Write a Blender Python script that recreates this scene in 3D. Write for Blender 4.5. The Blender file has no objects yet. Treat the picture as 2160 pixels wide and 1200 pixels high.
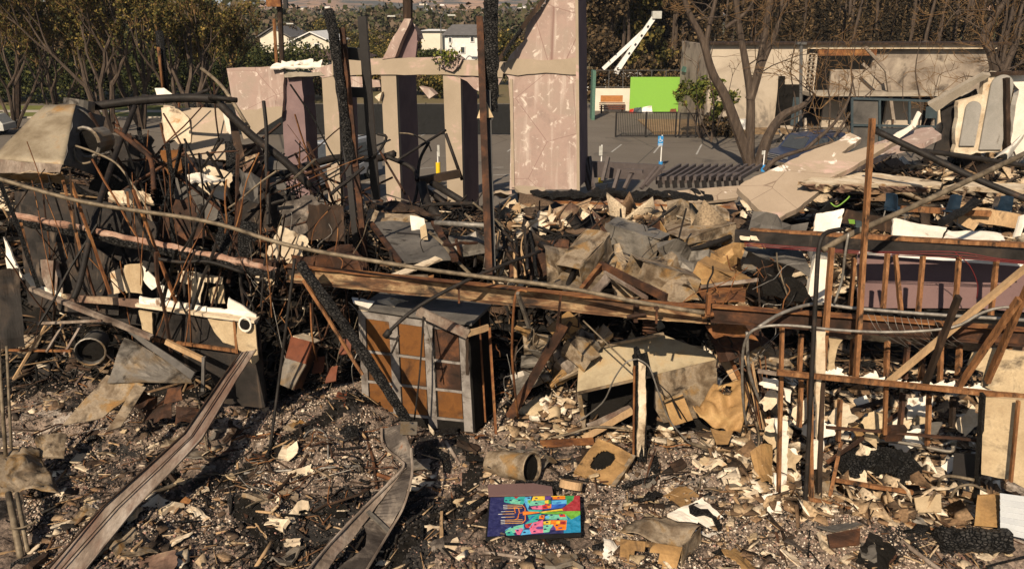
import bpy, math, random
import numpy as np
from mathutils import Vector, Matrix, Euler, noise
random.seed(7)
R = math.radians
sc = bpy.context.scene
# ---------------------------------------------------------------- camera
TILT = R(18.5); FPX = 1700.0; CZ = 8.0
cd = bpy.data.cameras.new('camera'); cam = bpy.data.objects.new('camera', cd)
sc.collection.objects.link(cam); sc.camera = cam
cam.location = (0, 0, CZ); cam.rotation_euler = (math.pi/2 - TILT, 0, 0)
cd.sensor_width = 36; cd.lens = 36*FPX/2160; cd.clip_end = 9000; cd.clip_start = .1
# ---------------------------------------------------------------- light
AZ = R(200); EL = R(36)
w = bpy.data.worlds.new('World'); sc.world = w; w.use_nodes = True
nt = w.node_tree; sky = nt.nodes.new('ShaderNodeTexSky'); sky.sky_type = 'NISHITA'
sky.sun_disc = False; sky.sun_elevation = EL; sky.sun_rotation = AZ
sky.air_density = 1.0; sky.dust_density = 1.0
bg = nt.nodes['Background']; bg.inputs[1].default_value = 0.05
nt.links.new(sky.outputs[0], bg.inputs[0])
sl = bpy.data.lights.new('sun', 'SUN'); sl.energy = 5.0; sl.angle = R(.5); sl.color = (1, .85, .65)
so = bpy.data.objects.new('sun', sl); sc.collection.objects.link(so)
SUN = Vector((math.sin(AZ)*math.cos(EL), math.cos(AZ)*math.cos(EL), math.sin(EL)))
so.rotation_euler = SUN.to_track_quat('Z', 'Y').to_euler(); so.location = (-10, -20, 30)
sc.view_settings.view_transform = 'Standard'; sc.view_settings.look = 'None'
sc.view_settings.exposure = 0.5; sc.view_settings.gamma = 1
sc.cycles.max_bounces = 5; sc.cycles.diffuse_bounces = 1; sc.cycles.glossy_bounces = 2
sc.cycles.transparent_max_bounces = 6
sc.cycles.use_denoising = True
# ---------------------------------------------------------------- picture <-> place
def ray(px, py):
    u = (px-1080)/FPX; v = (600-py)/FPX
    return Vector((u, math.cos(TILT)+v*math.sin(TILT), -math.sin(TILT)+v*math.cos(TILT)))
def W(px, py, Y):
    d = ray(px, py); s = Y/d.y
    return Vector((d.x*s, Y, CZ+d.z*s))
def GZ(px, py, z):
    d = ray(px, py); s = (z-CZ)/d.z
    return Vector((d.x*s, d.y*s, z))
def WP(px, py, pl):           # onto the plane through three (px,py,Y)
    a, b, c = [W(*q) for q in pl]; n = (b-a).cross(c-a); d = ray(px, py); o = Vector((0, 0, CZ))
    return o + d*((a-o).dot(n)/d.dot(n))
def ss(a, b, x):
    t = min(1, max(0, (x-a)/(b-a))); return t*t*(3-2*t)
MOUNDS = [(-4.6, 12.0, .9, .35), (-3.2, 11.6, .8, .28), (-2.9, 12.9, .8, .30), (.9, 12.9, .7, .38), (-5.2, 9.6, .8, .22), (-1.4, 11.8, .7, .15), (3.2, 10.8, .7, .22),
          (4.6, 9.4, 1.0, .20), (5.6, 11.6, .9, .35), (4.2, 12.4, .8, .3), (-.2, 9.2, .7, .12), (2.3, 12.0, .5, .2), (-2.3, 9.2, .7, -.16), (-1.2, 10.6, .8, -.12), (2.0, 10.7, .5, -.1), (-3.7, 10.2, .5, .2)]
def hgt(x, y):                # the rubble: burnt floor in front, a heap behind, car park beyond
    b = 1.2
    lx = ss(2.0, 4.5, x)*(1-ss(14.2, 16.5, y))     # the room at right stays low longer
    b += 2.05*ss(13.7, 17.2, y)*(1-.75*lx)
    b -= 1.45*ss(18, 24.5, y)
    b += 1.25*ss(5.0, 6.6, -x)*ss(15.2, 17.5, y)*(1-ss(21.5, 24, y))
    b += 1.6*ss(9.2, 11.5, x)*ss(22.0, 24, y)*(1-ss(26.5, 28.5, y))
    b -= .8*ss(4.2, 5.2, x)*(1-ss(9.5, 10.5, x))*ss(16.0, 17.0, y)*(1-ss(20.5, 22, y))
    if y < 16:
        for (mx, my, mr, mh) in MOUNDS:
            q = ((x-mx)**2+(y-my)**2)/(mr*mr)
            if q < 6: b += mh*math.exp(-q)
    b -= 2.4*ss(25.6, 29.5, y)
    e = ss(8, 10, abs(x)-(y-9)*.35)
    n = noise.noise(Vector((x*.45, y*.45, 3)))*.35 + noise.noise(Vector((x*1.3, y*1.3, 9)))*.14
    k = ss(9, 14, y)*(1-ss(26, 29.5, y))
    b += n*(.3+.2*ss(10, 12, y)+.7*k)
    b += noise.noise(Vector((x*4, y*4, 1)))*.07 + noise.noise(Vector((x*11, y*11, 5)))*.035
    return b if y < 29.4 else min(b, -.02)
def G(px, py, up=0.0):        # where the ray meets the rubble
    d = ray(px, py); s = 7.0
    for i in range(500):
        p = Vector((d.x*s, d.y*s, CZ+d.z*s))
        if p.z < hgt(p.x, p.y)+up: break
        s += .05
    return p
# ---------------------------------------------------------------- materials
def lin(c): return tuple(c)+(1,)
MATS = {}
def mat(name, ramp, scale=3, detail=8, rough=.8, metal=0, bump=.3, bscale=None, fine=.35, fscale=30,
        stretch=(1, 1, 1), patch=None, crack=None, vor=None, spec=.16, dist=.02, streak=None):
    """ramp: [(pos,colour)..] over a large noise. patch=(colour, scale, lo, hi): blotches. crack=(scale,amount)"""
    m = bpy.data.materials.new(name); m.use_nodes = True; t = m.node_tree; N = t.nodes; L = t.links
    bs = N['Principled BSDF']; bs.inputs['Roughness'].default_value = rough; bs.inputs['Metallic'].default_value = metal
    bs.inputs['Specular IOR Level'].default_value = spec
    tc = N.new('ShaderNodeTexCoord'); oi = N.new('ShaderNodeObjectInfo')
    ad = N.new('ShaderNodeVectorMath'); ad.operation = 'MULTIPLY_ADD'
    cmb = N.new('ShaderNodeCombineXYZ'); mu = N.new('ShaderNodeMath'); mu.operation = 'MULTIPLY'; mu.inputs[1].default_value = 37
    L.new(oi.outputs['Random'], mu.inputs[0])
    for k in range(3): L.new(mu.outputs[0], cmb.inputs[k])
    L.new(tc.outputs['Object'], ad.inputs[0]); ad.inputs[1].default_value = stretch; L.new(cmb.outputs[0], ad.inputs[2])
    V = ad.outputs[0]
    def nz(s, d=8, r=.6, di=0):
        n = N.new('ShaderNodeTexNoise'); n.inputs['Scale'].default_value = s; n.inputs['Detail'].default_value = d
        n.inputs['Roughness'].default_value = r; n.inputs['Distortion'].default_value = di; L.new(V, n.inputs['Vector']); return n.outputs[0]
    def mapr(x, a, b, c=0, e=1):
        n = N.new('ShaderNodeMapRange'); L.new(x, n.inputs[0])
        for i, v in enumerate((a, b, c, e)): n.inputs[i+1].default_value = v
        return n.outputs[0]
    def mix(f, a, b, mode='MIX'):
        n = N.new('ShaderNodeMix'); n.data_type = 'RGBA'; n.blend_type = mode
        if isinstance(f, float): n.inputs[0].default_value = f
        else: L.new(f, n.inputs[0])
        for i, v in ((6, a), (7, b)):
            if isinstance(v, tuple): n.inputs[i].default_value = lin(v)
            else: L.new(v, n.inputs[i])
        return n.outputs[2]
    base = nz(scale, detail, .62, .4)
    cr = N.new('ShaderNodeValToRGB'); L.new(base, cr.inputs[0]); e = cr.color_ramp.elements
    while len(e) > 1: e.remove(e[-1])
    e[0].position = ramp[0][0]; e[0].color = lin(ramp[0][1])
    for p, c in ramp[1:]:
        q = e.new(p); q.color = lin(c)
    col = cr.outputs[0]
    if vor:       # crumbs: cells with their own tone
        v = N.new('ShaderNodeTexVoronoi'); v.inputs['Scale'].default_value = vor[0]; L.new(V, v.inputs['Vector'])
        col = mix(mapr(v.outputs['Color'], 0, 1, 0, vor[1]), col, vor[2])
        vc = N.new('ShaderNodeTexVoronoi'); vc.inputs['Scale'].default_value = vor[0]*2.7; L.new(V, vc.inputs['Vector'])
        sep = N.new('ShaderNodeSeparateColor'); L.new(vc.outputs['Color'], sep.inputs[0])
        col = mix(mapr(sep.outputs[0], .35, .9, 0, vor[1]), col, vor[3])
    for pt in (patch or []):
        col = mix(mapr(nz(pt[1], 10, .65, .6), pt[2], pt[3]), col, pt[0])
    if streak:    # vertical runs
        mp = N.new('ShaderNodeMapping'); mp.inputs['Scale'].default_value = (streak[1], streak[1], streak[1]*.08); L.new(V, mp.inputs[0])
        n = N.new('ShaderNodeTexNoise'); n.inputs['Scale'].default_value = 1; n.inputs['Detail'].default_value = 6; L.new(mp.outputs[0], n.inputs['Vector'])
        col = mix(mapr(n.outputs[0], streak[2], streak[3]), col, streak[0])
    f = nz(fscale, 6, .7)
    col = mix(mapr(f, .3, .7, fine, 0), col, (.02, .017, .014))
    h = nz(bscale or fscale*.5, 8, .65)
    if crack:
        v = N.new('ShaderNodeTexVoronoi'); v.feature = 'DISTANCE_TO_EDGE'; v.inputs['Scale'].default_value = crack[0]; L.new(V, v.inputs['Vector'])
        d = mapr(v.outputs['Distance'], 0, crack[1], 1, 0)
        col = mix(d, col, crack[2] if len(crack) > 2 else (.01, .009, .008))
        a = N.new('ShaderNodeMath'); a.operation = 'SUBTRACT'; L.new(h, a.inputs[0]); L.new(d, a.inputs[1]); h = a.outputs[0]
    L.new(col, bs.inputs['Base Color'])
    if bump:
        b = N.new('ShaderNodeBump'); b.inputs['Strength'].default_value = bump; b.inputs['Distance'].default_value = dist
        L.new(h, b.inputs['Height']); L.new(b.outputs[0], bs.inputs['Normal'])
    MATS[name] = m; return m
def flat(name, c, rough=.7, metal=0, var=.25, sc_=6, spec=.3):
    d = tuple(x*(1-var) for x in c)
    return mat(name, [(.35, d), (.65, c)], scale=sc_, rough=rough, metal=metal, bump=.1, fine=.08, spec=spec)
def island(name, ramp, rough=.9):       # stuff: a tone per piece
    m = bpy.data.materials.new(name); m.use_nodes = True; t = m.node_tree; N = t.nodes; L = t.links
    g = N.new('ShaderNodeNewGeometry'); cr = N.new('ShaderNodeValToRGB'); L.new(g.outputs['Random Per Island'], cr.inputs[0])
    e = cr.color_ramp.elements; cr.color_ramp.interpolation = 'LINEAR'
    while len(e) > 1: e.remove(e[-1])
    e[0].position = ramp[0][0]; e[0].color = lin(ramp[0][1])
    for p, c in ramp[1:]:
        q = e.new(p); q.color = lin(c)
    tc = N.new('ShaderNodeTexCoord'); n = N.new('ShaderNodeTexNoise'); n.inputs['Scale'].default_value = 25; L.new(tc.outputs['Object'], n.inputs['Vector'])
    mr = N.new('ShaderNodeMapRange'); L.new(n.outputs[0], mr.inputs[0]); mr.inputs[1].default_value = .3; mr.inputs[2].default_value = .6; mr.inputs[3].default_value = .5; mr.inputs[4].default_value = 1
    mx = N.new('ShaderNodeMix'); mx.data_type = 'RGBA'; mx.blend_type = 'MULTIPLY'; mx.inputs[0].default_value = 1
    L.new(cr.outputs[0], mx.inputs[6]); L.new(mr.outputs[0], mx.inputs[7]); L.new(mx.outputs[2], N['Principled BSDF'].inputs['Base Color'])
    N['Principled BSDF'].inputs['Roughness'].default_value = rough; N['Principled BSDF'].inputs['Specular IOR Level'].default_value = .2
    MATS[name] = m; return m
BK = (.012, .011, .010)
mat('char', [(.35, (.004, .004, .004)), (.7, (.020, .018, .017))], 4, crack=(24, .12, (.001, .001, .001)), bump=1, dist=.03, rough=.6, fine=.4, spec=.25)
mat('charlog', [(.35, (.010, .0095, .009)), (.7, (.075, .068, .062))], 5, stretch=(1, 1, 1.7), crack=(17, .17, (.0015, .0015, .0015)), bump=1, dist=.06, rough=.6, fine=.3, spec=.25)
mat('soot', [(.3, (.004, .0035, .003)), (.6, (.011, .010, .009)), (.75, (.035, .026, .02))], 2.5, bump=.5, fine=.5, spec=.05, rough=1)  # real soot; also the black of painted shadow bands and interiors
mat('hoodmetal', [(.26, (.09, .065, .04)), (.42, (.21, .165, .11)), (.55, (.29, .24, .17)), (.68, (.28, .16, .06))], 1.5, bump=.1, fine=.15, metal=.1, rough=.5, patch=[((.10, .08, .06), 1.6, .60, .75)])
mat('sootwall', [(.3, (.008, .007, .0065)), (.5, (.026, .022, .02)), (.7, (.065, .045, .032))], 2.2, bump=.3, fine=.4, rough=.8, streak=((.15, .11, .08), 5, .62, .75), patch=[((.30, .21, .13), 1.6, .66, .72), ((.006, .005, .005), 1.3, .55, .65)])
mat('maroon', [(.3, (.13, .078, .075)), (.7, (.175, .108, .10))], .8, bump=.05, fine=.15, patch=[(BK, 9, .66, .72)])
mat('rust', [(.3, (.075, .028, .014)), (.5, (.20, .08, .03)), (.7, (.36, .17, .06))], 3, bump=.3, fine=.4, patch=[(BK, 1.7, .56, .68)])
mat('rustdk', [(.3, (.012, .008, .006)), (.5, (.05, .024, .015)), (.72, (.16, .065, .028))], 3, bump=.3, fine=.4)
mat('ibeam', [(.3, (.05, .026, .016)), (.45, (.17, .085, .042)), (.58, (.40, .27, .145)), (.72, (.30, .085, .022))], 3.2, bump=.3, fine=.45, stretch=(.5, 1, 1.4), patch=[((.025, .018, .015), 1.7, .48, .60)])
mat('duct', [(.26, (.06, .04, .027)), (.40, (.17, .12, .075)), (.52, (.32, .25, .175)), (.60, (.27, .175, .085)), (.72, (.34, .17, .05))], 2.6, bump=.3, fine=.4, metal=.12, rough=.55, patch=[((.03, .022, .016), 2.4, .52, .66)])
mat('ductcream', [(.28, (.22, .165, .10)), (.5, (.42, .34, .22)), (.72, (.40, .23, .08))], 1.3, bump=.15, fine=.15, metal=.1, rough=.6, patch=[((.06, .045, .032), 1.9, .6, .78)])
mat('ductgrey', [(.3, (.08, .07, .06)), (.5, (.22, .195, .165)), (.62, (.20, .145, .09)), (.75, (.30, .17, .07))], 1.4, bump=.2, fine=.25, metal=.35, rough=.5, patch=[((.025, .02, .016), 2.2, .53, .66)])
mat('ochre', [(.3, (.17, .10, .045)), (.55, (.36, .21, .085)), (.75, (.45, .30, .13))], 2.2, bump=.35, fine=.3, metal=.1, rough=.6, patch=[((.04, .025, .016), 2.5, .58, .7)])
mat('pipe', [(.3, (.06, .045, .03)), (.55, (.20, .155, .105)), (.75, (.32, .26, .18))], 5, bump=.2, fine=.35, metal=.2, rough=.6)
mat('pipedk', [(.3, (.006, .0055, .005)), (.6, (.022, .018, .016)), (.76, (.09, .05, .03))], 4, bump=.3, fine=.3, rough=.6)
mat('conduit', [(.3, (.13, .115, .10)), (.7, (.36, .33, .29))], 8, bump=.3, fine=.3, metal=.4, rough=.5)
mat('wood', [(.3, (.13, .055, .022)), (.55, (.28, .125, .05)), (.75, (.42, .23, .11))], 4, stretch=(3, 3, .7), bump=.4, fine=.5, patch=[((.025, .015, .010), 2.2, .52, .64)])
mat('woodpale', [(.3, (.34, .21, .11)), (.6, (.50, .33, .18)), (.75, (.58, .42, .26))], 3, stretch=(1, 1, .4), bump=.2, fine=.35, patch=[((.05, .03, .02), 3, .6, .7)])
mat('wooddk', [(.3, (.010, .007, .005)), (.6, (.048, .028, .018)), (.75, (.18, .10, .055))], 4, stretch=(1, 1, .4), bump=.4, fine=.4)
mat('woodgrey', [(.3, (.07, .048, .036)), (.5, (.24, .185, .145)), (.72, (.42, .36, .305))], 3, stretch=(1, .35, .6), bump=.4, fine=.45, patch=[((.13, .065, .045), 1.2, .5, .65)])
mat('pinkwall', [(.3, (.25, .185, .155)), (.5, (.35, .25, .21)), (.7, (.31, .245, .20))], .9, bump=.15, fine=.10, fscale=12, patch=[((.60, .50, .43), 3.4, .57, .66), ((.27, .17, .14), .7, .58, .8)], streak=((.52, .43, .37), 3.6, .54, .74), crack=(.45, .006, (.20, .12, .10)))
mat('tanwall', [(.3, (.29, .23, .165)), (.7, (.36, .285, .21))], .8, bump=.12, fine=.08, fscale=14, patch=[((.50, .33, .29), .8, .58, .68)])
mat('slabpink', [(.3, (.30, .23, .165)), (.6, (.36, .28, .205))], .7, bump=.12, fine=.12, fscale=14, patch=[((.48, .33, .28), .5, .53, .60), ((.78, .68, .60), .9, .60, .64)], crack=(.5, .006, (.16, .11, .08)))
mat('shadedwall', [(.3, (.15, .10, .10)), (.7, (.24, .16, .155))], 1, bump=.1, fine=.2, streak=((.17, .12, .12), 3, .6, .72))  # wall sides turned from the sun: their shade is put into the colour
mat('plaster', [(.3, (.42, .31, .20)), (.55, (.66, .54, .39)), (.8, (.78, .70, .57))], 2, bump=.3, fine=.25, patch=[((.10, .06, .035), 1.6, .58, .66), ((.42, .25, .12), 2.1, .58, .68)])
mat('plasterwhite', [(.3, (.66, .58, .48)), (.7, (.80, .74, .65))], 2.5, bump=.3, fine=.2, patch=[((.20, .13, .085), 2.0, .62, .68)])
mat('drywalltan', [(.3, (.34, .24, .14)), (.6, (.52, .40, .25)), (.75, (.62, .51, .36))], 1.6, bump=.2, fine=.25, patch=[((.06, .04, .028), 1.6, .56, .70)])
mat('peel', [(.3, (.09, .045, .03)), (.5, (.34, .19, .13)), (.7, (.46, .32, .24))], 3, bump=.5, fine=.4, patch=[(BK, 2.4, .52, .60)])
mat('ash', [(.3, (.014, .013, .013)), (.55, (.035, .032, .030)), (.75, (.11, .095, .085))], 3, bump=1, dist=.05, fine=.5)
mat('siding', [(.3, (.50, .52, .55)), (.7, (.62, .64, .66))], 1, bump=.1, fine=.1)
mat('greypanel', [(.3, (.05, .046, .043)), (.7, (.15, .135, .12))], 1.4, bump=.2, fine=.25, patch=[((.03, .025, .02), 2, .6, .7)])
mat('archwall', [(.3, (.24, .225, .20)), (.7, (.34, .315, .285))], 1.4, bump=.15, fine=.2, patch=[((.10, .08, .06), 1.4, .62, .7)])
mat('concrete', [(.3, (.26, .22, .17)), (.7, (.40, .34, .27))], 2, bump=.3, fine=.3)
mat('brick', [(.3, (.06, .04, .03)), (.5, (.17, .10, .07)), (.7, (.45, .34, .22))], 1.8, bump=.4, fine=.35, patch=[((.62, .48, .30), 1.0, .54, .60), (BK, 1.3, .58, .66)])
mat('asphalt', [(.3, (.125, .105, .085)), (.7, (.17, .145, .12))], .15, bump=.15, fine=.2, fscale=6, patch=[((.075, .066, .06), .25, .6, .7)], crack=(.12, .006, (.05, .045, .04)))
mat('ground', [(.3, (.09, .085, .04)), (.5, (.17, .13, .07)), (.7, (.10, .11, .045))], .05, bump=.3, fine=.3, fscale=2)
mat('grass', [(.3, (.10, .12, .03)), (.7, (.20, .19, .06))], .8, bump=.3, fine=.3, fscale=8)
mat('dirt', [(.3, (.20, .13, .07)), (.7, (.34, .23, .13))], .8, bump=.3, fine=.4, fscale=9)
mat('rubble', [(.28, (.04, .034, .031)), (.42, (.15, .108, .082)), (.55, (.33, .24, .18)), (.72, (.52, .415, .32))], 1.4, bump=1, dist=.06, fine=.7, fscale=18, bscale=10,
    vor=(11, .6, (.42, .31, .24), (.03, .025, .022)), patch=[((.50, .42, .35), .7, .56, .62), ((.025, .022, .021), .55, .54, .59), ((.26, .12, .085), .9, .63, .70)])
mat('bark', [(.3, (.035, .025, .02)), (.6, (.095, .068, .05)), (.75, (.16, .12, .09))], 3, stretch=(2, 2, .4), bump=.7, fine=.4)
mat('twig', [(.3, (.07, .04, .02)), (.7, (.20, .115, .05))], 1, bump=0, fine=.1)
mat('white', [(.3, (.62, .60, .56)), (.7, (.75, .73, .70))], 2, rough=.5, bump=.03, fine=.08)
mat('creamhouse', [(.3, (.56, .50, .40)), (.7, (.66, .60, .49))], .8, bump=.03, fine=.05)
mat('roofgrey', [(.3, (.10, .095, .095)), (.7, (.16, .15, .145))], 2, bump=.1, fine=.2)
mat('roofbrown', [(.3, (.085, .055, .045)), (.7, (.13, .085, .07))], 2, bump=.1, fine=.2)
mat('bwall', [(.3, (.36, .295, .225)), (.7, (.46, .385, .30))], .25, bump=.06, fine=.1, fscale=4, patch=[((.20, .155, .115), .35, .60, .80)])
mat('bwallsoot', [(.3, (.10, .078, .06)), (.48, (.26, .21, .165)), (.62, (.36, .30, .235)), (.75, (.06, .045, .035))], .5, bump=.06, fine=.2, fscale=4, patch=[((.03, .022, .018), .45, .56, .70)])
flat('greenscreen', (.20, .41, .055), .8, var=.04); flat('black', (.012, .012, .013), .5); flat('fencefab', (.012, .012, .012), .9, var=.3)
flat('darkmetal', (.018, .015, .014), .5); flat('trellis', (.10, .08, .075), .6); flat('yellow', (.75, .50, .02), .5, var=.1); flat('blue', (.03, .22, .50), .5, var=.1)
flat('steelblue', (.045, .062, .07), .5); flat('glass', (.05, .055, .06), .15, spec=.6); flat('bluecar', (.03, .04, .08), .3, spec=.6); flat('chrome', (.5, .5, .5), .3, metal=.7)
flat('vanpaint', (.30, .31, .33), .45, spec=.5); flat('tyre', (.015, .015, .015), .9); flat('red', (.45, .04, .02), .5); flat('orange', (.60, .20, .04), .6)
flat('redwire', (.14, .015, .015), .5); flat('bluechair', (.012, .028, .05), .5); flat('lime', (.16, .30, .04), .5); mat('mustard', [(.3, (.06, .025, .010)), (.5, (.165, .066, .017)), (.7, (.11, .045, .014))], 2.2, bump=.1, fine=.2, patch=[((.035, .018, .010), 1.4, .55, .68), ((.12, .07, .04), 6, .6, .7)])
mat('cabgrey', [(.3, (.10, .082, .07)), (.6, (.28, .25, .225))], 3, bump=.1, fine=.3, patch=[((.05, .038, .03), 2.5, .56, .66)])
mat('steeldark', [(.3, (.025, .02, .018)), (.5, (.08, .065, .055)), (.62, (.22, .18, .145)), (.72, (.20, .075, .03))], 2.4, bump=.35, fine=.4, metal=.2, rough=.55); flat('benchtop', (.42, .17, .05), .6); flat('brickred', (.15, .045, .02), .7, var=.4); flat('signgrey', (.45, .44, .40), .6)
flat('greenroof', (.08, .16, .12), .7); flat('paint_line', (.42, .40, .37), .8, var=.35, sc_=3)
flat('kerbcol', (.42, .36, .29), .8); flat('steelpost', (.10, .095, .09), .6)
# ---------------------------------------------------------------- mesh builder
class MB:
    def __init__(s): s.v = []; s.f = []; s.m = []
    def add(s, vs, fs, mi=0):
        o = len(s.v); s.v += [tuple(v) for v in vs]
        for f in fs: s.f.append(tuple(i+o for i in f)); s.m.append(mi)
        return s
    def box(s, c, sz, rot=None, mi=0):
        x, y, z = [a/2 for a in sz]; c = Vector(c)
        vs = [Vector((i, j, k)) for i in (-x, x) for j in (-y, y) for k in (-z, z)]
        if rot is not None: vs = [rot @ v for v in vs]
        return s.add([v+c for v in vs], [(0, 1, 3, 2), (4, 6, 7, 5), (0, 4, 5, 1), (2, 3, 7, 6), (0, 2, 6, 4), (1, 5, 7, 3)], mi)
    def hexa(s, p, mi=0):    # 8 points: bottom loop 0-3, top loop 4-7
        return s.add(p, [(3, 2, 1, 0), (4, 5, 6, 7), (0, 1, 5, 4), (1, 2, 6, 5), (2, 3, 7, 6), (3, 0, 4, 7)], mi)
    def bar(s, a, b, w, h, up=Vector((0, 0, 1)), n=1, amp=0, mi=0, taper=1):
        a = Vector(a); b = Vector(b); d = (b-a).normalized()
        if abs(d.dot(up)) > .97: up = Vector((0, -1, 0))
        x = d.cross(up).normalized(); y = x.cross(d); vs = []; fs = []
        sd = random.random()*100
        for i in range(n+1):
            t = i/n; c = a.lerp(b, t); k = 1+(taper-1)*t
            for (p, q) in ((-1, -1), (1, -1), (1, 1), (-1, 1)):
                vv = c + x*p*w/2*k + y*q*h/2*k
                if amp: vv += noise.noise_vector(Vector((t*n*.9+sd, p*3, q*3)))*amp
                vs.append(vv)
        for i in range(n):
            o = i*4
            for j in range(4): fs.append((o+j, o+(j+1) % 4, o+4+(j+1) % 4, o+4+j))
        fs += [(3, 2, 1, 0), (n*4, n*4+1, n*4+2, n*4+3)]
        return s.add(vs, fs, mi)
    def tube(s, pts, r, n=6, smooth=0, caps=True, mi=0, r2=None):
        P = [Vector(p) for p in pts]
        if smooth and len(P) > 2:
            Q = []
            for i in range(len(P)-1):
                p0 = P[max(i-1, 0)]; p1 = P[i]; p2 = P[i+1]; p3 = P[min(i+2, len(P)-1)]
                for k in range(smooth):
                    t = k/smooth
                    Q.append(.5*((2*p1)+(p2-p0)*t+(2*p0-5*p1+4*p2-p3)*t*t+(3*p1-p0-3*p2+p3)*t**3))
            P = Q+[P[-1]]
        vs = []; fs = []; m = len(P)
        d0 = (P[1]-P[0]).normalized(); x = d0.cross(Vector((0, 0, 1)))
        if x.length < .1: x = d0.cross(Vector((1, 0, 0)))
        x.normalize()
        for i, p in enumerate(P):
            d = (P[min(i+1, m-1)]-P[max(i-1, 0)]).normalized()
            x = (x - d*x.dot(d)).normalized(); y = d.cross(x)
            rr = r if r2 is None else r+(r2-r)*i/(m-1)
            for k in range(n):
                a = 2*math.pi*k/n; vs.append(p+(x*math.cos(a)+y*math.sin(a))*rr)
        for i in range(m-1):
            for k in range(n): fs.append((i*n+k, i*n+(k+1) % n, (i+1)*n+(k+1) % n, (i+1)*n+k))
        if caps: fs += [tuple(range(n-1, -1, -1)), tuple((m-1)*n+k for k in range(n))]
        return s.add(vs, fs, mi)
    def prism(s, poly, off, mi=0):
        off = Vector(off); n = len(poly); vs = [Vector(p) for p in poly]; vs += [v+off for v in vs]
        return s.add(vs, [tuple(range(n)), tuple(range(2*n-1, n-1, -1))]+[(i, n+i, n+(i+1) % n, (i+1) % n) for i in range(n)], mi)
    def sheet(s, c, nu=10, nv=8, amp=.05, th=.01, fr=1.5, hole=None, rag=0, mi=0, curl=0):
        a, b, cc, d = [Vector(p) for p in c]   # corners in order round
        nrm = (b-a).cross(d-a).normalized(); sd = random.random()*50; vs = []; fs = []
        if nrm.y > 0: nrm = -nrm
        for i in range(nu+1):
            for j in range(nv+1):
                u = i/nu; v = j/nv
                if rag:
                    q = noise.noise(Vector((u*9+sd, v*9, 4)))*rag
                    if i in (0, nu): u += q*(1 if i else -1)
                    if j in (0, nv): v += q*(1 if j else -1)
                p = a.lerp(b, u).lerp(d.lerp(cc, u), v)
                p = p + nrm*(noise.noise(p*fr+Vector((sd, 0, 0)))*amp*2 + abs(noise.noise(p*fr*2.3+Vector((0, sd, 0))))*amp + curl*math.sin(math.pi*u))
                vs.append(p)
        k = (nu+1)*(nv+1); vs += [v-nrm*th for v in vs[:k]]; keep = set()
        for i in range(nu):
            for j in range(nv):
                if hole and hole((i+.5)/nu, (j+.5)/nv): continue
                keep.add((i, j)); q = (i*(nv+1)+j, (i+1)*(nv+1)+j, (i+1)*(nv+1)+j+1, i*(nv+1)+j+1)
                fs.append(q); fs.append(tuple(x+k for x in reversed(q)))
        for (i, j) in keep:
            q = (i*(nv+1)+j, (i+1)*(nv+1)+j, (i+1)*(nv+1)+j+1, i*(nv+1)+j+1)
            for e, nb in ((0, (i, j-1)), (1, (i+1, j)), (2, (i, j+1)), (3, (i-1, j))):
                if nb not in keep:
                    x, y = q[e], q[(e+1) % 4]; fs.append((y, x, x+k, y+k))
        return s.add(vs, fs, mi)
def place(o, mb, origin=None):
    pass
def obj(name, mb, mats, parent=None, smooth=False):
    me = bpy.data.meshes.new(name); vs = np.array(mb.v, dtype=float)
    if parent is not None and parent.name in WLOC: org = Vector(WLOC[parent.name])
    else:
        org = Vector(((vs[:, 0].min()+vs[:, 0].max())/2, (vs[:, 1].min()+vs[:, 1].max())/2, vs[:, 2].min()))
    o = bpy.data.objects.new(name, me)
    me.from_pydata((vs-np.array(org)).tolist(), [], mb.f)
    if isinstance(mats, str): mats = [mats]
    for m in mats: me.materials.append(MATS[m])
    if len(mats) > 1: me.polygons.foreach_set('material_index', mb.m)
    if smooth: me.polygons.foreach_set('use_smooth', [True]*len(me.polygons))
    me.update(); sc.collection.objects.link(o)
    if parent is not None: o.parent = parent       # the parent's origin is this mesh's origin
    else: o.location = org
    WLOC[o.name] = tuple(org)
    return o
WLOC = {}
def tag(o, label, cat, group=None):
    o['kind'] = 'thing'
    o['label'] = label; o['category'] = cat
    if group: o['group'] = group
    return o
def kind(o, k): o['kind'] = k; return o
def thing(name, label, cat, loc, group=None):
    o = bpy.data.objects.new(name, None); sc.collection.objects.link(o); o.location = loc
    o.empty_display_size = .2; WLOC[o.name] = tuple(loc); return tag(o, label, cat, group)
def one(name, label, cat, mb, mats, group=None, smooth=False):
    return tag(obj(name, mb, mats, None, smooth), label, cat, group)
def jag(poly, amp, step=.12, skip=()):
    out = []; n = len(poly)
    for i in range(n):
        a = Vector(poly[i]); b = Vector(poly[(i+1) % n]); out.append(a)
        L = (b-a).length; k = min(40, int(L/step))
        if i in skip or k < 2: continue
        for j in range(1, k):
            p = a.lerp(b, j/k); q = noise.noise_vector(p*3.1+Vector((i*7, 0, 0)))*amp + noise.noise_vector(p*13)*amp*.5
            d = (b-a).normalized(); q -= d*q.dot(d)*.5
            out.append(p+q)
    return out
def flatten(pts, n):
    o = pts[0]; return [p-n*(p-o).dot(n) for p in pts]
def slabpoly(outline, pl, th, amp=.06, step=.15, skip=()):   # outline [(px,py)] on plane, broken edges
    P = [WP(x, y, pl) for x, y in outline]
    a, b, c = [W(*q) for q in pl]; n = (b-a).cross(c-a).normalized()
    if n.y > 0: n = -n
    P = flatten(jag(P, amp, step, skip), n)
    return MB().prism(P, -n*th)
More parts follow.
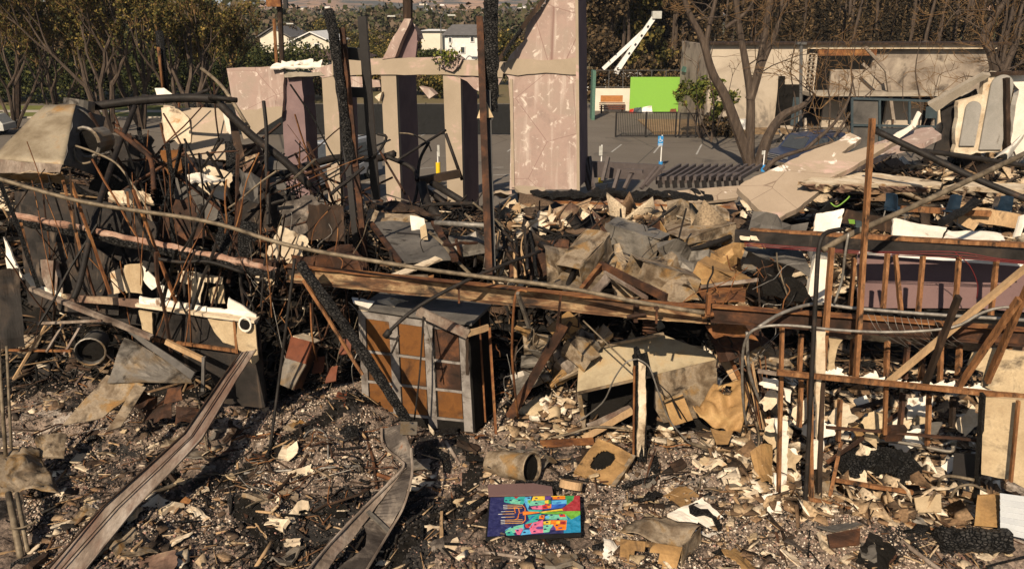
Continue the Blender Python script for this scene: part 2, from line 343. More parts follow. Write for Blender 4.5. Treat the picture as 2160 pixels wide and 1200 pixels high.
# ================================================================ SETTING
def fastmesh(name, V, F, mats, mi=None, smooth=False):
    me = bpy.data.meshes.new(name); V = np.asarray(V, dtype=np.float32); F = np.asarray(F, dtype=np.int32); k = F.shape[1]
    me.vertices.add(len(V)); me.vertices.foreach_set('co', V.ravel())
    me.loops.add(F.size); me.loops.foreach_set('vertex_index', F.ravel())
    me.polygons.add(len(F)); me.polygons.foreach_set('loop_start', np.arange(0, F.size, k, dtype=np.int32))
    me.polygons.foreach_set('loop_total', np.full(len(F), k, dtype=np.int32))
    for m in ([mats] if isinstance(mats, str) else mats): me.materials.append(MATS[m])
    if mi is not None: me.polygons.foreach_set('material_index', np.asarray(mi, dtype=np.int32))
    me.update(calc_edges=True); me.validate()
    if smooth: me.polygons.foreach_set('use_smooth', [True]*len(me.polygons))
    o = bpy.data.objects.new(name, me); sc.collection.objects.link(o); return o
# rubble floor, finer near the camera
SHADOW_LINES = [[(-.98, 12.1), (-.55, 11.3), (-.75, 10.4), (-1.35, 9.5), (-1.75, 8.7)], [(-2.3, 13.4), (-2.9, 12.3), (-3.5, 11.5), (-4.3, 10.7)], [(-3.9, 10.0), (-3.3, 9.4), (-3.2, 8.8)], [(-5.7, 11.3), (-5.2, 10.6)], [(1.6, 12.6), (2.6, 12.2)]]  # centre lines of cast shadows painted into the ground colour
def shadow_dist(x, y):
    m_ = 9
    for L_ in SHADOW_LINES:
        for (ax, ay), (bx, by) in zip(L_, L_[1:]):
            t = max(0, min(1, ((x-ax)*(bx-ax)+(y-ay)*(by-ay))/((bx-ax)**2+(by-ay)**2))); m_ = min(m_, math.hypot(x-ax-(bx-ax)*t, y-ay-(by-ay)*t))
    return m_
ys = []; y = 7.6
while y < 29.6: ys.append(y); y += .028*(1+(y-7.6)*.12)
NX = 360; V = []
for y in ys:
    hw = y*.68+2.6
    for i in range(NX+1):
        x = -hw+2*hw*i/NX; V.append((x, y, hgt(x, y)))
V = np.array(V); a = np.arange(len(ys)-1)[:, None]*(NX+1)+np.arange(NX)[None, :]
F = np.stack([a, a+1, a+NX+2, a+NX+1], -1).reshape(-1, 4)
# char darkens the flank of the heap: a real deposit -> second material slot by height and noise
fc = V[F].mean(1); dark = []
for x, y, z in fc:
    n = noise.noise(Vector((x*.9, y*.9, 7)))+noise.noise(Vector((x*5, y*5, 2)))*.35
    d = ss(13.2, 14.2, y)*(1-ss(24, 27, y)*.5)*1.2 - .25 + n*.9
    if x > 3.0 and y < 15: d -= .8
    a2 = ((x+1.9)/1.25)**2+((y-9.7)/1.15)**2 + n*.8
    dark.append(1 if (d > .35 or shadow_dist(x, y)+n*.12 < .16) else (2 if (a2 < 1 or (y < 13 and n > .42)) else 0))  # black slot also fills the painted bands of cast shadow
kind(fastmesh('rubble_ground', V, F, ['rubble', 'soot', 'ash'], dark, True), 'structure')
def plane(name, x0, x1, y0, y1, z, m):
    return kind(fastmesh(name, [(x0, y0, z), (x1, y0, z), (x1, y1, z), (x0, y1, z)], [(0, 1, 2, 3)], m), 'structure')
plane('ground', -4000, 4000, -60, 8000, -.12, 'ground')
plane('car_park', -46, 60, 24, 78, 0, 'asphalt')
plane('dirt_yard', 2.4, 9.5, 55.5, 73, .004, 'dirt') if False else None
# street and lawn strip at left
plane('street', -120, -46.02, 58, 66, -.02, 'asphalt')
plane('lawn', -120, -19, 67.2, 76, .01, 'grass')
plane('pavement', -120, -19.2, 70.5, 72.3, .02, 'kerbcol')
k = MB(); k.box((-71, 66.6, .02), (98, .3, .2)); kind(obj('kerb', k, 'kerbcol'), 'structure')
k = MB(); k.box((24, 57.3, .07), (28, .3, .14)); k.box((15, 57.3+4, .06), (10, 7.5, .1)); kind(obj('planting_kerb', k, 'dirt'), 'structure')
mk = MB()
def Z2(x, y): return (x/2.857+720, y/2.857)
def mark(x0, y0, x1, y1, wd=.10):
    a = GZ(x0, y0, .006); b = GZ(x1, y1, .006); d = (b-a).normalized(); s = Vector((-d.y, d.x, 0))*wd/2
    mk.add([a-s, b-s, b+s, a+s], [(0, 1, 2, 3)])
for s in [(1290, 321, 1311, 305), (1379, 323, 1392, 307), (1469, 326, 1480, 305), (762, 278, 799, 269), (888, 287, 902, 281), (916, 280, 926, 274),
          (1031, 287, 1046, 279), (1030, 354, 1062, 353), (1030, 370, 1081, 368), (1030, 390, 1082, 388), (884, 356, 916, 353), (890, 388, 944, 376),
          (1250, 392, 1340, 377), (1250, 371, 1330, 371), (772, 385, 800, 381), (884, 402, 944, 395), (1070, 320, 1082, 312), (600, 400, 668, 392), (600, 372, 660, 366)]:
    mark(*s)
kind(obj('painted_lines', mk, 'paint_line'), 'structure')
# far hills
def hill(name, prof, Y, dep, m, seed):
    V = []; nx = 140; ny = 14; xs = [p[0] for p in prof]; hs = [p[1] for p in prof]
    for j in range(ny+1):
        for i in range(nx+1):
            px = -500+3200*i/nx; top = W(px, np.interp(px, xs, hs), Y); t = j/ny
            n = noise.noise(Vector((px*.012+seed, t*3, seed)))+.5*noise.noise(Vector((px*.03, t*7, seed)))
            V.append((top.x*(1-.12*(1-t)), Y-dep*(1-t), -1+(top.z+1)*(t**.8)*(1+.22*n*(1-t))))
    V = np.array(V); a = np.arange(ny)[:, None]*(nx+1)+np.arange(nx)[None, :]
    F = np.stack([a, a+1, a+nx+2, a+nx+1], -1).reshape(-1, 4)
    kind(fastmesh(name, V, F, m, None, True), 'structure')
mat('hillfar', [(.3, (.12, .10, .075)), (.7, (.20, .155, .11))], .004, bump=0, fine=.1, fscale=.02)
mat('hillnear', [(.3, (.22, .13, .08)), (.5, (.40, .23, .13)), (.7, (.50, .30, .18))], .004, bump=0, fine=.3, fscale=.03, patch=[((.06, .055, .04), .006, .47, .56)])
hill('far_mountain', [(-500, 8), (0, 14), (60, 16), (200, 8), (330, 4), (420, 14), (560, 12), (700, -30), (2700, -60)], 5200, 1500, 'hillfar', 3)
hill('hills', [(-500, 34), (400, 31), (500, 20), (560, 6), (650, -6), (780, -30), (1000, -14), (1130, -24), (1400, -40), (2700, -60)], 2300, 900, 'hillnear', 11)
# far wood: one mass of leaf clumps far beyond the houses
def leafcloud(cent, rad, n, size, rng, flatk=.75):
    """n small quads in an ellipsoid shell; returns V,F"""
    u = rng.normal(size=(n, 3)); u /= np.linalg.norm(u, axis=1)[:, None]
    r = rng.random(n)**.4
    r *= 1+.30*np.sin(u[:, 0]*5+cent[0])*np.cos(u[:, 2]*6+cent[1])+.16*np.sin(u[:, 1]*11+u[:, 2]*9)
    p = np.array(cent)+u*r[:, None]*np.array(rad)
    a = rng.normal(size=(n, 3)); a /= np.linalg.norm(a, axis=1)[:, None]; b = np.cross(a, u+rng.normal(size=(n, 3))*.5); b /= np.linalg.norm(b, axis=1)[:, None]+1e-6
    s = size*(.5+rng.random(n))[:, None]
    V = np.stack([p-a*s-b*s*flatk, p+a*s-b*s*flatk, p+a*s*.6+b*s*flatk, p-a*s*.6+b*s*flatk], 1).reshape(-1, 3)
    return V, np.arange(4*n).reshape(-1, 4)
rng = np.random.default_rng(5)
island('farleaf', [(0, (.035, .04, .016)), (.45, (.07, .07, .03)), (.75, (.12, .085, .055)), (1, (.16, .12, .085))])
island('leafolive', [(0, (.014, .017, .005)), (.5, (.068, .062, .015)), (.85, (.19, .14, .034)), (1, (.30, .20, .06))])
island('leafdark', [(0, (.010, .008, .005)), (.7, (.035, .025, .013)), (1, (.09, .06, .03))])
island('leafgreen', [(0, (.010, .016, .005)), (.6, (.034, .042, .011)), (1, (.10, .095, .025))])
island('leafbrown', [(0, (.015, .011, .006)), (.5, (.05, .034, .017)), (.85, (.11, .07, .033)), (1, (.20, .13, .065))])
island('leafbright', [(0, (.04, .06, .012)), (.6, (.12, .14, .025)), (1, (.26, .22, .05))])
Vs = []; Fs = []; o = 0
for i in range(900):
    Y = 170+rng.random()**1.5*1400; px = rng.uniform(-100, 1400) if i < 720 else rng.uniform(1100, 2300)
    x = (px-1080)/FPX*Y*.95; h = rng.uniform(5, 10)*(1+(Y > 600)*.35)*(1 if px > 520 else 1.25)
    V1, F1 = leafcloud((x, Y, h*.55), (h*.9, h*.7, h*.55), 260 if Y < 500 else 90, h*(.05 if Y < 500 else .09), rng)
    Vs.append(V1); Fs.append(F1+o); o += len(V1)
kind(fastmesh('far_wood', np.concatenate(Vs), np.concatenate(Fs), 'farleaf'), 'stuff')
# far houses of the town at the foot of the hills: tiny pale dots, one thing each
hm = {}
def tinyhouse(i, px, py, Y, wd, m, lab):
    p = W(px, py, Y); r = thing('distant_house', lab, 'house', (p.x, Y, p.z-3), 'tiny houses at the foot of the hills')
    b = MB(); b.box((p.x, Y, p.z-1.5), (wd, 6, 3)); obj('wall', b, m, r)
    b = MB(); z = p.z; b.add([(p.x-wd/2-.5, Y-3.5, z), (p.x+wd/2+.5, Y-3.5, z), (p.x+wd/2+.5, Y+3.5, z), (p.x-wd/2-.5, Y+3.5, z), (p.x-wd/2+1, Y, z+2.2), (p.x+wd/2-1, Y, z+2.2)],
                             [(0, 1, 5, 4), (2, 3, 4, 5), (1, 2, 5), (3, 0, 4), (3, 2, 1, 0)]); obj('roof', b, 'roofgrey' if i % 2 else 'roofbrown', r)
for i, (px, py, wd, m, l) in enumerate([(668, 24, 16, 'white', 'tiny white house on the slope left of the broken gable tip'), (640, 17, 13, 'creamhouse', 'tiny cream house high on the slope above the white gabled roofs'),
        (905, 17, 18, 'white', 'tiny white house on the hillside just right of the pole on the gable tip'), (893, 8, 14, 'creamhouse', 'tiny cream house highest on the hillside beside the pole'),
        (930, 9, 12, 'white', 'tiny white house at the top edge between two poles'), (1100, 14, 14, 'white', 'tiny white house on the slope right of the charred beam'),
        (690, 14, 11, 'white', 'tiny white house above the charred post top'), (1075, 27, 13, 'creamhouse', 'tiny cream house in the woods right of the charred beam')]):
    tinyhouse(i, px, py, 1500, wd, m, l)
# ================================================================ TREES
def limb(mb, p, d, r, L, depth, spread, up, minr, segs=3, curve=.25, kids=(2, 3), ratio=.7, tw=None):
    pts = [p]; q = p.copy(); dd = d.copy()
    for i in range(segs):
        dd = (dd+noise.noise_vector(q*1.7+Vector((depth*9, 0, 0)))*curve+Vector((0, 0, up))).normalized(); q = q+dd*L/segs; pts.append(q)
    tgt = mb if (r > minr*2.2 or tw is None) else tw
    tgt.tube(pts, r, 6 if r > .08 else (4 if r > .03 else 3), caps=False, r2=max(r*.62, minr*.5))
    if depth <= 0: return
    for k in range(random.randint(*kids)):
        ax = Vector((random.gauss(0, 1), random.gauss(0, 1), random.gauss(0, .6))).normalized()
        nd = (dd+ax*spread*random.uniform(.6, 1.2)).normalized()
        st = pts[-1] if k < 2 else pts[random.randint(1, len(pts)-1)]
        limb(mb, st, nd, max(minr, r*random.uniform(.55, .72)), L*ratio*random.uniform(.75, 1.15), depth-1, spread, up, minr, segs, curve, kids, ratio, tw)
def baretree(name, label, base, h, r, depth=5, spread=.55, up=.08, minr=.012, stems=None, cat='tree', twm='twig', group=None, ratio=.72, kids=(2, 3), L0=None, leaf=None, nl=0, ls=.1):
    base = Vector(base); t = thing(name, label, cat, base, group); a = MB(); b = MB()
    for d in (stems or [(0, 0, 1)]):
        limb(a, base.copy()-Vector((0, 0, .1)), Vector(d).normalized(), r, L0 or h*.33, depth, spread, up, minr, kids=kids, ratio=ratio, tw=b)
    obj('trunk', a, 'bark', t)
    if b.v:
        obj('crown' if not nl else 'twigs', b, twm, t)
        if nl:
            pv = np.array(b.v); idx = rng.integers(0, len(pv), nl); p = pv[idx]+rng.normal(size=(nl, 3))*ls*1.5
            aa = rng.normal(size=(nl, 3))*ls; bb = rng.normal(size=(nl, 3))*ls
            V = np.stack([p-aa, p+bb, p+aa, p-bb], 1).reshape(-1, 3)-np.array(base); o = fastmesh('foliage', V, np.arange(4*nl).reshape(-1, 4), leaf); o.parent = t
    return t
def leaftree(name, label, base, crowns, m, trunk_r=.2, n=2500, size=.18, cat='tree', group=None, trunkh=None):
    base = Vector(base); t = thing(name, label, cat, base, group); a = MB()
    Vs = []; Fs = []; o = 0
    for (dx, dy, dz, rx, ry, rz) in crowns:
        c = (base.x+dx, base.y+dy, base.z+dz)
        a.tube([base, base+Vector((dx*.3, dy*.3, dz*.5)), Vector(c)], trunk_r, 6, 3, r2=trunk_r*.3)
        k = max(60, int(n/len(crowns)*(rx*rz)/(crowns[0][3]*crowns[0][5])))
        # sub-clumps give the crown gaps and an uneven outline
        for q in range(9):
            u = rng.normal(size=3); u /= np.linalg.norm(u); s = rng.uniform(.35, .6)
            cc = (c[0]+u[0]*rx*.62, c[1]+u[1]*ry*.62, c[2]+u[2]*rz*.62)
            V1, F1 = leafcloud(cc, (rx*s, ry*s, rz*s), k//9, size, rng); Vs.append(V1); Fs.append(F1+o); o += len(V1)
    obj('trunk', a, 'bark', t)
    c = fastmesh('crown', np.concatenate(Vs)-np.array(base), np.concatenate(Fs), m); c.parent = t
    return t
# --- left thicket: bare willowy trees in front of a dense dark hedge of trees
for i, (px, py, Y, h, lab) in enumerate([(232, 262, 58, 13, 'tall bare forked tree behind the crushed exhaust hood'), (300, 268, 60, 12, 'bare many-stemmed tree just left of the short charred post'),
        (405, 268, 56, 10, 'bare spreading tree behind the long black pipe near the pink wall'), (120, 258, 62, 11, 'bare twiggy tree above the left end of the exhaust hood'),
        (30, 262, 60, 12, 'bare twiggy tree at the left edge of the photo'), (455, 255, 64, 9, 'low bare tree touching the pink wall at its left edge')]):
    b = GZ(px, py, 0); b = Vector((b.x*Y/b.y, Y, 0)); random.seed(40+i)
    baretree('bare_tree', lab, b, h, .24 if i < 3 else .15, depth=6, leaf='leafolive', nl=9500, ls=.05, spread=.6, up=.14, minr=.019, ratio=.78,
             stems=[(-.5, 0, 1), (.3, .1, 1), (.05, -.2, 1)] if i < 3 else [(.1, 0, 1), (-.6, .2, 1), (.6, 0, .9), (.2, -.4, 1)], L0=h*.27)
for i, (px, Y, h, r, m, lab) in enumerate([(-20, 80, 9.0, 5, 'leafolive', 'dense olive tree filling the upper left corner'), (70, 86, 7.4, 5.0, 'leafolive', 'olive tree second from the left in the thicket'),
        (165, 82, 6.6, 4.6, 'leafbrown', 'brownish leafy tree in the thicket above the hood'), (255, 88, 7.0, 4.6, 'leafgreen', 'dark green tree behind the tall bare forked tree'),
        (345, 84, 7.2, 4.4, 'leafolive', 'olive tree behind the short charred post'), (430, 90, 7.2, 4.6, 'leafolive', 'olive tree left of the dark green hedge tree'),
        (520, 92, 5.0, 3.6, 'leafgreen', 'dark green conical tree above the pink wall'), (563, 96, 4.4, 3.0, 'leafgreen', 'dark green shrubby tree beside the tall pole above the pink wall'),
        (655, 118, 3.6, 3.4, 'leafgreen', 'green shrub mass between the brown-roofed and white-gabled houses'), (775, 112, 5.0, 4.2, 'leafolive', 'olive tree right of the tall black steel post'),
        (815, 125, 6.4, 4.4, 'leafolive', 'rounded olive tree left of the broken gable tip'), (912, 108, 4.6, 2.9, 'leafgreen', 'small dark green tree just right of the broken gable tip'),
        (1078, 100, 6.4, 4.0, 'leafolive', 'large olive green tree right of the charred hanging beam'), (1130, 120, 5.4, 4.5, 'leafbrown', 'brown tree behind the sloping edge of the pink gable wall'),
        (735, 135, 4.5, 4.0, 'leafbrown', 'brown tree behind the black steel posts'), (1000, 150, 5.0, 4.0, 'leafbrown', 'brown tree behind the white two-storey house'), (870, 140, 6.0, 4.5, 'leafbrown', 'brown tree behind the street lamps'), (620, 150, 6.5, 5, 'leafbrown', 'brown tree between the two gabled houses'), (740, 120, 3.6, 3.6, 'leafolive', 'low olive bush right of the brown-roofed bungalow'), (960, 92, 3.0, 2.6, 'leafgreen', 'low green bush in front of the white two-storey house'), (690, 160, 7.5, 5, 'leafolive', 'olive tree behind the wide white gable'), (800, 92, 3.4, 3.4, 'leafolive', 'low olive bush under the lintel left opening'), (870, 88, 3.0, 3.0, 'leafbrown', 'low brown bush seen through the middle opening'), (960, 84, 3.2, 3.2, 'leafolive', 'low olive bush seen through the right opening'), (690, 84, 2.6, 2.2, 'leafbrown', 'round brown bush seen beside the purple wall core')]):
    b = Vector(((px-1080)/FPX*(Y*.97+1), Y, 0))
    leaftree('leafy_tree', lab, b, [(0, 0, h*.58, r, r*.8, h*.42), (-r*.5, 0, h*.42, r*.7, r*.6, h*.36), (r*.55, .4, h*.45, r*.7, r*.6, h*.36)], m, .22, 10500, .11)
# low dense hedge under the thicket (reads as one mass)
Vs = []; Fs = []; o = 0
for i in range(210):
    x = rng.uniform(-62, -19); V1, F1 = leafcloud((x, rng.uniform(77, 84), 1.0+rng.random()*3.6), (1.8, 1.6, 1.5), 330, .10, rng); Vs.append(V1); Fs.append(F1+o); o += len(V1)
kind(fastmesh('undergrowth', np.concatenate(Vs), np.concatenate(Fs), 'leafgreen'), 'stuff')
# --- tall ivy-hung row, upper right
for i in range(13):
    px = [1265, 1330, 1400, 1455, 1520, 1590, 1660, 1740, 1820, 1900, 1985, 2070, 2160][i]; Y = [88, 92, 96, 92, 90, 96, 88, 92, 86, 90, 86, 92, 86][i]
    lab = ['dark green tree directly right of the tall pink wall', 'olive brown tree behind the boom lift arm', 'brown tree above the lime green board', 'brown tree behind the green sheet-metal roof',
           'brown tree above the left end of the burnt building', 'brown ivy-hung tree behind the bare forked tree', 'brown ivy-hung tree right of the bare forked tree', 'tall ivy-hung tree above the breeze-block screen',
           'tall ivy-hung tree above the middle of the burnt building', 'tall ivy-hung tree right of the middle of the burnt building', 'tall ivy-hung tree above the sooty right wing',
           'tall ivy-hung tree second from the right edge', 'tall ivy-hung tree at the right edge of the photo'][i]
    b = Vector(((px-1080)/FPX*(Y*.97+1), Y, 0)); t = thing('tall_tree', lab, 'tree', b); a = MB(); Vs = []; Fs = []; o = 0
    for k in range(9): 
        x = b.x+(k-4)*.62+rng.normal()*.2; a.tube([(x, Y+rng.normal()*.4, 0), (x+rng.normal()*.3, Y, 6), (x+rng.normal()*.4, Y, 13)], .24, 6, 3, r2=.12)
    obj('trunk', a, 'bark', t)
    if i < 4:
        for k in range(26):
            V1, F1 = leafcloud((b.x+rng.normal()*1.7, Y+rng.normal()*1.2-1, rng.uniform(.8, 11)), (1.5, 1.2, 1.3), 330, .15, rng); Vs.append(V1); Fs.append(F1+o); o += len(V1)
    else:
        Mi = []
        for k in range(24):     # hanging strands of dead growth
            x = b.x+rng.uniform(-2.7, 2.7); z1 = rng.uniform(6, 13.5); l = rng.uniform(4.5, 9)
            V1, F1 = leafcloud((x, Y-.8+rng.normal()*.9, z1-l/2), (rng.uniform(.12, .26), .25, l/2), 260, .07, rng, 2.2); Vs.append(V1); Fs.append(F1+o); o += len(V1); Mi += [k % 3 == 0]*len(F1)
    c = fastmesh('crown', np.concatenate(Vs)-np.array(b), np.concatenate(Fs), 'leafbrown' if i == 0 else ('leafolive' if i == 1 else ['leafbrown', 'leafdark'] if i > 3 else 'leafbrown'), Mi if i > 3 else None); c.parent = t
# shade behind the row, put into dark leaf colour: further trees, one mass
Vs = []; Fs = []; o = 0
for i in range(150):
    x = rng.uniform(8, 72); V1, F1 = leafcloud((x, rng.uniform(97, 103), rng.uniform(1, 13)), (2.4, 1.6, 2.4), 160, .28, rng); Vs.append(V1); Fs.append(F1+o); o += len(V1)
kind(fastmesh('wood_edge', np.concatenate(Vs), np.concatenate(Fs), 'leafdark'), 'stuff')
# --- big forked bare tree in the car park edge
random.seed(12)
def stemtree(name, label, stems, Y, twd=4, twl=1.6, twr=.05, m='bark', group=None, sd=1, ntw=5, spread=.7):
    random.seed(sd); P0 = W(stems[0][0][0], stems[0][0][1], Y); t = thing(name, label, 'tree', P0, group); a = MB(); b = MB()
    for st in stems:
        pts = [W(x, y, Y+dy) for (x, y, dy) in [(q+(0,))[:3] for q in st[:-1]]]; r0, r1 = st[-1]
        a.tube(pts, r0, 8, 4, r2=r1)
        for k in range(ntw):
            s = random.uniform(.45, 1); i = min(len(pts)-2, int(s*(len(pts)-1))); q = pts[i].lerp(pts[i+1], random.random())
            limb(a, q if k else pts[-1], Vector((random.gauss(0, 1), random.gauss(0, .7), random.uniform(.1, 1.1))).normalized(), twr, twl*random.uniform(.6, 1.2), twd, spread, .03, .012, kids=(2, 3), ratio=.75, curve=.5, tw=b)
    obj('trunk', a, m, t)
    if b.v: obj('crown', b, 'twig', t)
    return t
stemtree('forked_tree', 'large bare forked tree between the lime green board and the blue car', [
    [(1585, 352), (1560, 285), (1530, 205), (1503, 155), (1480, 80), (1450, 20), (1430, -60), (.34, .10)],
    [(1580, 350), (1582, 280), (1583, 205), (1572, 130), (1560, 60), (1545, -40), (.30, .12)],
    [(1601, 352), (1620, 290), (1650, 245), (1690, 225), (1720, 200), (.36, .09)],
    [(1582, 210), (1600, 150), (1612, 80), (1625, 0), (1640, -60), (.27, .12)],
    [(1503, 155), (1490, 100), (1500, 40), (1520, -40), (.2, .08)],
    [(1583, 205), (1610, 130), (1640, 60), (1650, 20), (1700, -40), (.2, .08)],
    [(1530, 60), (1580, 20), (1600, -30), (.12, .05)],
    ], 44, twd=4, twl=1.9, twr=.04, sd=5, ntw=4)
stemtree('bare_tree', 'bare crooked tree at the upper right corner, over the sooty wing', [
    [(2105, 165), (2090, 110), (2075, 80), (2095, 40), (2118, 5), (2130, -40), (.30, .09)], [(2110, 160), (2140, 100), (2160, 40), (2200, 0), (.2, .08)], [(2110, 180), (2112, 160), (2105, 140), (.3, .28)], [(2112, 300), (2112, 160), (.32, .28)]], 46, twd=4, twl=1.8, twr=.05, sd=9, ntw=7)
stemtree('bare_tree', 'low bare branch sprawling in front of the blue car', [[(1612, 360), (1640, 335), (1700, 315), (1760, 300), (.13, .06)], [(1700, 315), (1760, 260), (1790, 210), (1800, 160), (.10, .03)], [(1760, 290), (1800, 230), (1840, 190), (.07, .02)]], 38, twd=3, twl=1.1, twr=.02, sd=3, ntw=3)
for i, (px, lab) in enumerate([(1500, 'thin leafless sapling left of the stone-coloured blank wall'), (1672, 'thin leafless sapling in front of the breeze-block screen'), (1745, 'thin leafless sapling in front of the dark upstairs opening'),
      (1800, 'thin leafless sapling left of the blue-framed window'), (1935, 'thin leafless sapling behind the blue-framed window')]):
    stemtree('sapling', lab, [[(px, 300), (px+6, 220), (px-4, 150), (px+8, 80), (.06, .02)], [(px, 300), (px+30, 220), (px+45, 160), (.04, .015)], [(px, 300), (px-28, 230), (px-30, 160), (.04, .015)]], 50-i, twd=2, twl=1.1, twr=.018, sd=20+i, ntw=2)
# leafy shrub beside the board
b = GZ(1478, 292, 0)
baretree('leafy_shrub', 'leafy yellow-green shrub right of the lime green board', b, 4.2, .07, depth=4, spread=.5, up=.12, minr=.012, stems=[(-.5, 0, 1), (-.2, .1, 1), (.1, 0, 1), (.4, 0, 1), (.7, 0, 1)], cat='shrub', L0=1.5, ratio=.68, leaf='leafbright', nl=2600, ls=.075)
leaftree('low_bush', 'low dark bush at the foot of the black gate', GZ(1500, 290, 0), [(0, 0, .8, 1.2, .8, .9), (1.2, 0, .6, .8, .6, .6)], 'leafbrown', .05, 1400, .09, cat='bush')
# ================================================================ BACKGROUND BUILDINGS AND LOT
def Yb(py): return GZ(1080, py, 0).y
def gable(name, label, x0, x1, ye, yb, Y, ytop, wallm, roofm, dep=8, wins=(), side='ridge_x', xr=None, hip=1.2):
    a = W(x0, ye, Y); b = W(x1, ye, Y); zt = W((x0+x1)/2, ytop, Y+dep/2).z; r = thing(name, label, 'house', (a.x, Y, 0))
    m = MB(); m.box(((a.x+b.x)/2, Y+dep/2, a.z/2), (b.x-a.x, dep, a.z)); wl = obj('wall', m, wallm, r)
    o = .45; m = MB(); X0, X1, Y0, Y1 = a.x-o, b.x+o, Y-o, Y+dep+o; z = a.z
    if side == 'ridge_x':
        P = [(X0, Y0, z), (X1, Y0, z), (X1, Y1, z), (X0, Y1, z), (X0+hip, (Y0+Y1)/2, zt), (X1-hip, (Y0+Y1)/2, zt)]
        m.add(P, [(0, 1, 5, 4), (2, 3, 4, 5), (1, 2, 5), (3, 0, 4), (3, 2, 1, 0)])
    else:
        xr = (X0+X1)/2; P = [(X0, Y0, z), (xr, Y0, zt), (X1, Y0, z), (X0, Y1, z), (xr, Y1, zt), (X1, Y1, z)]
        m.prism([P[0], P[1], (xr, Y0, zt+.15), (X0-.2, Y0, z+.1)], (0, dep+2*o, 0)); m.prism([P[2], P[1], (xr, Y0, zt+.15), (X1+.2, Y0, z+.1)], (0, dep+2*o, 0))
        g = MB(); g.prism([(a.x, Y+.05, z+.01), (xr, Y+.05, zt-.1), (b.x, Y+.05, z+.01)], (0, .2, 0)); obj('gable', g, wallm, r)
    obj('roof', m, roofm, r)
    for (wx0, wy0, wx1, wy1) in wins:
        p = W(wx0, wy0, Y); q = W(wx1, wy1, Y); f = MB(); f.box(((p.x+q.x)/2, Y-.04, (p.z+q.z)/2), (q.x-p.x+.2, .12, p.z-q.z+.2)); fo = obj('window', f, 'white', r)
        g = MB(); g.box(((p.x+q.x)/2, Y-.11, (p.z+q.z)/2), (q.x-p.x, .04, p.z-q.z)); g = obj('pane', g, 'glass', None); g.parent = fo
        g.location = Vector(g.location)-Vector(WLOC[r.name])
    return r
gable('two_storey_house', 'white two-storey house with a grey hipped roof behind the steel posts', 938, 1030, 75, 128, 112, 52, 'white', 'roofgrey', 9, [(947, 80, 952, 89), (993, 78, 999, 88), (972, 100, 980, 112)])
gable('bungalow', 'cream bungalow with a brown roof directly above the pink wall', 617, 760, 126, 150, 95, 104, 'creamhouse', 'roofbrown', 9, [(636, 131, 648, 138), (693, 130, 703, 139)])
gable('gabled_house', 'pale house with a wide white gable left of the charred post', 618, 694, 90, 112, 130, 67, 'creamhouse', 'white', 14, [(643, 94, 652, 102), (664, 93, 674, 101)], side='gable')
gable('gabled_house', 'cream gabled house with a dark roof beside the tall pole', 548, 608, 80, 112, 140, 57, 'creamhouse', 'roofgrey', 14, side='gable')
gable('flat_house', 'low pale house with a flat roof left of the street lamp beside the two-storey house', 888, 932, 66, 130, 128, 62, 'creamhouse', 'white', 8)
gable('shed', 'low white-roofed shed deep in the left thicket', 268, 300, 136, 165, 98, 131, 'greypanel', 'white', 4)
def lamp(label, px, pb, pt, head, Y, arm):
    b = W(px, pb, Y); t = thing('street_lamp', label, 'street lamp', (b.x, Y, 0)); p = W(px, pt+6, Y); e = W(head, pt, Y)
    m = MB(); m.tube([(b.x, Y, 0), p], .10, 8, r2=.06); obj('pole', m, 'steelpost', t)
    m = MB(); m.tube([p, p.lerp(e, .5)+Vector((0, 0, .35)), e], .05, 6, 4); obj('arm', m, 'steelpost', t)
    s = 1 if e.x > p.x else -1; m = MB(); m.hexa([e+Vector(q) for q in [(-.1*s, -.12, -.12), (.9*s, -.15, -.1), (.9*s, .15, -.1), (-.1*s, .12, -.12), (-.1*s, -.1, .06), (.8*s, -.1, .04), (.8*s, .1, .04), (-.1*s, .1, .06)]]); obj('lamp_head', m, 'signgrey', t)
lamp('street lamp with its arm to the right, left of the white two-storey house', 930, 145, 32, 946, 105, 1)
lamp('street lamp with its arm to the left, above the broken gable tip', 856, 145, 34, 832, 105, -1)
lamp('small street lamp behind the tall brown pole, arm to the right', 592, 145, 50, 606, 120, 1)
def pole(name, label, pts, Y, r, m, cat='pole'):
    mb = MB(); mb.tube([W(x, y, Y) for x, y in pts], r, 8); return one(name, label, cat, mb, m)
b = W(590, 145, 60); t = thing('utility_pole', 'tall brown pole with a box on top above the pink wall', 'pole', (b.x, 60, 0))
m = MB(); m.tube([(b.x, 60, 0), W(589, -8, 60)], .19, 8); obj('pole', m, 'wooddk', t)
m = MB(); c = W(592, 3, 60); m.box((c.x-.35, 59.6, c.z), (1.0, .5, .75)); obj('transformer_box', m, 'rust', t); m = MB(); m.box((c.x+.45, 59.6, c.z), (.25, .4, 1.0)); obj('bracket', m, 'darkmetal', t)
mb = MB(); b2 = W(580, 145, 62); mb.tube([(b2.x, 62, 0), W(578, 40, 62)], .12, 6); one('timber_pole', 'thin orange-brown timber pole beside the tall brown pole', 'pole', mb, 'wood')
mb = MB(); mb.tube([W(860, 40, 29.2), W(860, -20, 29.2)], .17, 8); one('pole', 'dark pole rising from the tip of the broken gable', 'pole', mb, 'wooddk')
mb = MB(); mb.tube([(W(40, 262, 66).x, 66, 0), W(38, -10, 66)], .22, 8); one('utility_pole', 'dark pole at the upper left corner among bare twigs', 'pole', mb, 'wooddk')
mb = MB()
for k in range(4): mb.tube([W(-60, -8+k*7, 66), W(60, -2+k*6, 66)+Vector((0, 0, -.1)), W(420, 14+k*6, 72)], .012, 4, 4)
one('overhead_wires', 'thin overhead wires crossing the sliver of sky at the upper left', 'wires', mb, 'darkmetal')
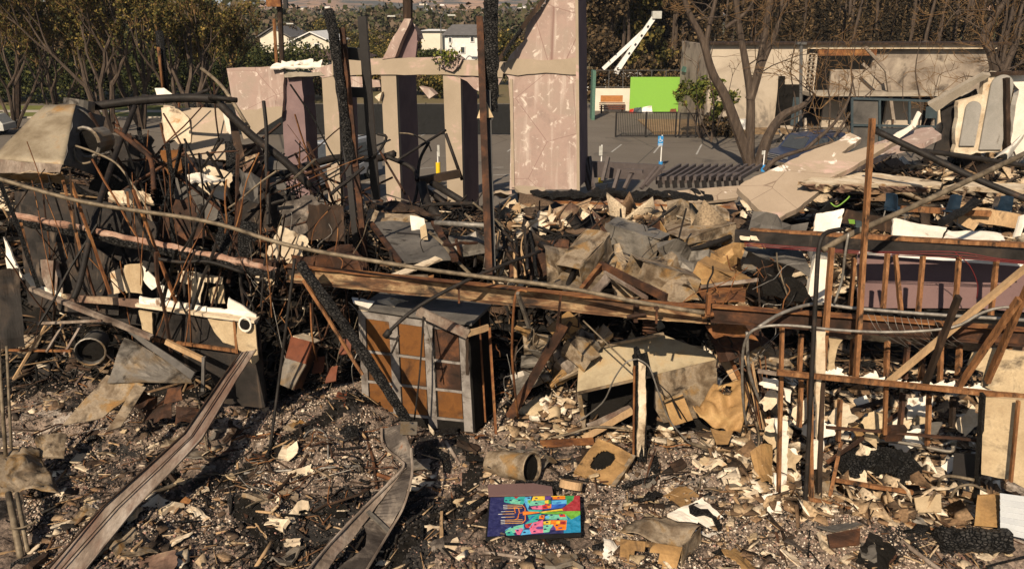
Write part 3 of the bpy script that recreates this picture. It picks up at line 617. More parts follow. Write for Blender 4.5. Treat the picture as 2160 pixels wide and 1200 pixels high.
# black screen fence across the car park
p = W(640, 280, 57); q = W(1080, 280, 57); t = thing('screened_fence', 'long black fabric fence behind the pink columns', 'fence', (p.x, 57, 0))
m = MB(); c = [(p.x-8, 57, .05), (q.x+4, 57, .05), (q.x+4, 57, 2.1), (p.x-8, 57, 2.1)]; m.sheet(c, 80, 4, .03, .01, 1.0); obj('screen_fabric', m, 'fencefab', t)
for k in range(9):
    m = MB(); x = p.x-8+(q.x-p.x+12)*k/8; m.tube([(x, 57.12, 0), (x, 57.12, 2.2)], .035, 6); obj('post', m, 'darkmetal', t)
p = W(1253, 235, 72); q = W(1640, 235, 72)
m = MB(); m.box(((p.x+q.x)/2, 72, .95), (q.x-p.x, .25, 1.9)); one('garden_wall', 'low cream wall behind the lime green board', 'wall', m, 'creamhouse')
t = thing('chain_link_fence', 'wire fence with a brown hedge rising above the low cream wall', 'fence', (p.x, 72.4, 0)); m = MB()
for k in range(14): x = p.x+(q.x-p.x)*k/13; m.tube([(x, 72.35, 0), (x, 72.35, 3.4)], .035, 5)
for z in (2, 3.4): m.tube([(p.x, 72.35, z), (q.x, 72.35, z)], .025, 5)
obj('rails', m, 'steelpost', t)
Vs = []; Fs = []; o = 0
for i in range(120):
    x = rng.uniform(p.x-.5, q.x); V1, F1 = leafcloud((x, 73.4+rng.normal()*.2, rng.uniform(.6, 3.0)), (.9, .5, .7), 150, .09, rng); Vs.append(V1); Fs.append(F1+o); o += len(V1)
hg = fastmesh('hedge', np.concatenate(Vs), np.concatenate(Fs), 'leafbrown'); tag(hg, 'thin brown hedge behind the wire fence and the lime green board', 'hedge')
# lime board
a = W(1327, 236, 71); b = W(1437, 163, 71); t = thing('green_board', 'large plain lime green rectangle standing in front of the cream wall', 'board', (a.x, 71, 0))
m = MB(); m.box(((a.x+b.x)/2, 71, (a.z+b.z)/2), (b.x-a.x, .08, b.z-a.z)); obj('panel', m, 'greenscreen', t)
for s in (0, 1):
    m = MB(); x = a.x+(b.x-a.x)*(.15+.7*s); m.bar((x, 71.1, 0), (x, 71.1, b.z-.2), .1, .1); obj('support', m, 'darkmetal', t)
a = W(1263, 233, 70.5); b = W(1318, 205, 70.5); t = thing('bench', 'rust-red slatted bench with an orange back against the cream wall', 'bench', (a.x, 70.5, 0)); z = a.z
m = MB(); m.box(((a.x+b.x)/2, 70.7, z+.95), (b.x-a.x-.3, .1, .55)); obj('backrest', m, 'benchtop', t)
m = MB()
for k in range(4): m.box(((a.x+b.x)/2, 70.35-k*.12, z+.62-k*.15), (b.x-a.x, .1, .08))
obj('seat', m, 'brickred', t)
for x in (a.x+.2, b.x-.2):
    m = MB(); m.box((x, 70.3, .25), (.1, .5, .5+z)); obj('leg', m, 'wooddk', t)
# odds and ends below the board
for (px, py, s, m_, lab) in [(1365, 232, .5, 'white', 'white plastic box at the foot of the lime green board'), (1345, 235, .4, 'steelblue', 'blue-grey bundle at the foot of the lime green board'), (1334, 236, .3, 'red', 'small red bag at the foot of the lime green board'), (1420, 238, .3, 'brickred', 'small dark red sack at the right foot of the lime green board')]:
    c = W(px, py, 70); m = MB(); m.sheet([(c.x-s, 70, .0), (c.x+s, 70, .0), (c.x+s*.8, 70.2, s*1.2), (c.x-s*.7, 70.2, s)], 5, 4, .08, .4, 3); one('bundle', lab, 'bundle', m, m_)
# black sliding gate with bars
def gatepart(label, x0, x1, yb, yt, Y, nb, dense=False):
    a = W(x0, yb, Y); b = W(x1, yt, Y); t = thing('metal_gate', label, 'gate', (a.x, Y, a.z)); m = MB(); z0, z1 = a.z, b.z
    for z in (z0+.08, z1-.05): m.bar((a.x, Y, z), (b.x, Y, z), .07, .07)
    for x in (a.x, (a.x+b.x)/2, b.x): m.bar((x, Y, z0), (x, Y, z1), .09, .09)
    obj('frame', m, 'darkmetal', t)
    for k in range(nb):
        m = MB(); x = a.x+(b.x-a.x)*(k+.5)/nb; m.bar((x, Y+.01, z0+.05), (x, Y+.01, z1-.05), .03, .03); obj('bar', m, 'darkmetal', t)
gatepart('long black barred gate below the lime green board', 1298, 1428, 289, 236, 55.6, 34)
gatepart('short dense black gate section beside the leafy shrub', 1432, 1470, 289, 238, 55.4, 15)
# boom lift
B = W(1262, 160, 84); t = thing('boom_lift_truck', 'white boom lift truck with its arm raised above the wire fence', 'boom lift', (B.x, 84, 0))
m = MB(); m.box((B.x-.6, 84, 1.2), (5.6, 2.2, 1.3)); m.box((B.x-.6, 84, .5), (5.2, 1.6, .3)); obj('truck_bed', m, 'white', t)
m = MB(); m.box((B.x+3.3, 84, 1.35), (1.9, 2.2, 2.1)); obj('cab', m, 'white', t)
for x in (-2.4, 1.2, 3.4):
    m = MB(); m.tube([(B.x+x, 82.8, .5), (B.x+x, 83.1, .5)], .5, 14); obj('wheel', m, 'tyre', t)
m = MB(); m.tube([(B.x, 84, 1.8), (B.x, 84, B.z+.1)], .3, 10); m.box((B.x+.3, 83.8, B.z+.05), (1.2, .9, .35)); obj('turret', m, 'orange', t)
E = W(1383, 32, 84); m = MB(); m.bar(W(1272, 146, 84), W(1362, 62, 84), .28, .36); obj('boom', m, 'white', t)
m = MB(); P = [W(1297, 156, 83.6), W(1320, 122, 83.6), W(1386, 28, 83.6)]; m.bar(P[0], P[1], .5, .55, taper=.8); m.bar(P[1], P[2], .36, .44); obj('boom', m, 'white', t)
m = MB()
for k in range(5): c = P[1].lerp(P[2], .1+k*.2); m.box(c+Vector((0, -.24, 0)), (.22, .03, .16), Euler((0, -R(55), 0)).to_matrix())
obj('boom_holes', m, 'black', t)
m = MB(); c = W(1385, 32, 83.6); m.box(c, (.9, .7, .7)); obj('boom_head', m, 'signgrey', t)
m = MB(); m.prism([W(1444, 153, 68), W(1473, 153, 68), W(1469, 143, 68), W(1448, 142, 68)], (0, 1.5, 0)); one('sheet_metal_canopy', 'small green sheet-metal roof left of the burnt building', 'roof', m, 'greenroof')
m = MB(); c = W(1247, 235, 66); m.box((c.x+.1, 66, 1.9), (.25, 1.5, 3.8)); one('green_container', 'dark green container edge beside the tall pink wall', 'container', m, 'greenroof')
# ---------------- burnt two-storey building at right
YB = 60; z0 = 0
def wb(px, py, dy=0): return W(px, py, YB+dy)
t = thing('burnt_building', 'burnt two-storey stone-coloured building with a breeze-block screen', 'building', (wb(1493, 290).x, YB, 0))
xL = wb(1493, 200).x; xa = wb(1692, 200).x; xb = wb(1715, 200).x; xc = wb(1752, 200).x; xR = wb(2083, 200).x; zt = wb(1500, 96).z; zm = wb(1500, 192).z
m = MB(); m.box(((xL+xa)/2, YB+.15, zt/2), (xa-xL, .3, zt)); obj('blank_wall', m, 'bwall', t)
m = MB(); m.box((xL+.14, YB+5.4, zt/2-.01), (.28, 10, zt-.02)); m.box((xR-.14, YB+5.4, zt/2-.01), (.28, 10, zt-.02)); m.box(((xL+xR)/2, YB+10.2, zt/2-.2), (xR-xL-.6, .3, zt-.45)); obj('side_wall', m, 'bwallsoot', t)
xd = wb(1836, 200).x; zl = wb(1700, 148).z
m = MB(); m.box(((xd+xR)/2, YB+.5, (zt+zm)/2-.15), (xR-xd, .25, zt-zm-.3)); m.box(((xc+xd)/2, YB+.5, (zl+zm)/2), (xd-xc-.01, .25, zl-zm)); obj('upper_wall', m, 'bwallsoot', t)
m = MB(); m.box(((xL+xR)/2+.3, YB+.9, zt+.12), (xR-xL+1, 2.6, .16)); obj('roof', m, 'wooddk', t)
m = MB(); m.box(((xa+xR)/2, YB-.05, zt-.1), (xR-xa, .16, .28)); obj('fascia', m, 'plaster', t)
m = MB(); m.box(((xb+xd)/2, YB+.0, zt-.5), (xd-xb, .2, .42)); obj('fascia', m, 'rust', t)
m = MB(); nbx, nby = 2, 9    # breeze-block screen: rings
for i in range(nbx):
    for j in range(nby):
        x = xa+.2+(xb-xa-.3)*(i+.5)/nbx; z = zm+.1+(zt-.7-zm)*(j+.5)/nby; r = .155
        m.tube([(x+r*math.cos(a_), YB+.1, z+r*math.sin(a_)) for a_ in [k*math.pi/5 for k in range(11)]], .045, 5, caps=False)
for x in (xa+.1, xb-.02): m.box((x, YB+.12, (zt+zm)/2-.3), (.1, .14, zt-zm-.6))
obj('breeze_block_screen', m, 'bwall', t)
m = MB(); m.box(((xa+xR)/2, YB-.5, zm-.12), (xR-xa, 2.0, .26)); obj('ledge', m, 'concrete', t)
m = MB(); m.box(((xb+xR)/2+.5, YB+4.5, zm-.6), (xR-xb, 9, .1)); m.box(((xa+xR)/2, YB+9.6, zt/2), (xR-xa-.8, .1, zt-.3)); obj('ceiling', m, 'soot', t)
xq = wb(1640, 250).x; xr = wb(1745, 250).x; xs = wb(1806, 250).x
for (x0, x1, zz, mm) in [(wb(1746, 250).x, wb(1796, 250).x, 2.6, 'bwall'), (wb(1985, 250).x, xR, 2.6, 'bwallsoot'), (wb(1694, 250).x, wb(1700, 250).x, 2.9, 'bwall'), (wb(1880, 250).x, wb(1960, 250).x, 2.4, 'bwall')]:
    m = MB(); m.box(((x0+x1)/2, YB+1.2, zz/2), (x1-x0, .25, zz)); obj('lower_wall', m, mm, t)
m = MB(); m.box(((xq+xa)/2-.1, YB-.02, 1.75), ((xa-xq), .08, 2.9)); obj('opening_shade', m, 'soot', t)  # black slab on the wall paints the opening's dark interior
m = MB(); m.box(((xq+xa)/2+.4, YB-.09, 1.3), (.5, .08, 2.0)); obj('door', m, 'blue' if False else 'steelblue', t)
m = MB(); m.box((wb(1638, 250).x, YB-.3, 1.9), (.35, .35, 3.8)); obj('column', m, 'soot', t)
m = MB(); m.bar(wb(1825, 100, -1), wb(1870, 150, -1), .2, .2); m.bar(wb(1870, 150, -1), wb(1885, 260, -1), .22, .22); m.bar(wb(1820, 135, -1), wb(1862, 175, -1), .15, .2); one('fallen_gutter', 'bent gutter hanging off the roof of the burnt building', 'gutter', m, 'bwallsoot')
m = MB(); m.box(wb(1565, 268, -1), (.55, .35, 1.1)); one('meter_box', 'white meter box on a post beside the forked tree', 'box', m, 'white')
m = MB(); a = GZ(1688, 345, 0); m.tube([(a.x, a.y, 0), W(1690, 92, a.y)], .09, 8); m.box(W(1690, 92, a.y), (.5, .3, .12)); one('light_pole', 'slim grey light pole in front of the burnt building', 'pole', m, 'steelpost')
# ---------------- signs and bollards
def sign(label, px, pb, pt, plate, col, boll=None, name='sign_post', iscale=1):
    b = GZ(px, pb, 0); Y = b.y; t = thing(name, label, 'sign', (b.x, Y, 0)); zt_ = W(px, pt, Y).z
    m = MB(); m.tube([(b.x, Y, 0), (b.x, Y, zt_)], .035, 8); obj('post', m, 'white', t)
    if boll: m = MB(); zz = W(px, boll[0], Y).z; m.tube([(b.x, Y, -.05), (b.x, Y, zz-.05), (b.x, Y, zz)], .115, 12, r2=None); obj('bollard', m, boll[1], t)
    x0, x1, y0, y1 = plate; c0 = W(x0, y1, Y); c1 = W(x1, y0, Y); m = MB(); m.box(((c0.x+c1.x)/2, Y-.06, (c0.z+c1.z)/2), (c1.x-c0.x, .03, c1.z-c0.z)); pl = obj('plate', m, col, t)
    return t, (c0, c1, Y, pl)
t, (c0, c1, Y, pl) = sign('blue wheelchair parking sign on a white post in the car park', 1393, 355, 285, (1387, 1399, 287, 307), 'blue', (341, 'blue'))
# wheelchair symbol: head, back, seat, leg, wheel
m = MB(); cx = (c0.x+c1.x)/2; z = c1.z; y = Y-.08
m.tube([(cx-.03, y, z-.07), (cx-.03, y, z-.05)], .03, 8); m.bar((cx-.03, y, z-.09), (cx-.02, y, z-.19), .025, .02); m.bar((cx-.02, y, z-.19), (cx+.07, y, z-.19), .025, .02); m.bar((cx+.07, y, z-.19), (cx+.10, y, z-.27), .025, .02)
m.tube([(cx-.01+.085*math.cos(a_), y, z-.22+.085*math.sin(a_)) for a_ in [2.3+k*.42 for k in range(10)]], .011, 5, caps=False)
for k in range(3): m.box((cx, y, z-.42-k*.06), (.22, .01, .022))
o_ = obj('wheelchair_symbol', m, 'white', t)
sign('white sign leaning on a yellow bollard beside the tall pink wall', 1267, 385, 306, (1263, 1271, 308, 328), 'signgrey', (352, 'yellow'))
sign('white post on a yellow bollard between the first two pink columns', 925, 384, 320, (923, 927, 306, 330), 'signgrey', (343, 'yellow'))
sign('white sign on a yellow bollard partly behind the rusty steel post', 1034, 388, 310, (1030, 1036, 306, 325), 'signgrey', (346, 'yellow'))
sign('white post in a blue base between the forked tree and the collapsed slab', 1609, 362, 318, (1606, 1612, 318, 326), 'signgrey', (348, 'blue'))
# ---------------- vehicles
def car(label, name, cx, Y, L, H, Wd, rot, bodym, wheelr=.34, burnt=False, cat='car'):
    t = thing(name, label, cat, (cx, Y, 0)); Rm = Euler((0, 0, rot)).to_matrix(); T = lambda x, y, z: Vector((cx, Y, 0))+Rm @ Vector((x, y, z))
    prof = [(-L/2, .35), (-L/2+.02, H*.5), (-L*.27, H*.57), (-L*.14, H*.97), (L*.38, H), (L*.48, H*.60), (L/2, H*.55), (L/2, .35)]
    m = MB(); hw = Wd/2; n = len(prof)
    secs = [(-hw, .86), (-hw*.97, 1), (hw*.97, 1), (hw, .86)]
    lv = [[T(x, s*(1 if z < H*.6 else .84), z) for x, z in prof] for s in (-hw, hw)]
    m.add(lv[0]+lv[1], [tuple(range(n-1, -1, -1)), tuple(range(n, 2*n))]+[(i, (i+1) % n, n+(i+1) % n, n+i) for i in range(n)]); obj('body', m, bodym, t)
    for s in (-1, 1):
        for wx in ((-.12, .10), (.12, .27), (.29, .41)):
            x0, x1 = wx[0]*L, wx[1]*L; k0, k1 = H*.60, H*.90; xs_ = .04*L if wx[0] < 0 else 0
            m = MB(); q = [T(x0-xs_, s*(hw*.985), k0), T(x1, s*(hw*.985), k0), T(x1, s*(hw*.86+.02), k1), T(x0+xs_*.6, s*(hw*.86+.02), k1)]; m.prism(q, Rm @ Vector((0, s*.02, 0))); obj('side_window', m, 'glass', t)
        for x in (-L*.31, L*.30):
            m = MB(); m.tube([T(x, s*(hw-.2), wheelr), T(x, s*(hw+.03), wheelr)], wheelr, 16); wh = obj('wheel', m, 'tyre', t)
            m = MB(); m.tube([T(x, s*(hw+.02), wheelr), T(x, s*(hw+.05), wheelr)], wheelr*.6, 12); rm = obj('rim', m, 'chrome', None); rm.parent = wh; rm.location = Vector(rm.location)-Vector(WLOC[t.name])
        m = MB(); m.box(T(-L/2-.01, s*hw*.72, H*.45), (.08, .35, .2), Rm); obj('headlight', m, 'chrome', t)
        m = MB(); m.bar(T(-L*.1, s*hw*.7, H+.08), T(L*.36, s*hw*.7, H+.08), .05, .05); obj('roof_rail', m, 'darkmetal', t)
    m = MB(); m.prism([T(-L*.262, -hw*.8, H*.60), T(-L*.262, hw*.8, H*.60), T(-L*.15, hw*.72, H*.94), T(-L*.15, -hw*.72, H*.94)], Rm @ Vector((-.03, 0, .02))); obj('windscreen', m, 'glass', t)
    m = MB()
    for k in range(3): m.box(T(-L/2-.02, 0, H*.36+k*.1), (.05, Wd*.55, .04), Rm)
    obj('grille', m, 'chrome', t); m = MB(); m.box(T(-L/2-.05, 0, .42), (.16, Wd*.98, .2), Rm); obj('bumper', m, 'ductgrey', t)
    return t
c = GZ(1700, 352, 0); car('dark blue off-road car parked behind the fallen pink slab', 'parked_car', c.x, c.y, 4.8, 1.85, 1.9, R(28), 'bluecar', .38)
c = GZ(690, 392, 0); car('scorched white van seen between the first two pink columns', 'burnt_van', c.x+.3, c.y+1, 5.0, 2.1, 1.95, R(62), 'vanpaint', .36, cat='van')
c = GZ(-45, 284, 0); car('white car at the far left edge beyond the exhaust hood', 'white_car', c.x, c.y, 4.4, 1.4, 1.8, R(5), 'signgrey', .33)
# ================================================================ RUINS
def C(px, py, Y, up=.025):      # a point of the picture at depth Y, never under the rubble
    p = W(px, py, Y)
    if Y < 13.5 and p.z < hgt(p.x, p.y)+up: p = G(px, py, up)
    return p
def pt(q):
    if isinstance(q, Vector): return q
    return G(q[0], q[1], .03) if len(q) == 2 else C(*q)
def P(name, label, cat, m, pts, r, n=6, sm=4, group=None, r2=None):
    mb = MB(); mb.tube([pt(q) for q in pts], r, n, sm if len(pts) > 2 else 0, r2=r2); return one(name, label, cat, mb, m, group, True)
def B(name, label, cat, m, a, b, w_, h_, n=1, amp=0, group=None, up=Vector((0, 0, 1)), taper=1):
    mb = MB(); mb.bar(pt(a), pt(b), w_, h_, up, n, amp, taper=taper); return one(name, label, cat, mb, m, group)
def S(name, label, cat, m, c, amp=.05, th=.012, nu=12, nv=8, fr=1.5, hole=None, rag=0, group=None, curl=0):
    if m in ('duct', 'ductgrey', 'ochre', 'rust', 'rustdk', 'greypanel') and not hole: nu, nv, amp = 5, 4, amp*1.5     # few facets: crisp creases
    mb = MB(); mb.sheet([pt(q) for q in c], nu, nv, amp, th, fr, hole, rag, curl=curl); return one(name, label, cat, mb, m, group)
def PL(name, label, cat, m, outline, pl, th=.05, amp=.05, step=.15, skip=(), group=None):
    return one(name, label, cat, slabpoly(outline, pl, th, amp, step, skip), m, group)
def log(name, label, cat, m, pts, r, group=None, jit=.25, n=10, sm=9):
    mb = MB(); Q = [pt(q) for q in pts]; mb.tube(Q, r, n, sm if len(Q) > 2 else 0)
    if len(Q) == 2:
        mb = MB(); mb.tube([Q[0].lerp(Q[1], k/14) for k in range(15)], r, n)
    mb.v = [tuple(Vector(v)+noise.noise_vector(Vector(v)*6)*r*jit+noise.noise_vector(Vector(v)*17)*r*jit*.5) for v in mb.v]
    return one(name, label, cat, mb, m, group)
# ---------------- pink synagogue front: leaning plane turned 15 degrees
TH = R(15); PN = Vector((-math.sin(TH), -math.cos(TH), 0)); PD = -PN; PO = Vector((0, 29, 0))
def pk(px, py, back=0):
    d = ray(px, py); o = Vector((0, 0, CZ)); q = PO+PD*back
    return o+d*((q-o).dot(PN)/d.dot(PN))
t = thing('pink_ruin', 'pink plastered ruin with a tall gable wall, three fin columns and a lintel', 'ruin', Vector((0, 29, 0)))
def pkpoly(name, outl, dep, m, back=0, amp=.05, skip=(), step=.25, par=None):
    Pp = [pk(x, y, back) for x, y in outl]; Pp = flatten(jag(Pp, amp, step, skip), PN) if amp else Pp
    return obj(name, MB().prism(Pp, PD*dep), m, par or t)
def fin(x0, x1, xb0, xb1, yt, yb, dep, lab=None, edge=True):   # front face, deep side with its shade painted in as darker purple
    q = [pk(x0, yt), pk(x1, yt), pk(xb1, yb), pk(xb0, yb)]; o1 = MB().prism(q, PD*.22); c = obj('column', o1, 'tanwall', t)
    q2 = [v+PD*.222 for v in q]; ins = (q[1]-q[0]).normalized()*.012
    o2 = MB().prism([q2[0]+ins, q2[1]-ins, q2[2]-ins, q2[3]+ins], PD*(dep-.22)); s_ = obj('column_side', o2, 'shadedwall', None); s_.parent = c; s_.location = Vector(s_.location)-Vector(WLOC[t.name])
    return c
big = pkpoly('gable_wall', [(1075, 400), (1078, 262), (1073, 165), (1062, 150), (1075, 118), (1106, 85), (1110, 60), (1121, 40), (1150, 10), (1160, -30), (1215, -60), (1218, 0), (1222, 400)], .25, 'pinkwall', skip=(11, 12, 0))
q = pkpoly('gable_wall_body', [(1080, 400), (1084, 170), (1115, 95), (1158, 15), (1166, -25), (1213, -55), (1219, 399)], 2.1, 'shadedwall', .252, 0)
b_ = pkpoly('band', [(1060, 155), (1066, 132), (1085, 124), (1140, 128), (1219, 122), (1220, 158), (1150, 154), (1092, 160)], .06, 'tanwall', -.062, .03)
b_ = pkpoly('corner_strip', [(1213, -55), (1219, -55), (1223, 402), (1217, 402)], .05, 'tanwall', -.064, 0)
b_ = pkpoly('corner_strip', [(1075, 168), (1081, 168), (1085, 396), (1079, 396)], .05, 'tanwall', -.05, .01)
fin(678, 712, 694, 722, 150, 440, 1.6); fin(803, 835, 818, 848, 150, 470, 2.0); fin(934, 971, 946, 978, 152, 470, 2.0)
pkpoly('lintel', [(700, 128), (790, 124), (905, 122), (932, 128), (1000, 128), (1064, 132), (1060, 164), (980, 160), (900, 158), (805, 158), (735, 160), (700, 160)], .35, 'tanwall', -.07, .03)
pkpoly('torn_plaster', [(965, 163), (1060, 165), (1048, 186), (1016, 196), (1000, 188), (985, 172)], .08, 'pinkwall', -.02, .05)
pkpoly('torn_plaster', [(735, 162), (760, 162), (800, 170), (803, 184), (770, 186), (742, 188)], .08, 'pinkwall', -.02, .05)
# left wing of the ruin
t = thing('pink_wall', 'short pink plaster wall with a ragged lower edge left of the columns', 'wall', Vector((-9, 31, 0)))
pkpoly('plaster_face', [(478, 145), (520, 143), (590, 140), (598, 150), (596, 235), (560, 265), (535, 290), (513, 292), (498, 240), (488, 205)], .18, 'pinkwall', 0, .05)
pkpoly('lower_band', [(500, 232), (596, 226), (594, 246), (560, 268), (530, 290), (514, 294)], .05, 'tanwall', -.055, .05)
pkpoly('wall_core', [(590, 158), (636, 160), (654, 420), (606, 420)], .9, 'shadedwall', .2, .03)
pkpoly('top_cap', [(598, 152), (676, 152), (684, 160), (600, 164)], .5, 'concrete', -.05, .06)
pkpoly('torn_pier', [(655, 150), (702, 135), (705, 160), (680, 165)], .4, 'pinkwall', -.02, .06)
mb = MB()
for (x, y, s) in [(600, 145, .5), (625, 143, .6), (650, 141, .5), (610, 139, .3), (640, 137, .35)]: c = pk(x, y); mb.sheet([c+Vector(v)*s for v in [(-1, -.3, 0), (1, -.3, .05), (1, .5, .35), (-1, .5, .3)]], 6, 4, .06, .05, 4)
one('plaster_scraps', 'row of whitish plaster scraps on top of the short pink wall', 'debris', mb, 'plasterwhite')
# broken gable tip above lintel
t = thing('gable_tip', 'leaning broken tip of the pink gable standing on the lintel', 'ruin', pk(840, 125))
pkpoly('tip_face', [(806, 126), (822, 92), (853, 40), (868, 38), (850, 78), (833, 122), (818, 124)], .3, 'pinkwall', -.1, .04)
pkpoly('tip_side', [(833, 124), (852, 78), (866, 42), (876, 62), (890, 82), (880, 90), (876, 124)], .1, 'shadedwall', .25, .04)
pkpoly('flap', [(872, 50), (888, 66), (893, 84), (884, 80)], .05, 'pinkwall', .1, .02)
for (pp, lab, m_) in [([(908, 122), (935, 118), (945, 108), (975, 125), (968, 140), (955, 152), (930, 142)], 'heap of pink plaster lumps lying on the lintel', 'pinkwall'), ([(884, 183), (905, 188), (918, 200), (905, 209), (898, 200)], 'pale plaster scrap hanging between the second and third pink column', 'pinkwall'),
                      ([(790, 205), (805, 195), (800, 215)], 'small pale scrap hanging by the first opening under the lintel', 'plaster')]:
    Pp = [pk(x, y, -.2) for x, y in pp]; one('plaster_scrap', lab, 'debris', MB().prism(flatten(jag(Pp, .05, .2), PN), PD*.35), m_)
V1, F1 = leafcloud(tuple(pk(945, 119, -.3)), (.5, .3, .35), 260, .04, rng); o_ = fastmesh('shrub', V1, F1, 'leafbright'); tag(o_, 'small green weed growing among the lumps on the lintel', 'plant')  # a small weed of loose leaves
B('roof_rafter', 'charred rafter along the sloping edge of the tall pink gable wall', 'rafter', 'wooddk', (1050, 130, 28.6), (1160, -20, 28.6), .18, .14, 8, .03)
B('roof_rafter', 'thin charred lath on the sloping edge of the tall pink gable wall', 'rafter', 'char', (1062, 118, 28.4), (1100, 60, 28.4), .10, .10, 6, .03)
# ---------------- steel posts and hanging charred timbers
def post(name, label, m, a, b, wd, dp, cat='post'):
    return B(name, label, cat, m, a, b, wd, dp, 6, .008, up=Vector((1, 0, 0)))
post('steel_post', 'tall black steel post just left of the first pink column', 'darkmetal', (764, 35, 17), (793, 420, 17), .17, .17)
B('steel_bracket', 'short black steel bracket joining two posts near the top', 'bracket', 'darkmetal', (722, 112, 17), (768, 116, 17), .12, .24)
B('steel_bracket', 'short black steel bracket joining two posts below the lintel', 'bracket', 'darkmetal', (728, 194, 17), (776, 196, 17), .10, .2)
post('steel_post', 'rusty brown steel post with a black neighbour left of the first pink column', 'rustdk', (722, 60, 16.6), (772, 560, 16), .11, .11)
post('steel_post', 'black leaning steel post third from the first pink column', 'darkmetal', (706, 60, 16.8), (756, 560, 16.2), .12, .12)
post('steel_post', 'rusty steel post standing in front of the third pink column', 'rustdk', (1012, 38, 15.2), (1032, 580, 13.6), .16, .12)
post('steel_post', 'black steel flange on the right edge of the rusty post', 'darkmetal', (1024, 42, 15.4), (1040, 575, 13.7), .07, .1)
log('charred_beam', 'thick alligator-charred timber hanging at the top centre', 'beam', 'charlog', [(1034, -30, 15), (1036, 80, 15), (1036, 170, 15), (1037, 235, 15)], .13)
log('charred_post', 'jagged charred timber leaning against the steel posts at upper left', 'post', 'charlog', [(692, 20, 16.4), (704, 80, 16.4), (716, 160, 16.4), (728, 260, 16.3), (740, 340, 16.2)], .10)
P('charred_splinter', 'thin charred splinter beside the jagged timber', 'splinter', 'charlog', [(700, 62, 16.1), (716, 130, 16.1), (722, 200, 16.1)], .05, 5)
P('steel_post', 'short charred half-orange pole in front of the left thicket', 'pole' and 'post', 'char', [(336, 66, 24), (350, 200, 24)], .12, 8)
P('timber_strip', 'orange timber strip along the short charred pole', 'strip', 'wood', [(334, 100, 23.8), (345, 200, 23.8)], .05, 4)
PL('hanging_board', 'triangular cream board hanging from the rusty steel post', 'board', 'drywalltan', [(1020, 205), (1041, 248), (1006, 250)], [(1020, 205, 14.8), (1041, 248, 14.6), (1006, 250, 14.7)], .02, .01)
PL('hanging_board', 'white torn scrap under the triangular cream board', 'board', 'plasterwhite', [(1008, 248), (1040, 250), (1036, 256), (1022, 264), (1012, 254)], [(1020, 248, 14.75), (1041, 255, 14.7), (1006, 260, 14.75)], .02, .01)
P('wire', 'thin pale wire hanging down to the triangular cream board', 'wire', 'conduit', [(1022, 50, 15), (1026, 120, 15), (1020, 205, 14.9)], .012, 4)
# ---------------- collapsed dark trellis
def Yt(px): return 31.5-(px-1240)*.004
t = thing('dark_trellis', 'collapsed dark brown slatted trellis right of the tall pink wall', 'trellis', W(1450, 400, 31.5))
m = MB(); m.bar(W(1385, 381, 30.6), W(1560, 372, 31.2), .2, .3); m.bar(W(1395, 366, 32.4), W(1600, 356, 32.8), .15, .2); obj('beam', m, 'trellis', t)
m = MB(); m.bar(W(1245, 357, 31), W(1392, 364, 31.5), .14, .62); obj('beam', m, 'trellis', t)
for k in range(12):
    x = 1388+k*15.6; m = MB(); m.bar(W(x, 377, 30.2), W(x+47, 349, 33.2), .09, .15)
    obj('slat', m, 'trellis', t)
    m = MB(); m.bar(W(x+3, 379, 30.3), W(x+5, 396, 30.3), .16, .12); obj('slat_end', m, 'darkmetal', t)
for k, (x0, y0, x1, y1) in enumerate([(1234, 335, 1250, 395), (1243, 330, 1252, 400), (1226, 350, 1244, 402), (1283, 332, 1271, 382), (1307, 358, 1295, 398), (1337, 357, 1317, 398), (1387, 352, 1352, 398), (1400, 350, 1362, 392), (1318, 360, 1356, 362)]):
    m = MB(); m.bar(W(x0, y0, 30.4), W(x1, y1, 30.0), .12, .12); obj('loose_slat', m, 'trellis', t)
# ---------------- fallen pink and beige slabs at right
pl = [(1560, 400, 20), (1700, 460, 18.8), (1960, 280, 22)]
PL('fallen_slab', 'huge beige and pink plaster slab leaning at right of centre', 'slab', 'slabpoly' if False else 'slabpink', [(1555, 396), (1572, 382), (1640, 352), (1700, 322), (1760, 300), (1793, 280), (1817, 292), (1775, 322), (1782, 324), (1900, 292), (1800, 352), (1742, 380), (1732, 400), (1682, 440), (1640, 462), (1600, 442)], pl, .16, .04)
pl2 = [(1800, 350, 21.6), (1900, 300, 23), (1985, 285, 23)]
PL('fallen_slab', 'long pink slab slanting up to the blue-framed window', 'slab', 'pinkwall', [(1786, 335), (1850, 300), (1945, 270), (1966, 268), (1986, 284), (1950, 302), (1885, 316), (1800, 358)], pl2, .14, .05)
PL('fallen_slab', 'narrow torn strip of white plaster above the long pink slab', 'slab', 'plasterwhite', [(1875, 292), (1925, 262), (1938, 235), (1944, 240), (1932, 268), (1890, 296)], [(1875, 292, 23), (1940, 236, 23.4), (1932, 268, 23.3)], .06, .04)
mb = MB(); q = [W(1684, 384, 19.6), W(1750, 362, 21.2), W(1860, 366, 21.4), W(1990, 385, 20.4), W(1985, 392, 19.7)]; mb.prism(jag(q, .03, .2), (0, .05, -.10)); one('roof_slab', 'flat cream slab with a broken dark edge lying below the huge beige slab', 'slab', mb, 'plaster')
mb = MB(); mb.sheet([W(1684, 388, 19.6), W(1985, 396, 19.7), W(1975, 406, 19.8), W(1720, 402, 19.7)], 30, 3, .08, .06, 5, rag=.04); one('roof_edge', 'crumbling dark edge under the flat cream slab', 'slab', mb, 'brick')
mb = MB(); q = [W(1990, 393, 19.4), W(2040, 383, 20.6), W(2170, 388, 20.6), W(2170, 400, 19.5)]; mb.prism(jag(q, .03, .2), (0, .05, -.12)); one('roof_slab', 'flat cream slab at the right edge level with the long pipe', 'slab', mb, 'plaster')
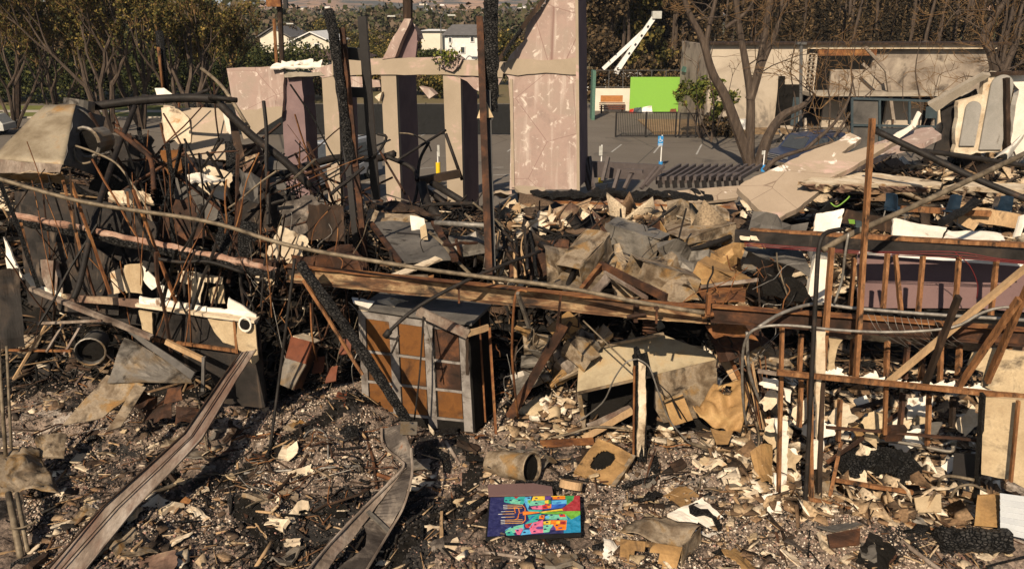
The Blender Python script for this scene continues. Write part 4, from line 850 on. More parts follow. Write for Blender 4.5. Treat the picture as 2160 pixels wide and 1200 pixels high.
S('beige_slab', 'flat beige slab lying on the low burnt wall left of the huge slab', 'slab', 'slabpink', [(1405, 405, 25), (1560, 392, 25.2), (1556, 418, 24.4), (1425, 430, 24.4)], .02, .1, rag=.04)
S('beige_slab', 'beige slab fragment at the foot of the tall pink wall', 'slab', 'tanwall', [(1085, 392, 27), (1150, 396, 27), (1150, 418, 26.4), (1100, 414, 26.4)], .02, .12, rag=.06)
S('plaster_lump', 'curled dark plaster lump left of the tall pink wall base', 'slab', 'tanwall', [(1040, 405, 26.5), (1078, 400, 26.7), (1080, 412, 26), (1045, 410, 26)], .12, .08, curl=.1)
# low burnt masonry wall
t = thing('low_burnt_wall', 'long low burnt masonry wall with peeling cream paint below the trellis', 'wall', W(1300, 470, 25.2))
m = MB(); m.sheet([W(1108, 474, 25.0), W(1555, 474, 24.2), W(1550, 414, 24.6), W(1108, 410, 25.4)], 60, 8, .06, .35, 2, rag=.02); obj('masonry', m, 'brick', t)
m = MB(); m.sheet([W(1120, 412, 25.0), W(1500, 420, 24.4), W(1480, 408, 25.0), W(1130, 404, 25.6)], 50, 4, .1, .08, 4, rag=.05); obj('charred_cap', m, 'char', t)
for x in range(1135, 1480, 44):
    m = MB(); m.sheet([W(x, 452, 24.6), W(x+34, 455, 24.55), W(x+22, 434, 24.6), W(x+8, 432, 24.65)], 5, 5, .04, .05, 4, rag=.15); obj('cream_relief', m, 'plaster', t)
m = MB(); m.bar(W(1110, 425, 24.7), W(1540, 437, 24.0), .08, .06, n=10, amp=.02); obj('ledge', m, 'rust', t)
P('black_pipe', 'short thick black pipe lying across the low burnt wall', 'pipe', 'pipedk', [(1180, 446, 21), (1340, 478, 19.4)], .12, 10, 0)
P('pipe_flange', 'black flange on the end of the short thick pipe', 'pipe', 'pipedk', [(1178, 446, 21.1), (1185, 447, 21.0)], .19, 10, 0)
P('pipe_support', 'rusty leg under the short thick black pipe', 'pipe', 'rustdk', [(1266, 462, 20.2), (1258, 500, 19.8)], .08, 6, 0)
P('pipe_support', 'bent brown strap below the left part of the black pipe', 'pipe', 'rustdk', [(1205, 455, 20.6), (1195, 480, 20.2), (1205, 520, 19.6)], .06, 5)
# blue-framed window, arches, right-hand wall bits
t = thing('blue_window', 'large broken blue-framed window behind the fallen slabs', 'window', W(1880, 300, 27.6)); m = MB(); YW = 27.6
for a_, b_ in [((1797, 208), (1797, 330)), ((1855, 211), (1855, 330)), ((1918, 212), (1918, 262)), ((1976, 214), (1974, 300)), ((1797, 208), (1976, 214)), ((1797, 264), (1976, 268))]: m.bar(W(*a_, YW), W(*b_, YW), .075, .07)
obj('window_frame', m, 'steelblue', t)
m = MB(); a_, b_, c_, d_ = W(1799, 210, YW+.03), W(1853, 212, YW+.03), W(1853, 326, YW+.03), W(1799, 322, YW+.03); m.prism([a_, b_, c_, d_], (0, .02, 0)); obj('pane', m, 'greypanel', t)
m = MB(); m.prism([W(1857, 270, YW+.03), W(1916, 270, YW+.03), W(1916, 300, YW+.03), W(1857, 300, YW+.03)], (0, .02, 0)); obj('pane', m, 'glass', t)
PL('poster_scrap', 'small blue scrap in the upper right corner of the blue-framed window', 'scrap', 'blue' if False else 'steelblue', [(1954, 226), (1974, 224), (1974, 250), (1952, 250)], [(1954, 226, 27.3), (1974, 224, 27.3), (1974, 250, 27.3)], .03, .01)
t = thing('arched_wall', 'broken grey wall with arched panels and torn white plaster at the upper right', 'wall', W(2060, 320, 24)); YA = 24
m = slabpoly([(2012, 330), (2018, 260), (2022, 215), (2072, 200), (2075, 160), (2110, 152), (2122, 175), (2118, 318), (2060, 322)], [(2012, 330, YA), (2075, 160, YA), (2118, 318, YA)], .2, .06); obj('wall', m, 'plaster', t)
def arch(x0, x1, yb, yt, Y, m_, nm='arch_panel'):
    a_ = W(x0, yb, Y); b_ = W(x1, yb, Y); r = (b_.x-a_.x)/2; zt_ = W((x0+x1)/2, yt, Y).z-r; cx = (a_.x+b_.x)/2
    pts = [(a_.x, Y, a_.z), (b_.x, Y, b_.z)]+[(cx+r*math.cos(q), Y, zt_+r*math.sin(q)) for q in [k*math.pi/12 for k in range(13)]]
    mm = MB(); mm.prism(pts, (0, .06, 0)); return obj(nm, mm, m_, t)
arch(2066, 2112, 316, 158, YA-.08, 'archwall'); arch(2024, 2056, 308, 214, YA-.08, 'archwall'); arch(2135, 2185, 330, 160, YA+.3, 'archwall')
m = slabpoly([(2112, 160), (2160, 155), (2175, 330), (2145, 335), (2132, 300), (2150, 190), (2135, 172)], [(2112, 160, YA+.2), (2160, 155, YA+.2), (2145, 335, YA+.2)], .25, .05); obj('wall_return', m, 'plasterwhite', t)
m = MB(); m.bar(W(2120, 165, YA-.1), W(2122, 320, YA-.1), .12, .3, n=8, amp=.02); m.bar(W(2070, 157, YA), W(2170, 154, YA), .12, .12); obj('timber_frame', m, 'wooddk', t)
PL('slanted_slab_edge', 'long thin concrete edge slanting down left from the arched wall', 'slab', 'concrete', [(1958, 222), (2040, 176), (2075, 158), (2090, 160), (2050, 186), (1975, 236)], [(1958, 222, 24.5), (2075, 158, 23.8), (1975, 236, 24.5)], .2, .03)
PL('soot_wall', 'sooty brown wall piece under the slanting concrete edge', 'wall', 'sootwall', [(1985, 232), (2060, 188), (2064, 206), (2024, 216), (2016, 300), (2006, 330), (1970, 318), (1990, 270)], [(1985, 232, 24.6), (2060, 188, 24.4), (2006, 330, 24.4)], .15, .04)
P('white_pole', 'bent white pole along the right side of the blue-framed window', 'pole', 'plaster', [(1984, 215, 26), (1982, 260, 26), (1975, 290, 26)], .09, 6)
S('curled_sheet', 'curled cream sheet with a dark inside beside the right edge', 'sheet', 'plasterwhite', [(2092, 340, 21), (2120, 345, 21), (2160, 290, 22), (2140, 300, 22)], .12, .03, curl=.2)
# ---------------- right middle heap: pipes, chairs, boards
P('long_pipe', 'long black pipe crossing down right from the fallen pink slab', 'pipe', 'pipedk', [(1845, 275, 19), (1980, 340, 18.4), (2060, 378, 18), (2175, 425, 17.4)], .075, 8)
P('long_pipe', 'thinner black pipe running to the right edge above the cream slab', 'pipe', 'pipedk', [(1900, 314, 20), (2020, 328, 20), (2175, 352, 20)], .06, 8)
P('long_pipe', 'long brown pipe rising to the right edge over the burnt ceiling timber', 'pipe', 'pipe', [(1735, 528, 11.2), (1800, 492, 11.4), (1950, 425, 12.2), (2175, 318, 13.6)], .045, 8)
def chair(lab, px, py, Y, s, rz):
    c = W(px, py, Y); t = thing('plastic_chair', lab, 'chair', c, 'blue plastic chairs under the cream slab'); Rm = Euler((0, 0, rz)).to_matrix(); T = lambda v: c+Rm @ (Vector(v)*s)
    m = MB(); m.sheet([T((-.25, -.25, .45)), T((.25, -.25, .45)), T((.25, .25, .42)), T((-.25, .25, .42))], 6, 6, .02, .03, 3); obj('seat', m, 'bluechair', t)
    m = MB(); m.sheet([T((-.24, .25, .44)), T((.24, .25, .44)), T((.2, .36, .95)), T((-.2, .36, .95))], 6, 6, .02, .03, 3, curl=-.05); obj('backrest', m, 'bluechair', t)
    for x in (-.22, .22):
        for y in (-.2, .2): m = MB(); m.tube([T((x, y, .43)), T((x*1.15, y*1.2, 0))], .015, 5); obj('leg', m, 'conduit', t)
chair('blue plastic chair seen from the front under the flat cream slab', 1885, 466, 17.6, .66, R(120)); chair('blue plastic chair with its back to the viewer under the flat cream slab', 1995, 468, 17.4, .66, R(185)); chair('blue plastic chair in the shadows right of the other blue chairs', 2110, 466, 17.6, .62, R(160))
P('green_cable', 'curled lime green cable under the flat cream slab', 'cable', 'lime', [(1752, 428, 19.5), (1765, 436, 19.4), (1785, 422, 19.4), (1792, 414, 19.4)], .02, 5)
S('lime_scrap', 'tiny lime green scrap behind the tall orange stud', 'scrap', 'lime', [(1790, 463, 17), (1803, 464, 17), (1804, 473, 17), (1792, 472, 17)], .01, .02, 3, 3)
S('blue_scrap', 'tiny blue container scrap beside the lime green scrap', 'scrap', 'blue' if False else 'steelblue', [(1806, 467, 17), (1818, 468, 17), (1818, 482, 17), (1805, 480, 17)], .01, .1, 3, 3)
S('white_board', 'upright white board with a scorched rim left of the tall orange stud', 'board', 'plasterwhite', [(1716, 492, 16.4), (1770, 494, 16.4), (1780, 442, 16.8), (1722, 450, 16.8)], .03, .06, rag=.04)
S('white_board', 'white plaster board right of the tall orange stud', 'board', 'plasterwhite', [(1882, 500, 15.6), (1985, 504, 15.6), (1998, 480, 16), (1882, 462, 16)], .03, .06, rag=.04)
S('white_board', 'long low white board running along the orange ceiling plate', 'board', 'plasterwhite', [(1990, 505, 15.8), (2120, 512, 15.8), (2110, 496, 16.2), (2000, 484, 16.2)], .04, .06, rag=.05)
for (a_, b_, w1, lab, mm) in [((1780, 455), (1990, 500), .3, 'grey-brown board behind the tall orange stud', 'wooddk'), ((2020, 445), (2150, 468), .32, 'grey-brown board with a torn top near the right edge', 'woodpale'), ((1900, 440), (2090, 452), .12, 'thin brown board beneath the blue chairs', 'wood'),
                              ((2005, 452), (2060, 478), .2, 'scorched board end right of the blue chairs', 'woodpale'), ((2140, 505), (2175, 510), .2, 'board stub at the right edge by the ceiling plate', 'wood')]:
    B('board', lab, 'board', mm, (*a_, 17.5), (*b_, 17.2), .06, w1, 8, .03)
S('striped_collar', 'white ribbed curved scrap at the right edge', 'scrap', 'plasterwhite', [(2140, 500, 14.6), (2148, 503, 14.6), (2160, 458, 14.9), (2150, 456, 14.9)], .03, .05, curl=.1)
log('charred_beam', 'charred timber crossing among the brown boards at right', 'beam', 'char', [(1985, 470, 16.5), (2030, 445, 16.8), (2060, 425, 17)], .09)
# ================================================================ FRONT RIGHT: stud wall, ceiling plate
def ibeam(name, label, a, b, h, fw, m, n=14, amp=.012, th=.014):
    t = thing(name, label, 'beam', pt(a)); A = pt(a); Bp = pt(b); d = (Bp-A).normalized(); up = Vector((0, 0, 1)); up = (up-d*up.dot(d)).normalized()
    mb = MB(); mb.bar(A, Bp, th, h, up, n, amp); obj('web', mb, m, t)
    for s in (1, -1):
        mb = MB(); mb.bar(A+up*s*(h/2+.008), Bp+up*s*(h/2+.008), fw, .016, up, n, amp); obj('flange', mb, 'rust' if s > 0 else m, t)
    return t
ibeam('steel_beam', 'long rust-streaked steel I-beam crossing the middle from the charred log', (606, 575, 12.75), (1335, 650, 11.6), .24, .17, 'ibeam', 30)
ibeam('steel_beam', 'short rusty steel I-beam piece right of the joint at centre right', (1347, 652, 11.5), (1492, 662, 11.3), .22, .17, 'ibeam')
ibeam('steel_beam', 'dark scorched steel I-beam running to the right edge', (1500, 660, 11.2), (2180, 712, 10.5), .21, .17, 'rustdk')
mb = MB(); mb.box(pt((1341, 655, 11.5)), (.06, .14, .34)); mb.tube([pt((1322, 668, 11.4)), pt((1362, 663, 11.4))], .03, 6); one('splice_plate', 'dark splice plate joining the two middle I-beams', 'plate', mb, 'rustdk')
mb = MB(); mb.box(pt((1494, 640, 11.1)), (.05, .12, .30)); mb.tube([pt((1480, 668, 11.1)), pt((1505, 662, 11.1))], .035, 6); one('pipe_clamp', 'rusty clamp where the long pipe ends on the I-beam', 'clamp', mb, 'rust')
P('long_pipe', 'very long tan pipe sagging from the left edge to the I-beam at centre', 'pipe', 'pipe', [(-20, 372, 12.2), (180, 427, 12.2), (440, 468, 12.2), (620, 520, 12.0), (900, 568, 11.6), (1180, 605, 11.3), (1340, 636, 11.1), (1485, 660, 11.0)], .033, 10, 8)
for (x, y, Y, lab) in [(968, 622, 11.5, 'small bent bracket under the long pipe at centre'), (1385, 664, 11.0, 'short hanger strap near the pipe clamp')]:
    mb = MB(); mb.box(pt((x, y, Y)), (.03, .04, .26)); mb.box(pt((x, y-14, Y)), (.07, .05, .03)); one('hanger', lab, 'bracket', mb, 'rustdk')
P('hook_pipe', 'thin rusty pipe hooked over the I-beam and hanging down to the rubble', 'pipe', 'rust', [(1112, 615, 11.1), (1098, 612, 11.1), (1088, 622, 11.1), (1083, 660, 11.15), (1080, 740, 11.5), (1084, 800, 11.7), (1092, 880, 12.2)], .022, 6)
B('stub', 'short grey stub leaning below the I-beam by the hooked pipe', 'stub', 'ductgrey', (1092, 618, 11.0), (1116, 690, 11.4), .05, .05)
B('stub', 'thin rusty rod hanging below the I-beam at x of the metal frame', 'stub', 'rustdk', (1183, 622, 11.0), (1174, 690, 11.2), .03, .03) if False else B('hanging_rod', 'thin rusty rod hanging in front of the I-beam above the scorched plank', 'rod', 'rustdk', (1183, 622, 11.0), (1174, 700, 11.2), .03, .03)
P('black_bar', 'long black rod lying diagonally across the I-beam above the cabinet', 'rod', 'pipedk', [(815, 705, 11.0), (885, 645, 11.2), (1010, 580, 11.6), (1140, 530, 12.4)], .03, 8)
P('rod_end', 'knobbed end of the long black rod by the cabinet', 'rod', 'pipedk', [(812, 710, 11.0), (822, 698, 11.0)], .05, 8)
# burnt ceiling timber & plate
t = thing('ceiling_beam', 'wide blackened ceiling timber with an orange plate on top at right', 'beam', C(1860, 520, 13.0))
m = MB(); m.bar(C(1550, 497, 13.6), C(2180, 541, 12.2), .16, .20, n=20, amp=.012); obj('timber', m, 'sootwall', t)
m = MB(); m.bar(C(1583, 486, 13.6), C(2180, 518, 12.2), .13, .06, n=20, amp=.008); obj('plate', m, 'wood', t)
m = MB()
for x in range(1560, 1720, 22): m.sheet([C(x, 498+x*.0-1, 13.43), C(x+24, 500, 13.43), C(x+20, 508, 13.4), C(x+2, 506, 13.4)], 5, 3, .01, .01, 8, rag=.1)
obj('pink_flakes', m, 'plaster', t)
for k, (dy, dz) in enumerate([(0, 0), (3, 3), (6, 5)]):
    P('red_wire', ['upper', 'middle', 'lower'][k]+' red cable strung under the orange ceiling plate', 'wire', 'redwire', [(1570, 512+dy, 13.2), (1700, 522+dy, 13.1), (1850, 531+dy, 12.8), (2010, 531+dy*2, 12.3), (2100, 545+dy, 12.1), (2175, 552+dy, 12)], .008, 4)
P('red_wire', 'red cable hanging in a loop in front of the maroon panel', 'wire', 'redwire', [(2015, 533, 12.2), (2045, 560, 12.1), (2062, 600, 12.1), (2060, 630, 12.1)], .008, 4)
# maroon wall
t = thing('maroon_wall', 'long maroon painted wall panel with a white strip behind the orange studs', 'wall', C(2000, 600, 13.6))
m = slabpoly([(1808, 532), (2180, 556), (2180, 660), (2060, 650), (1808, 650)], [(1808, 532, 14.3), (2180, 556, 12.9), (1808, 650, 13.7)], .08, 0); obj('panel', m, 'maroon', t)
m = MB(); m.bar(C(1812, 532, 14.1), C(2180, 560, 12.75), .05, .055); obj('trim', m, 'white', t)
S('grey_sheet', 'warped grey metal panel left of the white column by the maroon wall', 'panel', 'greypanel', [(1568, 520, 14.2), (1690, 530, 13.8), (1716, 590, 13.2), (1582, 538, 13.8)], .06, .02, curl=.05)
S('white_column', 'ribbed white column casing beside the maroon wall', 'column', 'plasterwhite', [(1722, 522, 13.4), (1762, 520, 13.4), (1754, 640, 13.0), (1700, 640, 13.0)], .03, .15, rag=.05)
S('floor_shade_sheet', 'black sheet standing in for shaded floor at the foot of the maroon wall', 'sheet', 'soot', [(1806, 648, 13.6), (2180, 660, 12.8), (2180, 690, 11.8), (1806, 664, 12.6)], .03, .02)  # black sheet paints the floor's shade at the wall foot
# studs
def stud(lab, a, b, wd=.045, m='wood', dp=.09): return B('stud', lab, 'stud', m, a, b, wd, dp, 8, .006, up=Vector((0, 1, 0)))
stud('tall orange stud standing well above the burnt ceiling timber', (1840, 250, 10.6), (1805, 798, 10.2), .055)
stud('orange stud left of the tall stud, ending at the ceiling timber', (1754, 522, 10.8), (1735, 790, 10.3), .06)
stud('orange stud just left of the maroon wall, dark at the top', (1802, 545, 12.0), (1793, 650, 12.0))
for i, (a, b, m_, lab) in enumerate([((1872, 535), (1863, 650), 'wood', 'first short stud in front of the maroon wall'), ((1889, 537), (1900, 655), 'wood', 'second, slanting stud in front of the maroon wall'),
      ((1947, 540), (1937, 658), 'wood', 'third stud in front of the maroon wall'), ((2023, 542), (2015, 650), 'wood', 'fourth stud in front of the maroon wall, by the red loop'), ((2102, 548), (2090, 665), 'wood', 'fifth stud in front of the maroon wall')]):
    stud(lab, (*a, 12.3), (*b, 12.0), .05, m_)
for i, (a, b, Y0, Y1, m_, lab) in enumerate([((2175, 555), (1875, 805), 9.7, 10.2, 'woodpale', 'long pale diagonal plank rising to the right edge'), ((2175, 590), (2082, 805), 9.5, 10.1, 'wood', 'orange stud leaning right at the right edge'),
      ((2150, 630), (2022, 815), 9.6, 10.1, 'wood', 'orange stud leaning beside the right edge stud'), ((2022, 625), (1952, 810), 9.7, 10.1, 'wooddk', 'dark brown stud leaning across the lower right frame')]):
    stud(lab, (*a, Y0), (*b, Y1), .055, m_)
for i, (x, y0, y1, lab) in enumerate([(1872, 720, 795, 'short stud in the lower frame under the fallen beam, leftmost'), (1946, 735, 800, 'short stud in the lower frame behind the dark leaning stud'), (2024, 730, 790, 'short stud in the lower frame with torn plaster'), (1800, 715, 790, 'short stud in the lower frame beside the plaster column')]):
    stud(lab, (x, y0, 10.9), (x-3, y1, 10.6), .045)
# lower wall frame: header, posts, plaster
B('header', 'long brown header with torn white plaster over the lower right frame', 'header', 'wood', (1640, 785, 10.2), (2175, 838, 9.8), .08, .06, 16, .008)
mb = MB()
for k in range(22):
    x = 1730+k*16+random.uniform(-6, 6); y = 786+(x-1640)*.097-5; h_ = random.choice([3, 5, 7, 12, 18]); w_ = random.uniform(8, 22)
    mb.sheet([C(x-w_, y+5, 10.22), C(x+w_, y+6, 10.22), C(x+w_*.7, y-h_, 10.25), C(x-w_*.9, y-h_*.5, 10.25)], 8, 5, .02, .02, 6, rag=.3)
one('torn_plaster_strip', 'ragged white plaster strip along the brown header', 'plaster', mb, 'plasterwhite')
B('header', 'thin brown rail left of the plaster post, level with the header', 'header', 'woodgrey', (1598, 782, 10.4), (1720, 800, 10.25), .05, .05, 6, .008)
t = thing('plaster_post', 'timber post with cream plaster left on it at the frame corner', 'post', G(1725, 1070))
mb = MB(); mb.bar(C(1708, 790, 10.2), G(1712, 1070), .05, .09, n=10, amp=.008); obj('stud', mb, 'wood', t)
mb = MB(); mb.bar(C(1734, 790, 10.28), C(1726, 1060, 10.2), .06, .10, n=10, amp=.006); obj('stud', mb, 'wooddk', t)
mb = MB(); mb.prism(jag([C(1722, 700, 10.25), C(1742, 700, 10.25), C(1740, 870, 10.2), C(1732, 935, 10.18), C(1722, 925, 10.18)], .02, .08), (0, .06, 0)); obj('plaster', mb, 'plaster', t)
mb = MB(); mb.prism(jag([C(1712, 930, 10.12), C(1738, 930, 10.12), C(1736, 985, 10.1), C(1712, 990, 10.1)], .03, .08), (0, .05, 0)); obj('plaster', mb, 'plasterwhite', t)
mb = MB(); mb.prism(jag([C(1748, 712, 10.5), C(1778, 716, 10.5), C(1760, 765, 10.5), C(1762, 800, 10.5), C(1746, 800, 10.5)], .04, .08), (0, .03, 0)); one('torn_plaster', 'hanging torn plaster right of the plaster post', 'plaster', mb, 'drywalltan')
P('conduit', 'thick black conduit curving down in front of the plaster post', 'conduit', 'pipedk', [(1772, 484, 10.6), (1742, 492, 10.4), (1728, 520, 10.3), (1722, 600, 10.2), (1712, 800, 10.0), (1702, 1000, 9.85), (1697, 1078)], .032, 8)
P('conduit', 'pale thin rod hanging beside the thick black conduit', 'conduit', 'conduit', [(1790, 492, 10.8), (1782, 540, 10.8), (1776, 590, 10.9), (1760, 640, 10.9)], .018, 6)
t = thing('stud_post', 'orange stud with lumps of white plaster left of the frame corner', 'post', G(1645, 1050)); mb = MB(); mb.bar(C(1650, 690, 10.6), G(1642, 1050), .045, .08, n=10, amp=.006); obj('stud', mb, 'wood', t)
for (x0, y0, x1, y1) in [(1635, 885, 1662, 920), (1642, 915, 1664, 1000), (1634, 1000, 1660, 1060), (1654, 820, 1670, 850)]:
    mb = MB(); mb.prism(jag([C(x0, y0, 10.42), C(x1, y0+4, 10.42), C(x1-3, y1, 10.4), C(x0+4, y1-6, 10.4)], .04, .06), (0, .05, 0)); obj('plaster', mb, 'plasterwhite', t)
P('flexible_conduit', 'big loop of grey flexible conduit in front of the scorched I-beam', 'conduit', 'conduit', [(1575, 900, 11.4), (1567, 840, 11), (1566, 760, 10.7), (1574, 715, 10.5), (1598, 692, 10.4), (1660, 686, 10.3), (1780, 697, 10.2), (1900, 700, 10.1), (2010, 690, 9.9), (2070, 660, 9.8), (2120, 648, 9.7), (2175, 652, 9.7)], .02, 8)
P('flexible_conduit', 'braided conduit draped along the top of the scorched I-beam', 'conduit', 'conduit', [(1600, 690, 10.6), (1650, 660, 10.8), (1720, 641, 11), (1800, 650, 10.9), (1950, 662, 10.7), (2175, 676, 10.4)], .026, 7)
P('flexible_conduit', 'braided conduit hanging down behind the bundle of rods', 'conduit', 'conduit', [(1576, 700, 11.2), (1580, 780, 11.3), (1600, 840, 11.5), (1618, 880, 11.8)], .025, 7)
for k in range(16):
    random.seed(100+k); x = 1575+k*2.6; B('thin_rod', 'thin rusty rod in the leaning bundle left of the plaster-lumped stud', 'rod', ['rustdk', 'woodpale', 'wooddk', 'rust'][k % 4], (x-6+random.uniform(-12, 8), 760+random.uniform(-20, 40), 11.6+random.uniform(-.1, .2)), (x+14+random.uniform(-4, 12), 905, 11.7), .016, .016, group='bundle of thin rods leaning left of the plaster-lumped stud')
for k in range(12):
    random.seed(300+k); x = 1830+k*14; P('hanging_wire', 'fine pale wire trailing under the scorched I-beam at right', 'wire', 'conduit', [(x, 662+k, 10.3), (x+20+random.uniform(-9, 9), 700+k, 10.2), (x+60+random.uniform(-20, 20), 730+random.uniform(-5, 12), 10.4)], .004, 3, group='fine wires trailing under the scorched beam')
B('pink_edged_joist', 'flaky pink-brown joist below the scorched I-beam', 'joist', 'brick', (1745, 698, 11.3), (2175, 738, 10.9), .1, .16, 20, .02)
# drywall and siding at lower right edge
t = thing('drywall_sheet', 'cream door-sized wall panel with dark edges at the lower right edge', 'wall', G(2080, 1060))
mb = slabpoly([(2078, 838), (2180, 845), (2180, 1040), (2125, 1010), (2070, 1000)], [(2078, 838, 9.85), (2180, 845, 9.6), (2070, 1000, 9.8)], .06, .02, .1, skip=(0, 1)); obj('panel', mb, 'drywalltan', t)
mb = MB(); mb.bar(C(2073, 830, 9.8), G(2058, 1075), .04, .1, n=8, amp=.006); obj('jamb', mb, 'char', t)
mb = MB(); mb.bar(C(2148, 845, 9.55), C(2132, 1015, 9.5), .035, .05); obj('batten', mb, 'wood', t)
PL('torn_plaster', 'big cream plaster sheet with a torn left edge under the I-beam at right', 'plaster', 'drywalltan', [(2050, 745), (2090, 735), (2180, 742), (2180, 835), (2110, 830), (2070, 812), (2075, 785), (2040, 770)], [(2050, 745, 10.3), (2180, 742, 10.0), (2110, 830, 10.1)], .04, .04, .1)
PL('mustard_sheet', 'mustard and black panel below the cream door panel', 'panel', 'ochre', [(2062, 1045), (2110, 1042), (2106, 1112), (2055, 1108)], [(2062, 1045, 9.5), (2110, 1042, 9.4), (2106, 1112, 9.35)], .03, .01)
t = thing('clapboard_sheet', 'pale blue-white clapboard panel at the lower right edge', 'panel', C(2140, 1120, 9.2))
for k in range(7):
    mb = MB(); mb.bar(C(2110, 1046+k*12, 9.25), C(2185, 1056+k*13, 9.0), .02, .085, up=Vector((0, -.25, 1))); obj('board', mb, 'siding', t)
PL('black_sheet', 'dark blue-black square panel leaning in the lower right room', 'panel', 'darkmetal', [(2012, 955), (2062, 958), (2058, 1018), (2008, 1010)], [(2012, 955, 10.6), (2062, 958, 10.4), (2058, 1018, 10.3)], .04, .01)
# inside the lower right room
B('plank', 'brown steel angle crossing the lower right room', 'plank', 'rustdk', (1745, 975, 10.4), (1905, 865, 11.2), .04, .05, 6, .01)
B('plank', 'brown arched plank near the top of the lower right room', 'plank', 'wooddk', (1750, 880, 11.2), (1870, 842, 11.5), .08, .04, 8, .02)
B('stud', 'short orange stud with a rusty box at its end', 'stud', 'wood', (1869, 815, 10.2), (1866, 915, 10.3), .05, .05)
mb = MB(); mb.box(C(1888, 913, 10.4), (.26, .1, .24), Euler((.3, .1, .2)).to_matrix()); one('rusty_box', 'small rusty metal box hanging in the lower right room', 'box', mb, 'rustdk')
B('leaning_stud', 'stud leaning left inside the lower right room', 'stud', 'wood', (1775, 930, 10.6), (1750, 1050), .05, .05)
B('fallen_plank', 'long yellow-brown stick lying across the floor below the frame', 'plank', 'wood', (1704, 1050, 9.9), G(1985, 1122), .05, .045, 8, .008)
B('fallen_plank', 'short scorched stick lying in front of the charred chair shape', 'plank', 'wood', (1762, 1012, 10.2), (1925, 1038, 10.1), .06, .045, 8, .01)
P('white_edge', 'long pale curved strip across the lower right room', 'strip', 'ductgrey', [(1810, 930, 10.9), (1880, 930, 10.8), (1950, 942, 10.7), (2004, 952, 10.6), (2010, 940, 10.6)], .03, 5)
S('scorched_board', 'scorched board lying near the top of the lower right room', 'board', 'ochre', [(1795, 905, 11.2), (1850, 870, 11.5), (1870, 925, 11.0), (1810, 940, 10.9)], .05, .03, rag=.05)
S('grey_board', 'diamond-shaped grey board in the lower right room', 'board', 'ductgrey', [(1925, 895, 11.0), (1990, 890, 11.0), (1975, 915, 10.7), (1950, 930, 10.6)], .03, .03)
log('charred_lump', 'large charred upholstered lump in the lower right room', 'lump', 'char', [(1775, 985, 10.7), (1830, 972, 10.8), (1900, 978, 10.7), (1922, 1000, 10.5)], .2, jit=.5)
log('charred_lump', 'small charred knob standing on the upholstered lump', 'lump', 'char', [(1845, 975, 10.75), (1846, 948, 10.8)], .09, jit=.4)
P('bent_hose', 'bent brown hose looping at the lower right above the charred slab', 'hose', 'pipe', [(1978, 1030), (1985, 1008, 10.1), (2010, 1004, 10.1), (2055, 1012, 10)], .025, 6)
P('bent_hose', 'second bent hose below the first at the lower right', 'hose', 'pipe', [(2005, 1050, 10), (2020, 1028, 9.95), (2050, 1022, 9.9), (2080, 1035, 9.8)], .022, 6)
S('cardboard', 'tan cardboard square lying left of the bent hoses', 'board', 'drywalltan', [(1928, 1050, 9.9), (1984, 1042, 10), (1985, 1080, 9.7), (1932, 1082, 9.7)], .02, .02)
log('charred_slab', 'long alligator-charred timber slab lying at the lower right corner', 'beam', 'charlog', [(1975, 1140, 9.15), (2130, 1140, 9.1)], .16, jit=.5, n=12)
S('tray', 'dark tray with a pale rim lying on the rubble at lower right', 'tray', 'greypanel', [(1722, 1112, 9.25), (1825, 1100, 9.4), (1795, 1118, 9.2), (1762, 1122, 9.15)], .03, .02)
S('rusty_plate', 'dark rusty plate lying in front of the tray', 'plate', 'rustdk', [(1745, 1128, 9.05), (1812, 1118, 9.15), (1810, 1155, 8.85), (1750, 1156, 8.85)], .03, .02)
P('black_stick', 'black Y-shaped stick lying left of the tray', 'stick', 'wooddk', [(1612, 1075), (1640, 1110), (1675, 1135)], .035, 5)
P('black_stick', 'thin black stick crossing the Y-shaped stick', 'stick', 'wooddk', [(1604, 1148), (1672, 1132), (1680, 1120)], .022, 5)
P('black_stick', 'thin black stick standing below the Y-shaped stick', 'stick', 'wooddk', [(1650, 1120), (1664, 1170)], .022, 5, 0)
P('grey_stick', 'long grey strip lying at the bottom right of the photo', 'stick', 'woodgrey', [(1900, 1140), (1960, 1185), (2000, 1215)], .035, 5)
P('bent_wire', 'thin looped wire lying left of the tray', 'wire', 'pipe', [(1697, 1078, 9.8), (1680, 1110), (1695, 1140), (1730, 1138), (1760, 1122)], .012, 5)
# ================================================================ FRONT CENTRE
# painting: children only carry colours of the picture
t = thing('painting', 'bright painting of candlesticks and coloured houses lying on the rubble', 'painting', GZ(1125, 1090, 1.27))
zf = 1.36; c00 = GZ(1024, 1133, zf+.02); c10 = GZ(1226, 1124, zf); c11 = GZ(1224, 1044, zf); c01 = GZ(1031, 1047, zf+.02)
pn = (c10-c00).cross(c01-c00).normalized()
m = MB(); m.prism([c00-pn*.002, c10-pn*.002, c11-pn*.002, c01-pn*.002], -pn*.06); obj('frame', m, 'black', t)
PCOL = dict(navy=(.025, .028, .11), teal=(.04, .38, .34), mint=(.18, .55, .38), green=(.05, .30, .09), lgreen=(.16, .42, .05), yellow=(.80, .55, .05), orange=(.85, .22, .02), redp=(.62, .05, .04), crimson=(.36, .035, .045), pinkp=(.75, .17, .30), lblue=(.10, .42, .72), blueP=(.03, .12, .50), sky=(.02, .25, .45), goldp=(.80, .42, .10), violet=(.12, .06, .25), whitep=(.75, .75, .7))
for k_, v_ in PCOL.items(): mat('paint_'+k_, [(.3, tuple(x*.55 for x in v_)), (.5, v_), (.7, tuple(min(.9, x*1.15+.03) for x in v_))], 14, bump=.1, fine=.15, fscale=60, rough=.5, patch=[((.30, .25, .2), 40, .66, .74)])
keys = list(PCOL); m = MB(); LAY = [0]
